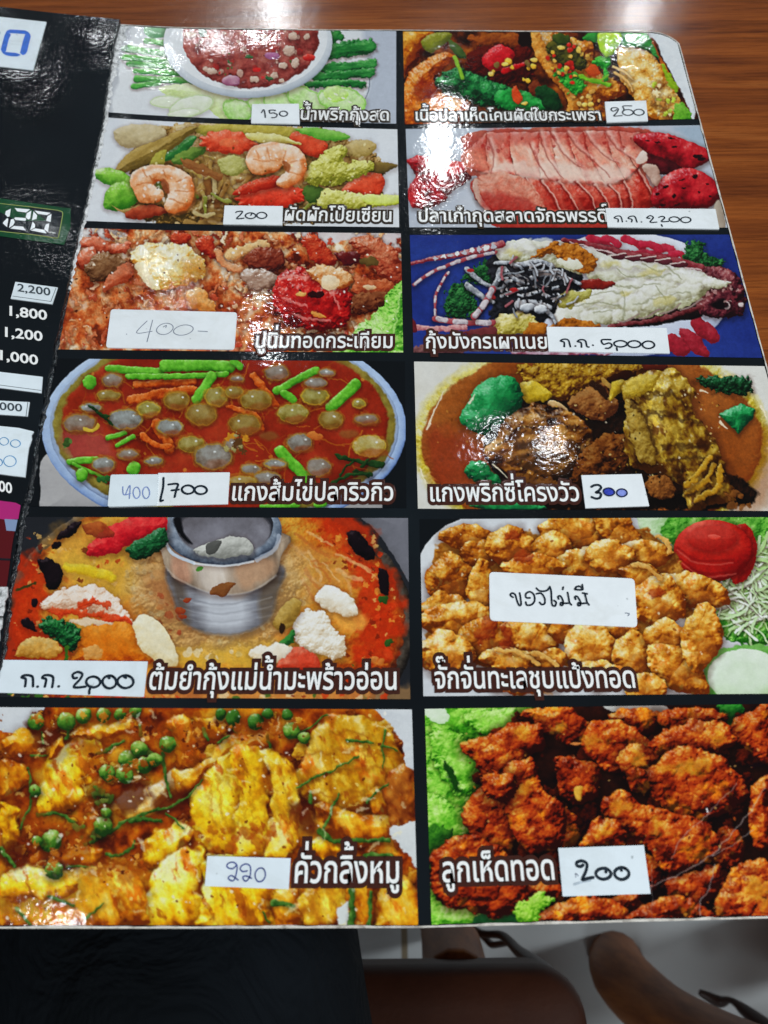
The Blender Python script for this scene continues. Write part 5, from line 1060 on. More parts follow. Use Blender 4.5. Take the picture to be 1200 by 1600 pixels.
def mix(nt, fac, a, b, mode='MIX'):
    n = nt.nodes.new('ShaderNodeMix'); n.data_type = 'RGBA'; n.blend_type = mode
    for s, v in ((n.inputs['Factor'], fac), (n.inputs['A'], a), (n.inputs['B'], b)):
        if hasattr(v, 'links'): nt.links.new(v, s)
        elif isinstance(v, (int, float)): s.default_value = v
        else: s.default_value = (*v, 1)
    return n.outputs['Result']
def math_(nt, op, a, b=0.0):
    n = nd(nt, 'ShaderNodeMath', operation=op)
    for i, v in enumerate((a, b)):
        if hasattr(v, 'links'): nt.links.new(v, n.inputs[i])
        else: n.inputs[i].default_value = v
    return n.outputs[0]
def laminate_bump(nt, b, fine=0.00004, wave=0.0007, crumple=0.000035):
    """orange-peel skin of a heat-sealed plastic film, over a slightly wavy board"""
    v = coords(nt)
    a = noise(nt, v, 520, 2, 0.5).outputs[0]; c = noise(nt, v, 24, 2).outputs[0]; e = noise(nt, v, 160, 3, 0.6, 0.6).outputs[0]
    h = math_(nt, 'ADD', math_(nt, 'MULTIPLY', a, fine), math_(nt, 'ADD', math_(nt, 'MULTIPLY', c, wave), math_(nt, 'MULTIPLY', e, crumple)))
    bp = nd(nt, 'ShaderNodeBump', Strength=1.0, Distance=1.0); nt.links.new(h, bp.inputs['Height'])
    nt.links.new(bp.outputs[0], b.inputs['Normal'])
    return v

m_print, nt, b = mat('printed_photo_under_film', rough=0.06, spec=0.5)
at = nd(nt, 'ShaderNodeAttribute', attribute_name='ink'); v = laminate_bump(nt, b)
fade = noise(nt, v, 300, 3, 0.6).outputs[0]
nt.links.new(mix(nt, 1.0, at.outputs['Color'], ramp_node(nt, fade, [(0.25, (0.93, 0.93, 0.93)), (0.75, (1, 1, 1))]), 'MULTIPLY'), b.inputs['Base Color'])

m_black, nt, b = mat('black_laminated_board', hexlin('12171b'), 0.08)
v = laminate_bump(nt, b, 0.00005, 0.0007, 0.000035)
nt.links.new(ramp_node(nt, noise(nt, v, 14, 4).outputs[0], [(0.3, hexlin('0b0f13')), (0.6, hexlin('11171c')), (0.8, hexlin('182025'))]), b.inputs['Base Color'])

m_edge, nt, b = mat('worn_board_edge', hexlin('c4bfb4'), 0.8, 0.2)
nt.links.new(ramp_node(nt, noise(nt, coords(nt), 260, 4, 0.7).outputs[0], [(0.3, hexlin('8f8980')), (0.5, hexlin('cbc6bc')), (0.75, hexlin('e4e0d8'))]), b.inputs['Base Color'])
m_fray, nt, b = mat('frayed_film_and_paper', hexlin('c8ccd0'), 0.22, 0.5)
v = coords(nt)
nt.links.new(ramp_node(nt, noise(nt, v, 420, 4, 0.7).outputs[0], [(0.33, hexlin('6c706f')), (0.46, hexlin('c2c4c4')), (0.7, hexlin('e8eaeb'))]), b.inputs['Base Color'])
bp = nd(nt, 'ShaderNodeBump', Strength=1.0, Distance=0.0012); nt.links.new(noise(nt, v, 330, 4, 0.6).outputs[0], bp.inputs['Height']); nt.links.new(bp.outputs[0], b.inputs['Normal'])
m_fold, nt, b = mat('scuffed_black_fold', hexlin('11161a'), 0.16, 0.6)
v = coords(nt)
nt.links.new(ramp_node(nt, noise(nt, v, 500, 4, 0.75).outputs[0], [(0.5, hexlin('10151a')), (0.62, hexlin('20282c')), (0.7, hexlin('8c9494')), (0.8, hexlin('d0d4d2'))]), b.inputs['Base Color'])
bp = nd(nt, 'ShaderNodeBump', Strength=1.0, Distance=0.0016); nt.links.new(noise(nt, v, 300, 4, 0.65).outputs[0], bp.inputs['Height']); nt.links.new(bp.outputs[0], b.inputs['Normal'])

def paper(name, c, d=0.93):
    m, nt, b = mat(name, hexlin(c), 0.38, 0.4)
    v = coords(nt); k = hexlin(c)
    nt.links.new(ramp_node(nt, noise(nt, v, 90, 5, 0.65).outputs[0], [(0.3, tuple(x * d for x in k)), (0.6, k)]), nt.nodes.new('NodeReroute').inputs[0])
    speck = ramp_node(nt, noise(nt, v, 260, 2, 0.5).outputs[0], [(0.72, (1, 1, 1)), (0.79, (0.45, 0.46, 0.46))])
    smear = ramp_node(nt, noise(nt, v, 26, 5, 0.7, 1.5).outputs[0], [(0.5, (1, 1, 1)), (0.8, (0.86, 0.85, 0.82))])
    base = [n for n in nt.nodes if n.type == 'REROUTE'][0].outputs[0]
    nt.links.new(mix(nt, 1.0, mix(nt, 1.0, base, smear, 'MULTIPLY'), speck, 'MULTIPLY'), b.inputs['Base Color'])
    bp = nd(nt, 'ShaderNodeBump', Strength=1.0, Distance=0.00006); nt.links.new(noise(nt, v, 240, 3).outputs[0], bp.inputs['Height']); nt.links.new(bp.outputs[0], b.inputs['Normal'])
    return m
m_sticker = paper('white_sticker_paper', 'e9eff2'); m_sticker_blue = paper('pale_bluish_sticker_paper', 'dfeaf0')
def ink(name, c, rough=0.3, var=0.75):
    m, nt, b = mat(name, hexlin(c), rough, 0.4); k = hexlin(c)
    nt.links.new(ramp_node(nt, noise(nt, coords(nt), 500, 3).outputs[0], [(0.3, tuple(x * var for x in k)), (0.7, tuple(min(1, x * 1.2 + 0.004) for x in k))]), b.inputs['Base Color'])
    return m
m_pen = ink('black_marker_ink', '14222e'); m_navy = ink('navy_marker_ink', '16234c'); m_bluefill = ink('blue_pen_fill', '3444b4'); m_paleblue = ink('pale_blue_pen_fill', '8494dc')
m_pencil = ink('grey_pencil', '7f8796'); m_bluepencil = ink('blue_pencil', '7b90c6'); m_bluepen = ink('blue_ballpoint_ink', '3a4a8c'); m_cyanpen = ink('light_blue_pen_ink', '3f8fc4'); m_smudge = ink('smudged_ink', 'b4c2cc')
m_bluemark = ink('blue_marker_ink', '2f66c8', 0.3, 0.85)
def film(name, c):
    m, nt, b = mat(name, hexlin(c), 0.12); laminate_bump(nt, b); return m
m_letter = film('white_printed_lettering', 'f0f1ef'); m_outline_brown = film('dark_brown_printed_outline', '40211a'); m_outline_dark = film('dark_printed_outline', '33291f')
m_green = film('dark_green_print', '15482c'); m_lime = film('lime_line_print', 'a9b765'); m_panel = film('dark_panel_print', '151d24'); m_seg = film('white_segment_print', 'f2f6f8')
m_magenta = film('magenta_print', 'ac2872'); m_grey = film('grey_text_print', '39434a'); m_darkred = film('dark_red_print', '551318'); m_bluegrey = film('blue_grey_print', '7f93b4')

# ---------------------------------------------------------------- setting: floor and table
def grid_slab(U, V, Z, th, name, mats, parent=None, side=1, smooth_=True):
    """solid sheet over a grid (rows of points); side faces take material `side`"""
    r, c = U.shape; top = np.stack([U, V, Z], -1).reshape(-1, 3); bot = top - np.array([0, 0, th]); n = r * c
    idx = np.arange(n).reshape(r, c)
    f = [(int(idx[i, j]), int(idx[i, j + 1]), int(idx[i + 1, j + 1]), int(idx[i + 1, j])) for i in range(r - 1) for j in range(c - 1)]
    mi = [0] * len(f)
    f += [tuple(q + n for q in reversed(x)) for x in f]; mi += [0] * len(mi)
    ring = list(idx[0, :]) + list(idx[1:, -1]) + list(idx[-1, -2::-1]) + list(idx[-2:0:-1, 0])
    t2 = np.concatenate([top, bot, top[ring], bot[ring]]); k = len(ring); o = 2 * n
    for i in range(k):
        j = (i + 1) % k
        f.append((o + i, o + k + i, o + k + j, o + j)); mi.append(side)
    ob = mesh_obj(name, t2, f, mats, parent, mi)
    sm = [m == 0 for m in mi]; ob.data.polygons.foreach_set('use_smooth', sm if smooth_ else [False] * len(f))
    return ob

def box(mb, x0, x1, y0, y1, z0, z1, m=0):
    p = [(x0, y0, z0), (x1, y0, z0), (x1, y1, z0), (x0, y1, z0), (x0, y0, z1), (x1, y0, z1), (x1, y1, z1), (x0, y1, z1)]
    mb.add(p, [(3, 2, 1, 0), (4, 5, 6, 7), (0, 1, 5, 4), (1, 2, 6, 5), (2, 3, 7, 6), (3, 0, 4, 7)], m)

m_tile, nt, b = mat('pale_grey_floor_tile', hexlin('a4aeb2'), 0.25, 0.5)
v = coords(nt)
gx = at_height(632, 1480, 0.0).x
br = nd(nt, 'ShaderNodeTexBrick', offset=0.0, squash=1.0); br.inputs['Scale'].default_value = 1.0
br.inputs['Brick Width'].default_value = 0.6; br.inputs['Row Height'].default_value = 0.6; br.inputs['Mortar Size'].default_value = 0.004; br.inputs['Mortar Smooth'].default_value = 0.2
br.inputs['Color1'].default_value = (*hexlin('cdd4d6'), 1); br.inputs['Color2'].default_value = (*hexlin('c8cfd2'), 1); br.inputs['Mortar'].default_value = (*hexlin('8c806a'), 1)
mp = nd(nt, 'ShaderNodeMapping'); mp.inputs['Location'].default_value = (-gx, 0.02, 0); nt.links.new(v, mp.inputs['Vector']); nt.links.new(mp.outputs[0], br.inputs['Vector'])
cl = ramp_node(nt, noise(nt, v, 3.5, 5, 0.6).outputs[0], [(0.3, (0.82, 0.83, 0.83)), (0.7, (1, 1, 1))])
nt.links.new(mix(nt, 1.0, br.outputs['Color'], cl, 'MULTIPLY'), b.inputs['Base Color'])
tag(mesh_obj('floor', [(-4, -4, 0), (4, -4, 0), (4, 4, 0), (-4, 4, 0)], [(0, 1, 2, 3)], m_tile), kind='structure')

m_wood, nt, b = mat('glossy_reddish_wood_laminate', hexlin('6e3416'), 0.16, 0.5)
v = coords(nt, (1.0, 14.0, 1.0), (0, 0, 0.02))
n1 = noise(nt, v, 5.5, 5, 0.62, 0.9).outputs[0]
v2 = coords(nt, (3.0, 90.0, 1.0), (0, 0, 0.015)); n2 = noise(nt, v2, 9, 4, 0.7, 0.4).outputs[0]
c1 = ramp_node(nt, n1, [(0.25, hexlin('54230d')), (0.42, hexlin('743a14')), (0.56, hexlin('8a4819')), (0.75, hexlin('9c5a26'))])
c2 = ramp_node(nt, n2, [(0.36, (0.62, 0.57, 0.54)), (0.52, (1, 1, 1)), (0.75, (1.12, 1.1, 1.06))])
v3 = coords(nt, (20.0, 420.0, 1.0)); n3 = noise(nt, v3, 8, 2, 0.6).outputs[0]
c3 = ramp_node(nt, n3, [(0.3, (0.82, 0.8, 0.78)), (0.48, (1, 1, 1))])
nt.links.new(mix(nt, 1.0, mix(nt, 1.0, c1, c2, 'MULTIPLY'), c3, 'MULTIPLY'), b.inputs['Base Color'])
vb = coords(nt)
h = math_(nt, 'ADD', math_(nt, 'MULTIPLY', noise(nt, vb, 420, 2).outputs[0], 0.00004), math_(nt, 'MULTIPLY', noise(nt, vb, 130, 3).outputs[0], 0.00006))
bp = nd(nt, 'ShaderNodeBump', Strength=1.0, Distance=1.0); nt.links.new(h, bp.inputs['Height']); nt.links.new(bp.outputs[0], b.inputs['Normal'])

TT = ZP - 0.0035
table = bpy.data.objects.new('wooden_table', None); COL.objects.link(table); table.location = (0.1, 0.3, 0)
tag(table, 'glossy reddish brown wooden table under the menu', 'table')
def local(o, parent, loc):
    o.parent = parent; o.location = (-loc[0], -loc[1], -loc[2]); return o
mb = MB()
prof = [(-0.172, -0.030), (-0.178, -0.024), (-0.180, -0.015), (-0.178, -0.006), (-0.172, 0.0), (0.80, 0.0), (0.806, -0.006), (0.808, -0.015), (0.806, -0.024), (0.80, -0.030)]
x0, x1 = -0.62, 0.82; k = len(prof)
mb.add([(x0, y, TT + z) for y, z in prof] + [(x1, y, TT + z) for y, z in prof], [(i, (i + 1) % k, k + (i + 1) % k, k + i)[::-1] for i in range(k)] + [tuple(range(k)), tuple(range(2 * k - 1, k - 1, -1))])
local(mb.build('tabletop', m_wood, table), table, table.location)
m_leg, nt, b = mat('brown_varnished_wood', hexlin('5c3620'), 0.5, 0.15)
v = coords(nt, (30, 30, 3)); nt.links.new(ramp_node(nt, noise(nt, v, 4, 4, 0.6).outputs[0], [(0.3, hexlin('6c3a18')), (0.7, hexlin('945a2c'))]), b.inputs['Base Color'])

def tube(name, pts, rad, m, parent=None, n=14, flat=1.0):
    """smooth swept solid: points in world space with one radius each"""
    P = smooth(np.array([list(p) + [r] for p, r in zip(pts, rad)]), False, 6) if len(pts) > 2 else np.array([list(p) + [r] for p, r in zip(pts, rad)])
    vs = []; fs = []; K = len(P); T = np.gradient(P[:, :3], axis=0)
    for i in range(K):
        t = Vector(T[i]).normalized(); a = t.cross(Vector((0, 1, 0.02))).normalized(); c = t.cross(a)
        for j in range(n):
            q = 2 * math.pi * j / n
            vs.append(Vector(P[i, :3]) + (a * math.cos(q) + c * math.sin(q) * flat) * P[i, 3])
    for i in range(K - 1):
        for j in range(n):
            fs.append((i * n + j, i * n + (j + 1) % n, (i + 1) * n + (j + 1) % n, (i + 1) * n + j))
    fs += [tuple(range(n))[::-1], tuple(range((K - 1) * n, K * n))]
    o = mesh_obj(name, vs, fs, m, None, None, True)
    if parent:
        local(o, parent, parent.location)
    return o
# ---------------------------------------------------------------- the menu
menu = bpy.data.objects.new('restaurant_menu', None); COL.objects.link(menu); menu.location = (0, 0, ZP)
tag(menu, 'open laminated food menu with twelve dish photos, lying on the wooden table', 'menu')

UR = 0.1452
TOP = on_surf([(150, 28), (185, 39), (400, 46), (620, 48), (900, 50), (1018, 51)])
BOT = on_surf([(-140, 1449), (0, 1449), (300, 1449), (650, 1448), (900, 1441), (1200, 1433), (1440, 1426)])
TOPC = on_surf([(1018, 51), (1032, 53), (1046, 58), (1058, 66), (1066, 76)])
def vmax(u):
    u = np.asarray(u, float); v = np.interp(u, TOP[:, 0], TOP[:, 1])
    uu = np.append(TOPC[:, 0], UR + 1e-4); vv = np.append(TOPC[:, 1], TOPC[-1, 1] - 0.004)
    return np.where(u > TOPC[0, 0], np.interp(u, uu, vv), v)
def vmin(u):
    return np.interp(u, BOT[:, 0], BOT[:, 1])
us = np.unique(np.concatenate([np.linspace(US - 0.002, UR, 70), TOPC[:, 0][TOPC[:, 0] < UR]]))
U, T = np.meshgrid(us, np.linspace(0, 1, 70)); V = vmin(U) + T * (vmax(U) - vmin(U))
grid_slab(U, V, hpage(U, V), 0.0028, 'page_board', [m_black, m_edge], menu)
# pale worn cut along the board's edges
mb = MB()
rs = np.random.RandomState(3)
edge_pts = [(u, float(vmin(u))) for u in np.linspace(US, UR, 260)] + [(UR, v) for v in np.linspace(float(vmin(UR)), float(vmax(UR)), 260)][1:] + [(u, float(vmax(u))) for u in np.linspace(UR, US, 260)][1:]
E3 = np.array([(u, v, float(hpage(u, v)) + 0.00035) for u, v in edge_pts]); nE = len(E3)
ctr = np.array([0.0, 0.0])
wid = 0.0002 + 0.0006 * np.clip(np.array([vnoise(np.array([i * 0.21]), np.array([7.3]))[0] for i in range(nE)]) + 0.15, 0, 1)
t = np.gradient(E3[:, :2], axis=0); t /= np.linalg.norm(t, axis=1)[:, None] + 1e-9
inn = E3.copy(); inn[:, 0] -= t[:, 1] * wid; inn[:, 1] += t[:, 0] * wid
out = E3.copy(); out[:, 0] += t[:, 1] * 0.0003; out[:, 1] -= t[:, 0] * 0.0003; low = out.copy(); low[:, 2] -= 0.0031
mb.add(list(inn) + list(out) + list(low), [(i, nE + i, nE + i + 1, i + 1) for i in range(nE - 1)] + [(nE + i, 2 * nE + i, 2 * nE + i + 1, nE + i + 1) for i in range(nE - 1)])
mb.build('board_edge', m_edge, menu)

PHOTOS = [
    # painter, drawing scale and origin, corners TL TR BR BL, label
    (dish_dip, 2.5532, 170, 30, [(184, 34), (619, 46), (619, 193.7), (160, 175)], 'printed photo of red chilli dip in a white bowl with green beans'),
    (dish_fish_basil, 2.6087, 620, 40, [(629.6, 44), (1100, 44), (1098, 186), (632.6, 194.5)], 'printed photo of fried fish with basil leaves and chilli'),
    (dish_prawn_veg, 2.4, 130, 190, [(154, 183), (620.8, 202.5), (623.7, 355.4), (122, 345)], 'printed photo of prawns with mixed stir fried vegetables'),
    (dish_grouper, 2.3077, 620, 190, [(633.9, 202), (1102, 196), (1146, 356), (639.5, 355.5)], 'printed photo of sliced red lobster meat with spotted claws'),
    (dish_garlic_crab, 2.1818, 90, 355, [(114, 356), (626.3, 365), (630, 551), (80, 546)], 'printed photo of crab fried with garlic and red tomato'),
    (dish_lobster, 2.1429, 630, 355, [(640.3, 367.6), (1146, 367), (1192, 559.5), (646.3, 551)], 'printed photo of split grilled lobster on a blue ground'),
    (dish_egg_curry, 2.0, 50, 550, [(64, 560), (632.5, 565), (635, 794), (38, 791)], 'printed photo of red fish roe curry in a blue rimmed bowl'),
    (dish_beef_curry, 2.1429, 640, 555, [(647, 565.3), (1194, 572.5), (1258, 799), (653, 795)], 'printed photo of brown beef rib curry with green peppers'),
    (dish_tomyam, 1.8462, 0, 800, [(20, 808), (637.6, 809.7), (641, 1092.5), (-38, 1089)], 'printed photo of tom yam soup round a metal chimney pot'),
    (dish_seafood_fritters, 2.1818, 650, 800, [(656, 811.5), (1262, 808), (1342, 1083), (661.5, 1088)], 'printed photo of golden fritters with a tomato rose'),
    (dish_dry_curry_pork, 1.8182, 0, 1095, [(-36, 1105), (643.5, 1108.7), (653.5, 1450), (-124, 1450)], 'printed photo of yellow pork curry with green peppercorns'),
    (dish_fried_mushroom, 2.1818, 650, 1095, [(663.7, 1107.8), (1350, 1098), (1446, 1428), (674.3, 1446)], 'printed photo of reddish fried mushroom balls on lettuce'),
]
FINISH = {0: dict(micro=(0.6, 12.0)), 1: dict(sat=1.2), 2: dict(micro=(1.0, 14.0), grit=0.04), 3: dict(micro=(1.0, 14.0), grit=0.05), 4: dict(micro=(2.4, 14.0)), 5: dict(micro=(0.8, 12.0), grit=0.05, sat=1.0), 6: dict(micro=(0.7, 12.0), grit=0.04), 7: dict(micro=(1.6, 14.0)), 8: dict(micro=(1.6, 14.0), sat=1.06, grit=0.05),
          9: dict(micro=(1.2, 16.0), grit=0.05), 10: dict(micro=(1.6, 14.0), grit=0.05, sat=1.12, sharp=0.3), 11: dict(micro=(1.3, 14.0), grit=0.045, sharp=0.25)}
photo_obj = []
for k, (fn, sc, ox, oy, quad, label) in enumerate(PHOTOS):
    q = np.array(quad, float)
    nx = int((np.abs(q[1, 0] - q[0, 0]) + np.abs(q[2, 0] - q[3, 0])) / 2 / 1.0); ny = int((np.abs(q[3, 1] - q[0, 1]) + np.abs(q[2, 1] - q[1, 1])) / 2 / 1.0)
    c = on_surf(q)[:, :2]
    s, t = np.meshgrid(np.linspace(0, 1, nx), np.linspace(0, 1, ny)); s = s[..., None]; t = t[..., None]
    P2 = (c[0] * (1 - s) + c[1] * s) * (1 - t) + (c[3] * (1 - s) + c[2] * s) * t
    u = P2[..., 0]; v = P2[..., 1]
    P = drop(u, v, eps=0.00016)
    X, Y = seen(P)
    A = Art(X, Y, sc, ox, oy, k * 97 + 3); fn(A); rgb = A.finish(**FINISH.get(k, {}))
    colr = np.ones((nx * ny, 4), np.float32); colr[:, :3] = lin(rgb.reshape(-1, 3)) * 0.86
    ins = (u < UR - 0.0004) & (v < vmax(u) - 0.0004) & (v > vmin(u) + 0.0004) & (u > US - 0.001)
    okf = ins[:-1, :-1] & ins[:-1, 1:] & ins[1:, :-1] & ins[1:, 1:]
    idx = np.arange(nx * ny).reshape(ny, nx)
    F = np.stack([idx[:-1, :-1], idx[1:, :-1], idx[1:, 1:], idx[:-1, 1:]], -1)[okf]
    used = np.unique(F); remap = np.full(nx * ny, -1); remap[used] = np.arange(len(used)); F = remap[F]
    me = bpy.data.meshes.new('food_photo'); nf = len(F)
    me.vertices.add(len(used)); me.vertices.foreach_set('co', P.reshape(-1, 3)[used].astype(np.float32).ravel())
    me.loops.add(nf * 4); me.loops.foreach_set('vertex_index', F.astype(np.int32).ravel())
    me.polygons.add(nf); me.polygons.foreach_set('loop_start', np.arange(0, nf * 4, 4, dtype=np.int32)); me.polygons.foreach_set('use_smooth', np.ones(nf, bool))
    me.update(calc_edges=True)
    at = me.attributes.new('ink', 'FLOAT_COLOR', 'POINT'); at.data.foreach_set('color', colr[used].ravel())
    me.materials.append(m_print)
    o = bpy.data.objects.new('food_photo', me); COL.objects.link(o); o.parent = menu; o['label'] = label
    photo_obj.append(o)

# ---- lettering
def text_verts(s, offset=0.0):
    # a wide outline is the round-bevelled contour, laid flat; lettering itself is the filled contour
    c = bpy.data.curves.new('lettering', 'FONT'); c.body = s; c.resolution_u = 3
    if offset > 0.03:
        c.fill_mode = 'NONE'; c.bevel_depth = offset; c.bevel_resolution = 1
    else:
        c.fill_mode = 'FRONT'; c.offset = offset
    o = bpy.data.objects.new('lettering', c); COL.objects.link(o)
    dg = bpy.context.evaluated_depsgraph_get(); me = bpy.data.meshes.new_from_object(o.evaluated_get(dg))
    v = np.array([q.co[:] for q in me.vertices]) if len(me.vertices) else np.zeros((0, 3))
    f = [tuple(p.vertices) for p in me.polygons if offset <= 0.03 or p.center.z > 0.02 * offset]
    f = [q if np.cross(v[q[1]] - v[q[0]], v[q[2]] - v[q[0]])[2] >= 0 else q[::-1] for q in f]
    bpy.data.objects.remove(o); bpy.data.curves.remove(c); bpy.data.meshes.remove(me)
    return v, f
TONE = set('\u0e48\u0e49\u0e4a\u0e4b\u0e4c'); UPPER = set('\u0e31\u0e34\u0e35\u0e36\u0e37\u0e4d\u0e47')
KO = '\u0e01'
KOv = text_verts(KO)[0]; KOr = KOv[:, 0].max(); KOh = KOv[:, 1].max()
def layout(s, offset):
    """Thai lettering: a tone mark over an upper vowel is lifted above it"""
    base = ''; lifts = []
    for i, ch in enumerate(s):
        nxt = s[i + 1] if i + 1 < len(s) else ''
        if ch in TONE and (s[i - 1] in UPPER or nxt == '\u0e33'):
            lifts.append((base, ch))
        else:
            base += ch
    parts = [text_verts(base, offset)]
    for pre, ch in lifts:
        x = text_verts(pre + KO)[0][:, 0].max() - KOr; v, f = text_verts(ch, offset); v = v.copy(); v[:, 0] += x; v[:, 1] += 0.24
        parts.append((v, f))
    V_ = []; F_ = []; n = 0
    for v, f in parts:
        V_.append(v); F_ += [tuple(i + n for i in q) for q in f]; n += len(v)
    return np.concatenate(V_), F_, text_verts(base)[0]
def lettering(s, p0, p1, hpx, layers, name, parent, surf=hpage, eps=0.0003, ref=None, label=None, as_mb=None):
    """print a line of text between two baseline points; hpx is the height of the plain letters"""
    a, b_ = on_surf([p0, p1], surf)[:, :2]; up = on_surf([(p0[0], p0[1] - hpx)], surf)[0][:2]
    out = as_mb or MB(); x0 = x1 = None
    for li, (off, mi) in enumerate(layers):
        v, f, bv = layout(s, off)
        if x0 is None:
            x0, x1 = bv[:, 0].min(), bv[:, 0].max()
        h = ref or KOh
        hd = np.linalg.norm(up - a); dirx = (b_ - a) / (x1 - x0); ex = (b_ - a) / np.linalg.norm(b_ - a); diry = np.array([-ex[1], ex[0]]) * hd / h if surf is hpage else (up - a) / h
        q = a + (v[:, :1] - x0) * dirx + v[:, 1:2] * diry
        P = drop(q[:, 0], q[:, 1], surf, eps + li * 0.00008); P[:, 2] += np.maximum(v[:, 2], 0) / max(off, 0.02) * 0.00005; out.add(P, f, mi)
    if as_mb:
        return None
    return out.build(name, [m_letter, m_outline_brown, m_outline_dark, m_grey], parent)
OB = [(0.15, 1), (0.0, 1), (0.014, 0)]; OD = [(0.12, 2), (0.0, 2), (0.014, 0)]
def Z(s, ox, oy, *pts):
    return [(x / s + ox, y / s + oy) for x, y in pts]
NAMES = [(0, 'น้ำพริกกุ้งสด', (470, 188), (607, 189.5), 14.5, OD), (1, 'เนื้อปลาเห็ดโคนผัดใบกระเพรา', (650, 189.5), (939, 189), 13.5, OD), (2, 'ผัดผักโป๊ยเซียน', (445, 345.5), (611, 347.5), 16, OD),
         (3, 'ปลาเก๋ากุดสลาดจักรพรรดิ์', (655, 347.5), (949, 347.5), 15.5, OD), (4, 'ปูนิ่มทอดกระเทียม', (400, 544), (613, 544.5), 18, OB), (5, 'กุ้งมังกรเผาเนย', (666, 545), (855, 545.5), 18, OB),
         (6, 'แกงส้มไข่ปลาริวกิว', (363, 782.5), (614, 783), 22, OB), (7, 'แกงพริกซี่โครงวัว', (673, 784), (905, 783.5), 22, OB), (8, 'ต้มยำกุ้งแม่น้ำมะพร้าวอ่อน', (233, 1077.5), (619, 1077.5), 27, OB),
         (9, 'จั๊กจั่นทะเลชุบแป้งทอด', (680, 1076), (992, 1074.5), 26, OB), (10, 'คั่วกลิ้งหมู', (461, 1379), (623, 1379), 33, OB), (11, 'ลูกเห็ดทอด', (692, 1378), (866, 1374), 31, OB)]
for k, s, p0, p1, h, lay in NAMES:
    lettering(s, p0, p1, h, lay, 'dish_name', photo_obj[k])

# ---- price stickers with handwriting
def ring(cx, cy, rx, ry, rot=0.0, st=-1.2, n=26, over=0.25):
    t = st + np.linspace(0, 2 * math.pi + over, n); c_, s_ = math.cos(rot), math.sin(rot)
    w = 1 + 0.04 * np.sin(2 * t + 1)
    return [(cx + rx * w[i] * math.cos(t[i]) * c_ - ry * math.sin(t[i]) * s_, cy + rx * w[i] * math.cos(t[i]) * s_ + ry * math.sin(t[i]) * c_) for i in range(n)]
def rounded(p, r):
    out = []; n = len(p)
    for i in range(n):
        a, b_, c_ = np.array(p[i - 1], float), np.array(p[i], float), np.array(p[(i + 1) % n], float)
        e = b_ + (a - b_) / np.linalg.norm(a - b_) * r; f = b_ + (c_ - b_) / np.linalg.norm(c_ - b_) * r
        for t in np.linspace(0, 1, 5):
            out.append(tuple(e * (1 - t) ** 2 + 2 * b_ * t * (1 - t) + f * t * t))
    return out
PX = 0.00023                                    # metres of page per traced pixel, near enough for pen widths
def pen_width(px, py, w):
    a, b_ = on_surf([(px - w / 2, py), (px + w / 2, py)]); return float(np.linalg.norm(a[:2] - b_[:2]))
def hand(mb, zz, strokes, w, m=0, surf=hpage, eps=0.00075, raw=False):
    for k, st in enumerate(strokes):
        p = np.array(Z(*zz, *st)); p = smooth(p, False, 5) if (len(p) > 2 and not raw) else p
        if len(p) == 1:
            p = np.array([p[0], p[0] + [0.6, 0.2]])
        if len(p) == 2:
            p = np.array([p[0], p.mean(0), p[1]])
        P = on_surf(p, surf, eps + k * 0.000006); mb.stroke(P, pen_width(*p[0], w), m)
def sticker(corners, strokes, zz, w, inkm, label, r=0.5, m=None, eps=0.0007, extra=None):
    mb = MB(); p = rounded(corners, r); P = on_surf(p, hpage, eps); mb.slab(P, eps - 0.0001)
    o = mb.build('price_sticker', m or m_sticker, menu); o['label'] = label
    h = MB(); hand(h, zz, strokes, w * 1.3, 0, eps=eps + 0.00012)
    mats = [inkm]
    if extra:
        mats += extra(h)
    h.build('handwriting', mats, o)
    return o
KK = lambda dx, dy, k=1: [[(dx, dy + 65), (dx + 6 * k, dy + 8), (dx - 26 * k, dy - 2), (dx - 10, dy - 18), (dx + 38, dy - 18), (dx + 58, dy), (dx + 60, dy + 65)]]
sticker([(394, 162.5), (467, 162), (468.3, 193.5), (392.3, 192)], [[(345, 310), (380, 255), (402, 300), (415, 400)], [(485, 270), (540, 262), (602, 268)], [(485, 270), (505, 322), (570, 315), (636, 350), (605, 398), (535, 405)], ring(755, 330, 72, 48)],
        (12, 380, 150), 1.9, m_pen, 'white sticker with handwritten 150 on the red dip photo')
sticker([(351, 321), (442, 322), (441, 351.5), (348.5, 350)], [[(285, 220), (310, 205), (388, 203), (355, 255), (298, 316), (408, 308)], ring(515, 270, 78, 45), ring(690, 265, 75, 48), [(535, 238), (520, 262)]],
        (10, 340, 310), 1.9, m_pen, 'white sticker with handwritten 200 on the prawn photo')
sticker([(173.4, 483), (370.5, 488), (366, 546), (165.5, 543)], [[(380, 145), (290, 245), (424, 232)], [(428, 138), (404, 230), (380, 322)], ring(532, 212, 70, 46, -.3), ring(690, 222, 82, 42, -.2), [(520, 195), (545, 182), (540, 200)], [(815, 230), (895, 235)], [(205, 256)]],
        (5.4545, 160, 475), 1.1, m_pencil, 'large white sticker with thin pencilled 400 on the garlic crab photo', r=5)
sticker([(247, 739), (359, 738), (356, 787.5), (243.5, 790)], [[(545, 95), (542, 180), (524, 262), (518, 302), (540, 296)], [(590, 154), (672, 150), (660, 200), (645, 266)], [(618, 207), (682, 200)], ring(764, 200, 53, 38), ring(878, 204, 53, 37)],
        (5.714, 160, 730), 2.7, m_pen, 'white sticker with black handwritten 700 on the red curry photo', eps=0.0006)
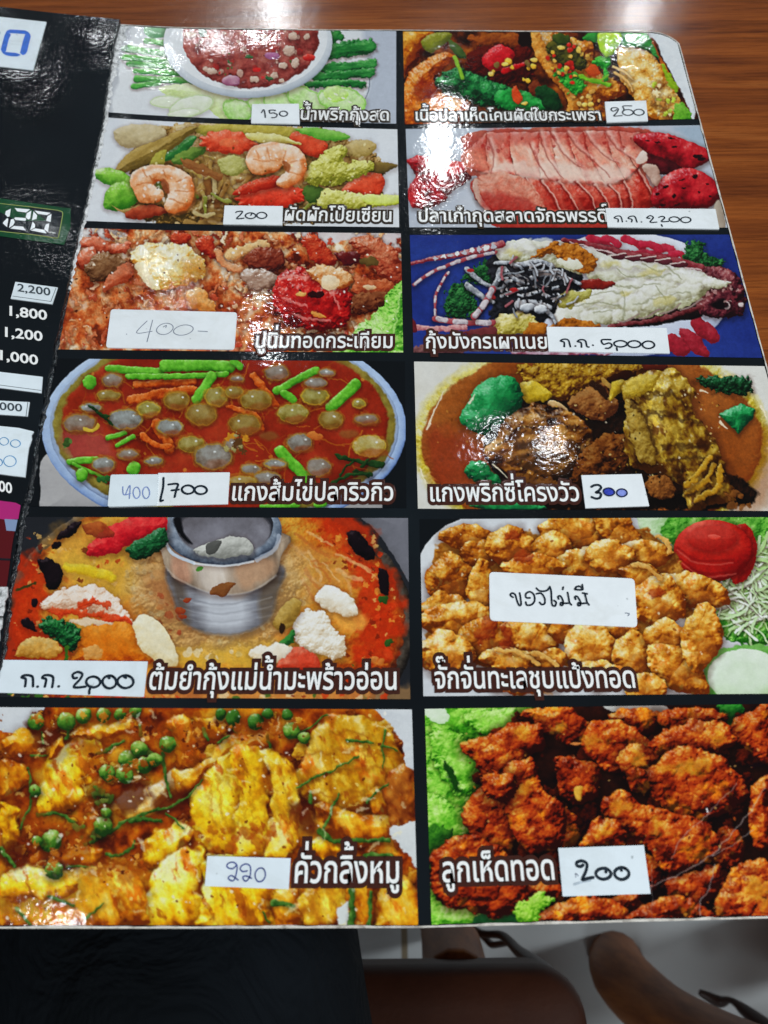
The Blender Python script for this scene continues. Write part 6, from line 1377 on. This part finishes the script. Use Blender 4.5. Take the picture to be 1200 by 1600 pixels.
sticker([(173, 741.5), (247.5, 741), (245, 789.5), (168, 791.5)], [[(182, 175), (190, 245), (252, 234)], [(205, 246), (246, 160), (240, 280)], ring(305, 228, 30, 50), ring(390, 228, 30, 52)],
        (5.714, 160, 730), 1.3, m_bluepencil, 'pale sticker with faint blue pencilled 400 on the red curry photo', r=3, m=m_sticker_blue, eps=0.001)
sticker([(1, 1031), (230.5, 1033.5), (224.5, 1088.7), (-6, 1082)], [[(196, 262), (200, 205), (168, 192), (190, 176), (236, 178), (256, 196), (258, 262)], [(292, 264)], [(350, 264), (360, 208), (330, 196), (348, 176), (396, 178), (416, 200), (408, 268)], [(457, 262)],
        [(600, 196), (576, 198), (568, 170), (606, 150), (642, 166), (626, 206), (576, 268), (668, 265)], ring(728, 228, 53, 42), [(706, 272), (698, 296), (697, 318)], ring(855, 228, 52, 50), ring(980, 226, 60, 50), [(840, 184), (855, 198)], [(966, 184), (984, 196)]],
        (5, 0, 1020), 3.0, m_pen, 'long white sticker with handwritten price on the tom yam photo', m=m_sticker_blue)
sticker([(324, 1337.5), (454, 1341), (451, 1389.5), (320, 1384.5)], [[(440, 212), (398, 244), (340, 226), (342, 188), (394, 166), (442, 188), (454, 240), (430, 350), (398, 386), (350, 356), (388, 324), (466, 376)], [(572, 268), (520, 276), (490, 245), (512, 205), (562, 188), (606, 215), (612, 285), (598, 346), (554, 390), (520, 346), (560, 328), (622, 356)], ring(725, 315, 58, 82, .2)],
        (7.5, 310, 1325), 1.5, m_bluepen, 'white sticker with blue ballpoint 220 on the yellow pork photo', m=m_sticker_blue)
sticker([(945, 159), (1009.5, 157), (1012.5, 188.7), (948, 191)], [[(382, 352), (312, 382), (262, 350), (292, 315), (372, 311), (416, 345), (370, 430), (322, 482), (492, 474)], [(692, 271), (515, 275), (532, 330), (528, 375)], ring(615, 408, 110, 60, 0, -2.6), ring(845, 405, 105, 62)],
        (13.333, 935, 145), 1.7, m_pen, 'white sticker with handwritten 250 on the basil fish photo')
sticker([(946, 325), (1118, 326.5), (1124, 357.7), (949.5, 354.5)], [[(185, 220), (184, 194), (150, 182), (172, 166), (210, 170), (226, 220)], [(262, 212)], [(312, 220), (314, 196), (280, 186), (300, 168), (342, 170), (362, 222)], [(403, 219)], [(482, 186), (454, 182), (486, 161), (516, 180), (486, 222), (548, 222)],
        [(568, 176), (600, 167), (622, 182), (592, 216), (658, 215)], [(592, 245), (600, 262)], ring(712, 196, 46, 24), ring(820, 200, 46, 26)],
        (6, 935, 310), 1.7, m_pen, 'long white sticker with handwritten price on the red lobster meat photo')
sticker([(854, 510.5), (1041.5, 512.3), (1046.7, 552), (857.5, 549)], [[(210, 238), (208, 198), (176, 187), (205, 171), (246, 180), (264, 238)], [(308, 232)], [(364, 242), (360, 202), (328, 192), (356, 175), (398, 185), (412, 234), (430, 241)], [(465, 224)], [(625, 175), (545, 177), (560, 216), (612, 205), (636, 226), (612, 250), (580, 252)],
        [(678, 250), (683, 271)], ring(712, 212, 56, 28), ring(835, 215, 56, 30), ring(962, 221, 52, 33)],
        (5.714, 845, 500), 2.2, m_pen, 'long white sticker with handwritten price on the blue lobster photo')
def three_hundred(h):
    for k, (q, mi) in enumerate(((ring(515, 385, 78, 54, 0.1), 1), (ring(718, 400, 72, 54), 2))):
        h.poly(on_surf(Z(10, 900, 730, *q[:-1]), hpage, 0.00076), mi)
    hand(h, (10, 900, 730), [ring(515, 385, 84, 60, .1), ring(718, 400, 79, 61)], 2.3, 3, eps=0.0009)
    return [m_bluefill, m_paleblue, m_navy]
sticker([(908.3, 742.5), (1002.5, 740.5), (1014.5, 790.5), (914.8, 793.8)], [[(242, 305), (290, 282), (352, 278), (392, 312), (362, 362), (312, 396), (368, 400), (392, 432), (368, 480), (312, 490), (246, 466)]],
        (10, 900, 730), 3.0, m_pen, 'white sticker with 300 and blue filled zeros on the beef curry photo', extra=three_hundred)
sticker([(764.5, 893.5), (991.4, 904), (996, 980), (765.5, 969.5)], [[(224, 232), (204, 216), (218, 200), (240, 212), (252, 250), (268, 290), (284, 286), (280, 236), (274, 200)], [(352, 236), (324, 234), (320, 206), (350, 190), (380, 212), (386, 256), (364, 286), (328, 290), (320, 268)], [(400, 206), (434, 202), (460, 236), (462, 276), (440, 286), (424, 270)],
        [(400, 164), (420, 182), (450, 186), (482, 178), (500, 152)], [(500, 152), (510, 186), (513, 246), (518, 288), (538, 297), (548, 270), (532, 256)], [(566, 244), (562, 226), (578, 222), (592, 240), (600, 268), (596, 290), (580, 290), (584, 272), (604, 276), (640, 276)], [(634, 196), (642, 240), (648, 272), (662, 288)], [(601, 156), (597, 172)],
        [(694, 246), (688, 230), (702, 224), (718, 242), (730, 268), (728, 292), (712, 292), (714, 274), (736, 278), (772, 276)], [(764, 206), (772, 240), (780, 270), (794, 288)], [(688, 172), (700, 154), (724, 150), (748, 172), (718, 176), (688, 172)], [(744, 138), (748, 172)], [(748, 200), (780, 206)]],
        (4.8, 755, 885), 2.3, m_pen, 'white rounded sticker with handwritten Thai words on the fritters photo', r=7,
        extra=lambda h: (hand(h, (4.8, 755, 885), [[(1066, 350), (1096, 354), (1086, 370)]], 1.6, 1), [m_pencil])[1])
sticker([(872.3, 1325), (1006, 1320.5), (1016.6, 1396.5), (879.3, 1400.7)], [[(346, 312), (318, 330), (276, 320), (272, 286), (312, 266), (362, 272), (394, 312), (374, 400), (336, 484), (400, 470), (464, 458)], ring(585, 415, 86, 64), ring(800, 412, 82, 70), [(616, 350), (614, 395)], [(790, 345), (796, 375)]],
        (7.5, 865, 1310), 3.5, m_pen, 'white sticker with bold handwritten 200 and an ink smudge on the mushroom photo', m=m_sticker_blue,
        extra=lambda h: (hand(h, (7.5, 865, 1310), [[(244, 538), (330, 512), (430, 490)]], 3.4, 1, eps=0.00078), hand(h, (7.5, 865, 1310), [[(252, 420), (268, 412), (290, 440)], [(260, 455), (262, 420)]], 1.2, 2, eps=0.00078), [m_smudge, m_pencil])[2])

# ---- black facing page at the left of the fold
EDGE = np.array([(187, 30), (183, 43), (173, 95), (163, 168), (150, 235), (136, 308), (124, 358), (111, 420), (98, 482), (85, 542), (76, 585), (66, 640), (57, 682), (48, 735), (41, 772), (33, 802), (22, 870), (12, 930), (6, 990), (-4, 1050), (-42, 1250), (-78, 1452)], float)
e3 = on_surf(EDGE, hface); o_ = np.argsort(e3[:, 1])
vv = np.linspace(e3[:, 1].min(), e3[:, 1].max(), 260); ue = np.interp(vv, e3[o_, 1], e3[o_, 0])
ue = ue + 0.0009 * np.array([vnoise(np.array([q * 260]), np.array([3.1]))[0] for q in vv]) + 0.0007 * np.array([vnoise(np.array([q * 900]), np.array([9.1]))[0] for q in vv])
tt = np.linspace(0, 1, 30) ** 1.6
U = ue[:, None] + (-0.43 - ue[:, None]) * tt[None, :]; V = np.repeat(vv[:, None], 30, 1) + 0.003 * tt[None, :] * (vv[:, None] > 0.2)
facing = grid_slab(U[:, ::-1], V[:, ::-1], hface(U[:, ::-1], V[:, ::-1]), 0.0024, 'facing_page', [m_black, m_fold], menu); facing['label'] = 'black facing page left of the fold'
# scuffed fold: crumpled strip of film where the two pages meet
def crumpled(name, edge_px, w_px, m, zamp, lift, seed, parent=menu, surf=hpage, n=420, cols=7):
    p = smooth(np.array(edge_px, float), False, 12); tp = np.linspace(0, len(p) - 1, n)
    p = np.stack([np.interp(tp, np.arange(len(p)), p[:, i]) for i in (0, 1)], 1)
    wv = np.interp(np.linspace(0, 1, n), np.linspace(0, 1, len(w_px)), w_px) * (1 + 0.7 * np.array([vnoise(np.array([i * 0.23]), np.array([seed * 1.7]))[0] for i in range(n)]))
    Vt = []; Fc = []
    r = np.random.RandomState(seed)
    for j in range(cols):
        q = p.copy(); q[:, 0] += wv * (j / (cols - 1.0)); z = on_surf(q, surf)
        amp = math.sin(math.pi * j / (cols - 1.0))
        z[:, 2] += lift + amp * zamp * (0.5 + np.array([vnoise(np.array([i * 0.35]), np.array([j * 0.9 + seed]))[0] for i in range(n)]) + 0.3 * r.rand(n)); Vt.append(z)
    Vt = np.concatenate(Vt)
    for j in range(cols - 1):
        for i in range(n - 1):
            Fc.append((j * n + i, j * n + i + 1, (j + 1) * n + i + 1, (j + 1) * n + i))
    return mesh_obj(name, Vt, Fc, m, parent)
crumpled('frayed_edge', [(186, 42), (178, 72), (171, 110), (166, 150), (158, 205), (150, 246), (136, 312), (124, 362), (112, 420), (105, 455)], [15, 12, 10, 8, 7, 6, 7, 6, 5], m_fray, 0.0008, 0.0003, 4)
crumpled('scuffed_fold', [(108, 440), (98, 484), (85, 544), (76, 587), (66, 642), (57, 684), (48, 737), (41, 774), (33, 804), (22, 872), (12, 932), (6, 992), (-4, 1052)], [5, 7, 8, 9, 10, 9, 8], m_fold, 0.0011, 0.0003, 8)

def fpoly(mb, zz, pts, m=0, eps=0.0003):
    mb.poly(on_surf(Z(*zz, *pts), hface, eps), m)
def fmesh(name, mb, mats, label=None):
    o = mb.build(name, mats, facing)
    if label: o['label'] = label
    return o
z1 = (10.909, 0, 20); mb = MB()
mb.slab(on_surf(Z(*z1, (-420, 20), (788, 155), (560, 975), (-520, 850)), hface, 0.0006), 0.0005, 0)
for k, p in enumerate(([(95, 340), (120, 305), (170, 284), (300, 290), (430, 300), (480, 325), (505, 350), (430, 362), (300, 352), (180, 345)], [(78, 380), (100, 340), (160, 345), (186, 372), (150, 450), (128, 540), (100, 660), (60, 672), (12, 630), (40, 520)], [(432, 362), (470, 345), (506, 350), (526, 400), (500, 500), (462, 660), (430, 706), (390, 722), (340, 682), (372, 560), (390, 480)],
          [(20, 640), (95, 668), (180, 674), (280, 684), (355, 716), (300, 742), (190, 740), (100, 722), (50, 690)], [(-90, 330), (0, 310), (14, 345), (0, 372), (-90, 360)])):
    mb.poly(on_surf(Z(*z1, *p), hface, 0.00072 + k * 0.00002), 1 if k < 4 else 2)
hand(mb, z1, [[(150, 478), (270, 484), (385, 496)], [(150, 527), (270, 536), (370, 548)]], 0.35, 2, hface, 0.0007)
fmesh('price_sticker', mb, [m_sticker_blue, m_bluemark, m_smudge], 'pale sticker with a blue marker digit')
z2 = (10, 0, 300); mb = MB()
fpoly(mb, z2, [(-900, -30), (0, 95), (1000, 246), (1105, 255), (1100, 560), (1000, 826), (0, 690), (-900, 560)], 0, 0.0002)
fpoly(mb, z2, [(-860, 60), (0, 178), (500, 235), (900, 285), (970, 310), (980, 350), (915, 690), (870, 720), (500, 665), (0, 612), (-860, 490)], 1, 0.00032)
hand(mb, z2, [[(-860, 60), (-400, 122), (0, 178), (500, 235), (900, 285)], [(900, 285), (968, 308), (980, 350)], [(980, 350), (950, 520), (915, 690)], [(915, 690), (902, 716), (868, 720)], [(868, 720), (500, 665), (0, 612), (-860, 490)]], 1.1, 2, hface, 0.00044)
for p in ([(90, 300), (170, 260), (150, 380), (120, 390), (80, 350)], [(50, 470), (110, 410), (130, 420), (110, 550), (45, 490)], [(230, 250), (470, 272), (410, 320), (270, 302)], [(420, 330), (490, 290), (470, 420), (440, 430), (400, 395)], [(220, 410), (240, 395), (400, 408), (410, 435), (390, 452), (240, 435)],
          [(170, 430), (210, 420), (230, 470), (205, 520), (140, 560)], [(160, 570), (220, 530), (360, 540), (405, 600)], [(540, 290), (790, 325), (735, 362), (590, 340)], [(525, 300), (580, 365), (570, 420), (500, 440)], [(745, 375), (805, 340), (790, 470), (720, 445)],
          [(510, 460), (550, 510), (545, 555), (470, 595)], [(715, 505), (770, 490), (750, 630), (690, 580)], [(480, 600), (550, 568), (690, 590), (730, 648)]):
    fpoly(mb, z2, p, 3, 0.00046)
fmesh('number_display', mb, [m_green, m_panel, m_lime, m_seg], 'green framed printed display reading 120')
lettering('บาท', (77, 365.5), (87, 367), 2.6, [(0.02, 0)], 'currency_lettering', facing, hface, 0.0005)
def boxed(corners, rule, txt=None, p0=None, p1=None, h=0):
    mb = MB(); mb.slab(on_surf(corners, hface, 0.0005), 0.0004, 0)
    for r in rule:
        mb.stroke(on_surf([r[0], ((r[0][0] + r[1][0]) / 2, (r[0][1] + r[1][1]) / 2), r[1]], hface, 0.00062), pen_width(*r[0], 0.8), 3)
    if txt:
        lettering(txt, p0, p1, h, [(0.012, 3)], '', None, hface, 0.00064, ref=0.73, as_mb=mb)
    fmesh('price_label', mb, [m_sticker_blue, m_outline_brown, m_outline_dark, m_grey])
boxed(Z(4, 0, 380, (96, 241), (360, 276), (326, 380), (67, 346)), [(Z(4, 0, 380, (80, 330))[0], Z(4, 0, 380, (318, 364))[0]), (Z(4, 0, 380, (318, 364))[0], Z(4, 0, 380, (350, 280))[0])], '2,200', (28.5, 456.5), (79.5, 463.5), 12.5)
boxed(Z(4, 0, 380, (-120, 790), (266, 835), (258, 936), (-120, 888)), [(Z(4, 0, 380, (-110, 872))[0], Z(4, 0, 380, (256, 920))[0])])
boxed(Z(6.15, 0, 570, (-160, 336), (284, 358), (264, 494), (-160, 466)), [(Z(6.15, 0, 570, (268, 360))[0], Z(6.15, 0, 570, (250, 490))[0])], '000', (0.5, 641.5), (35.5, 644.5), 12.5)
for s, p0, p1, h in (('1,800', (16, 493.5), (73.5, 500.5), 15.5), ('1,200', (9, 526.5), (66.5, 533.5), 15.5), ('1,000', (1.2, 562.5), (59.5, 570.5), 15.5), ('00', (-1.0, 767.5), (19, 771.5), 17)):
    lettering(s, p0, p1, h, [(0.022, 0)], 'printed_price', facing, hface, 0.0003, ref=0.73)
z3 = (6.15, 0, 570); mb = MB()
mb.slab(on_surf(Z(*z3, (-200, 560), (0, 588), (180, 606), (322, 640), (300, 672), (304, 712), (276, 790), (262, 880), (240, 1078), (100, 1062), (-200, 1020)), hface, 0.0007), 0.0006, 0)
hand(mb, z3, [ring(38, 735, 42, 37), ring(148, 756, 46, 36), ring(95, 926, 58, 52), ring(-8, 938, 30, 34)], 1.2, 1, hface, 0.00082)
fmesh('price_sticker', mb, [m_sticker_blue, m_cyanpen], 'torn white sticker with light blue handwritten zeros')
mb = MB(); fpoly(mb, z3, [(-200, 1280), (150, 1325), (198, 1350), (176, 1482), (50, 1488), (-200, 1450)], 0, 0.0003); fmesh('colour_bar', mb, m_magenta)
mb = MB(); mb.poly(on_surf([(-40, 806), (26, 812), (19, 852), (12, 905), (10, 918), (-40, 912)], hface, 0.00025), 0); mb.poly(on_surf([(7, 811), (27.5, 812), (24, 830), (10, 829)], hface, 0.00036), 1)
mb.poly(on_surf([(-40, 870), (16.5, 873), (16, 876), (-40, 873)], hface, 0.0004), 2)
fmesh('food_photo', mb, [m_darkred, m_bluegrey, m_panel], 'dark red picture at the edge of the facing page')
mb = MB()
for p in ([(-20, 917), (11.5, 917), (12, 932), (7, 939), (8, 944), (-20, 941)], [(-20, 942), (7, 942), (7, 952), (4, 962), (-20, 963)], [(-20, 965), (4, 965), (3, 980), (-1, 985), (0, 1001), (-20, 1003)]):
    mb.slab(on_surf(p, hface, 0.0006), 0.0005, 0)
fmesh('torn_paper', mb, m_fray)

# ---------------------------------------------------------------- below the table: chair, sitter, legs, strap
m_leather, nt, b = mat('dark_brown_leatherette', hexlin('2e1a14'), 0.55, 0.12)
v = coords(nt); nt.links.new(ramp_node(nt, noise(nt, v, 12, 5, 0.6).outputs[0], [(0.3, hexlin('2a140c')), (0.7, hexlin('3c2014'))]), b.inputs['Base Color'])
bp = nd(nt, 'ShaderNodeBump', Strength=0.4, Distance=0.0004); nt.links.new(noise(nt, v, 320, 3).outputs[0], bp.inputs['Height']); nt.links.new(bp.outputs[0], b.inputs['Normal'])
SZ = 0.46
pR = at_height(893, 1560, SZ); pT = at_height(720, 1512, SZ); pL = at_height(100, 1512, SZ)
chair = bpy.data.objects.new('dining_chair', None); COL.objects.link(chair); chair.location = (pT.x - 0.1, pT.y - 0.2, 0)
tag(chair, 'dark brown chair with a rounded leatherette seat under the menu edge', 'chair')
xr = pR.x + 0.012; yt = pT.y; xl = xr - 0.50; yb = yt - 0.44; R_ = 0.03
out_ = []
for cx, cy, a0 in ((xr - R_, yt - R_, 0), (xl + R_, yt - R_, 90), (xl + R_, yb + R_, 180), (xr - R_, yb + R_, 270)):
    out_ += [(cx + R_ * math.cos(math.radians(a0 + a)), cy + R_ * math.sin(math.radians(a0 + a))) for a in np.linspace(0, 90, 9)]
out_ = np.array(out_); c0 = out_.mean(0); rings = []
for k_, dz in ((1.0, -0.06), (1.0, -0.018), (0.992, -0.006), (0.975, 0.0), (0.9, 0.004), (0.5, 0.007), (0.05, 0.008)):
    q = c0 + (out_ - c0) * k_; rings.append([(x, y, SZ + dz - 0.004) for x, y in q])
n_ = len(out_); vs = [p for r in rings for p in r]; fs = [(a * n_ + i, a * n_ + (i + 1) % n_, (a + 1) * n_ + (i + 1) % n_, (a + 1) * n_ + i) for a in range(len(rings) - 1) for i in range(n_)]
fs += [tuple(range((len(rings) - 1) * n_, len(rings) * n_)), tuple(range(n_))[::-1]]
local(mesh_obj('seat', vs, fs, m_leather, None, None, True), chair, chair.location)
a = at_height(715, 1548, 0.40); m1 = at_height(706, 1482, 0.25); e = at_height(690, 1420, 0.0)
tube('leg', [a, m1, e], [0.024, 0.026, 0.026], m_leg, chair)
for x in (xl + 0.05,):
    tube('leg', [(x, yt - 0.05, 0.41), (x, yt - 0.02, 0.2), (x, yt + 0.01, 0)], [0.021, 0.018, 0.016], m_leg, chair)
for x in (xl + 0.05, xr - 0.05):
    tube('leg', [(x, yb + 0.05, 0.41), (x, yb + 0.03, 0.2), (x, yb, 0)], [0.021, 0.018, 0.016], m_leg, chair)
tube('seat_back', [(c0[0], yb + 0.02, 0.44), (c0[0], yb - 0.03, 0.6), (c0[0], yb - 0.07, 0.84)], [0.16, 0.18, 0.17], m_leather, chair, 20, 0.09)

# a second chair whose bent wooden leg and cord show at the right
stool = bpy.data.objects.new('wooden_chair', None); COL.objects.link(stool)
b0 = at_height(975, 1530, 0.10); b1 = at_height(1040, 1590, 0.2); b2 = at_height(1130, 1640, 0.3); b3 = at_height(1260, 1700, 0.42)
stool.location = (b3.x + 0.15, b3.y - 0.15, 0)
tag(stool, 'tan wooden chair with a thick bent leg at the lower right', 'chair')
tube('leg', [at_height(962, 1500, 0.0), b0, b1, b2, b3], [0.030, 0.030, 0.028, 0.026, 0.026], m_leg, stool, 16)
sx, sy = b3.x, b3.y
for dx, dy in ((0.36, 0.0), (0.36, -0.36), (0.02, -0.36)):
    tube('leg', [(sx + dx * 1.06, sy + dy, 0), (sx + dx, sy + dy, 0.2), (sx + dx * 0.98, sy + dy, 0.42)], [0.024, 0.026, 0.026], m_leg, stool)
mb = MB(); box(mb, sx - 0.03, sx + 0.40, sy - 0.40, sy + 0.03, 0.42, 0.45); local(mb.build('seat', m_leg, None), stool, stool.location)

m_cord, nt, b = mat('dark_brown_cord', hexlin('33201a'), 0.5)
def cord(name, px, zs, rad, label):
    pts = [at_height(x, y, z) for (x, y), z in zip(px, zs)]
    o = tube(name, pts, rad, m_cord, None, 10); tag(o, label, 'strap'); return o
cord('bag_strap', [(725, 1440), (752, 1458), (785, 1462), (810, 1486), (838, 1508), (862, 1530), (870, 1560)], [0.22, 0.24, 0.26, 0.30, 0.36, 0.42, 0.43], [0.003, 0.003, 0.0035, 0.0045, 0.006, 0.006, 0.006], 'dark brown bag strap hanging beside the leatherette seat corner')
cord('bag_strap', [(738, 1448), (760, 1468), (770, 1476), (796, 1474), (815, 1488)], [0.22, 0.22, 0.23, 0.26, 0.31], [0.002, 0.003, 0.003, 0.0025, 0.002], 'thin second strap looping beside the leatherette seat corner')
cord('twisted_cord', [(1093, 1550), (1108, 1558), (1125, 1565), (1142, 1563), (1165, 1580), (1200, 1608), (1235, 1640)], [0.10, 0.10, 0.10, 0.11, 0.12, 0.14, 0.16], [0.003, 0.005, 0.0055, 0.003, 0.006, 0.008, 0.008], 'dark twisted cord lying over the pale floor at the lower right')
q0 = at_height(1225, 1465, 0.02)
for x, y in ((q0.x + 0.03, q0.y + 0.0), (-0.56, q0.y), (0.76, 0.72), (-0.56, 0.72)):
    mb = MB(); box(mb, x - 0.03, x + 0.03, y - 0.03, y + 0.03, 0.0, TT - 0.03); local(mb.build('leg', m_leg, None), table, table.location)

# the person holding the camera: lap and legs in dark trousers
m_cloth, nt, b = mat('dark_navy_trouser_cloth', hexlin('10151b'), 0.9, 0.08)
v = coords(nt)
nt.links.new(ramp_node(nt, noise(nt, v, 9, 4).outputs[0], [(0.3, hexlin('06090c')), (0.7, hexlin('0e1318'))]), b.inputs['Base Color'])
bp = nd(nt, 'ShaderNodeBump', Strength=0.9, Distance=0.012); nt.links.new(noise(nt, v, 16, 4, 0.6, 1.0).outputs[0], bp.inputs['Height']); nt.links.new(bp.outputs[0], b.inputs['Normal'])
ex = at_height(628, 1470, 0.57).x; ey = at_height(556, 1470, 0.57).y
jt = {'pelvis': (ex - 0.20, ey - 0.30, 0.56, 0.15), 'waist': (ex - 0.20, ey - 0.42, 0.74, 0.135), 'hip_r': (ex - 0.085, ey - 0.24, 0.55, 0.125), 'hip_l': (ex - 0.30, ey - 0.26, 0.55, 0.13),
      'mid_r': (ex - 0.125, ey - 0.0, 0.555, 0.108), 'mid_l': (ex - 0.29, ey - 0.02, 0.555, 0.125), 'knee_r': (ex - 0.10, ey + 0.16, 0.53, 0.066), 'knee_l': (ex - 0.29, ey + 0.16, 0.53, 0.066),
      'calf_r': (ex - 0.10, ey + 0.17, 0.34, 0.056), 'calf_l': (ex - 0.29, ey + 0.17, 0.34, 0.056), 'ankle_r': (ex - 0.10, ey + 0.16, 0.10, 0.046), 'ankle_l': (ex - 0.29, ey + 0.16, 0.10, 0.046)}
ks = list(jt); ed = [('pelvis', 'waist'), ('pelvis', 'hip_r'), ('pelvis', 'hip_l')] + [(f'{a_}_{s_}', f'{b_}_{s_}') for s_ in 'rl' for a_, b_ in (('hip', 'mid'), ('mid', 'knee'), ('knee', 'calf'), ('calf', 'ankle'))]
me = bpy.data.meshes.new('person'); me.from_pydata([jt[k_][:3] for k_ in ks], [(ks.index(a_), ks.index(b_)) for a_, b_ in ed], []); me.materials.append(m_cloth)
person = bpy.data.objects.new('person', me); COL.objects.link(person)
sk = person.modifiers.new('skin', 'SKIN'); sk.use_smooth_shade = True
for i, k_ in enumerate(ks):
    me.skin_vertices[0].data[i].radius = (jt[k_][3], jt[k_][3]); me.skin_vertices[0].data[i].use_root = (i == 0)
ss_ = person.modifiers.new('soft', 'SUBSURF'); ss_.levels = 2; ss_.render_levels = 2
dg = bpy.context.evaluated_depsgraph_get(); me2 = bpy.data.meshes.new_from_object(person.evaluated_get(dg)); person.modifiers.clear(); person.data = me2
tag(person, 'seated person in dark navy trousers, only the lap showing below the menu', 'person')
m_shoe, nt, b = mat('black_shoe_leather', (0.015, 0.014, 0.013), 0.4)
for s_ in 'rl':
    x, y = jt['ankle_' + s_][:2]
    o = tube('shoe', [(x, y - 0.06, 0.045), (x, y + 0.02, 0.05), (x, y + 0.12, 0.035), (x, y + 0.19, 0.025)], [0.035, 0.045, 0.042, 0.02], m_shoe, None, 14); o.parent = person
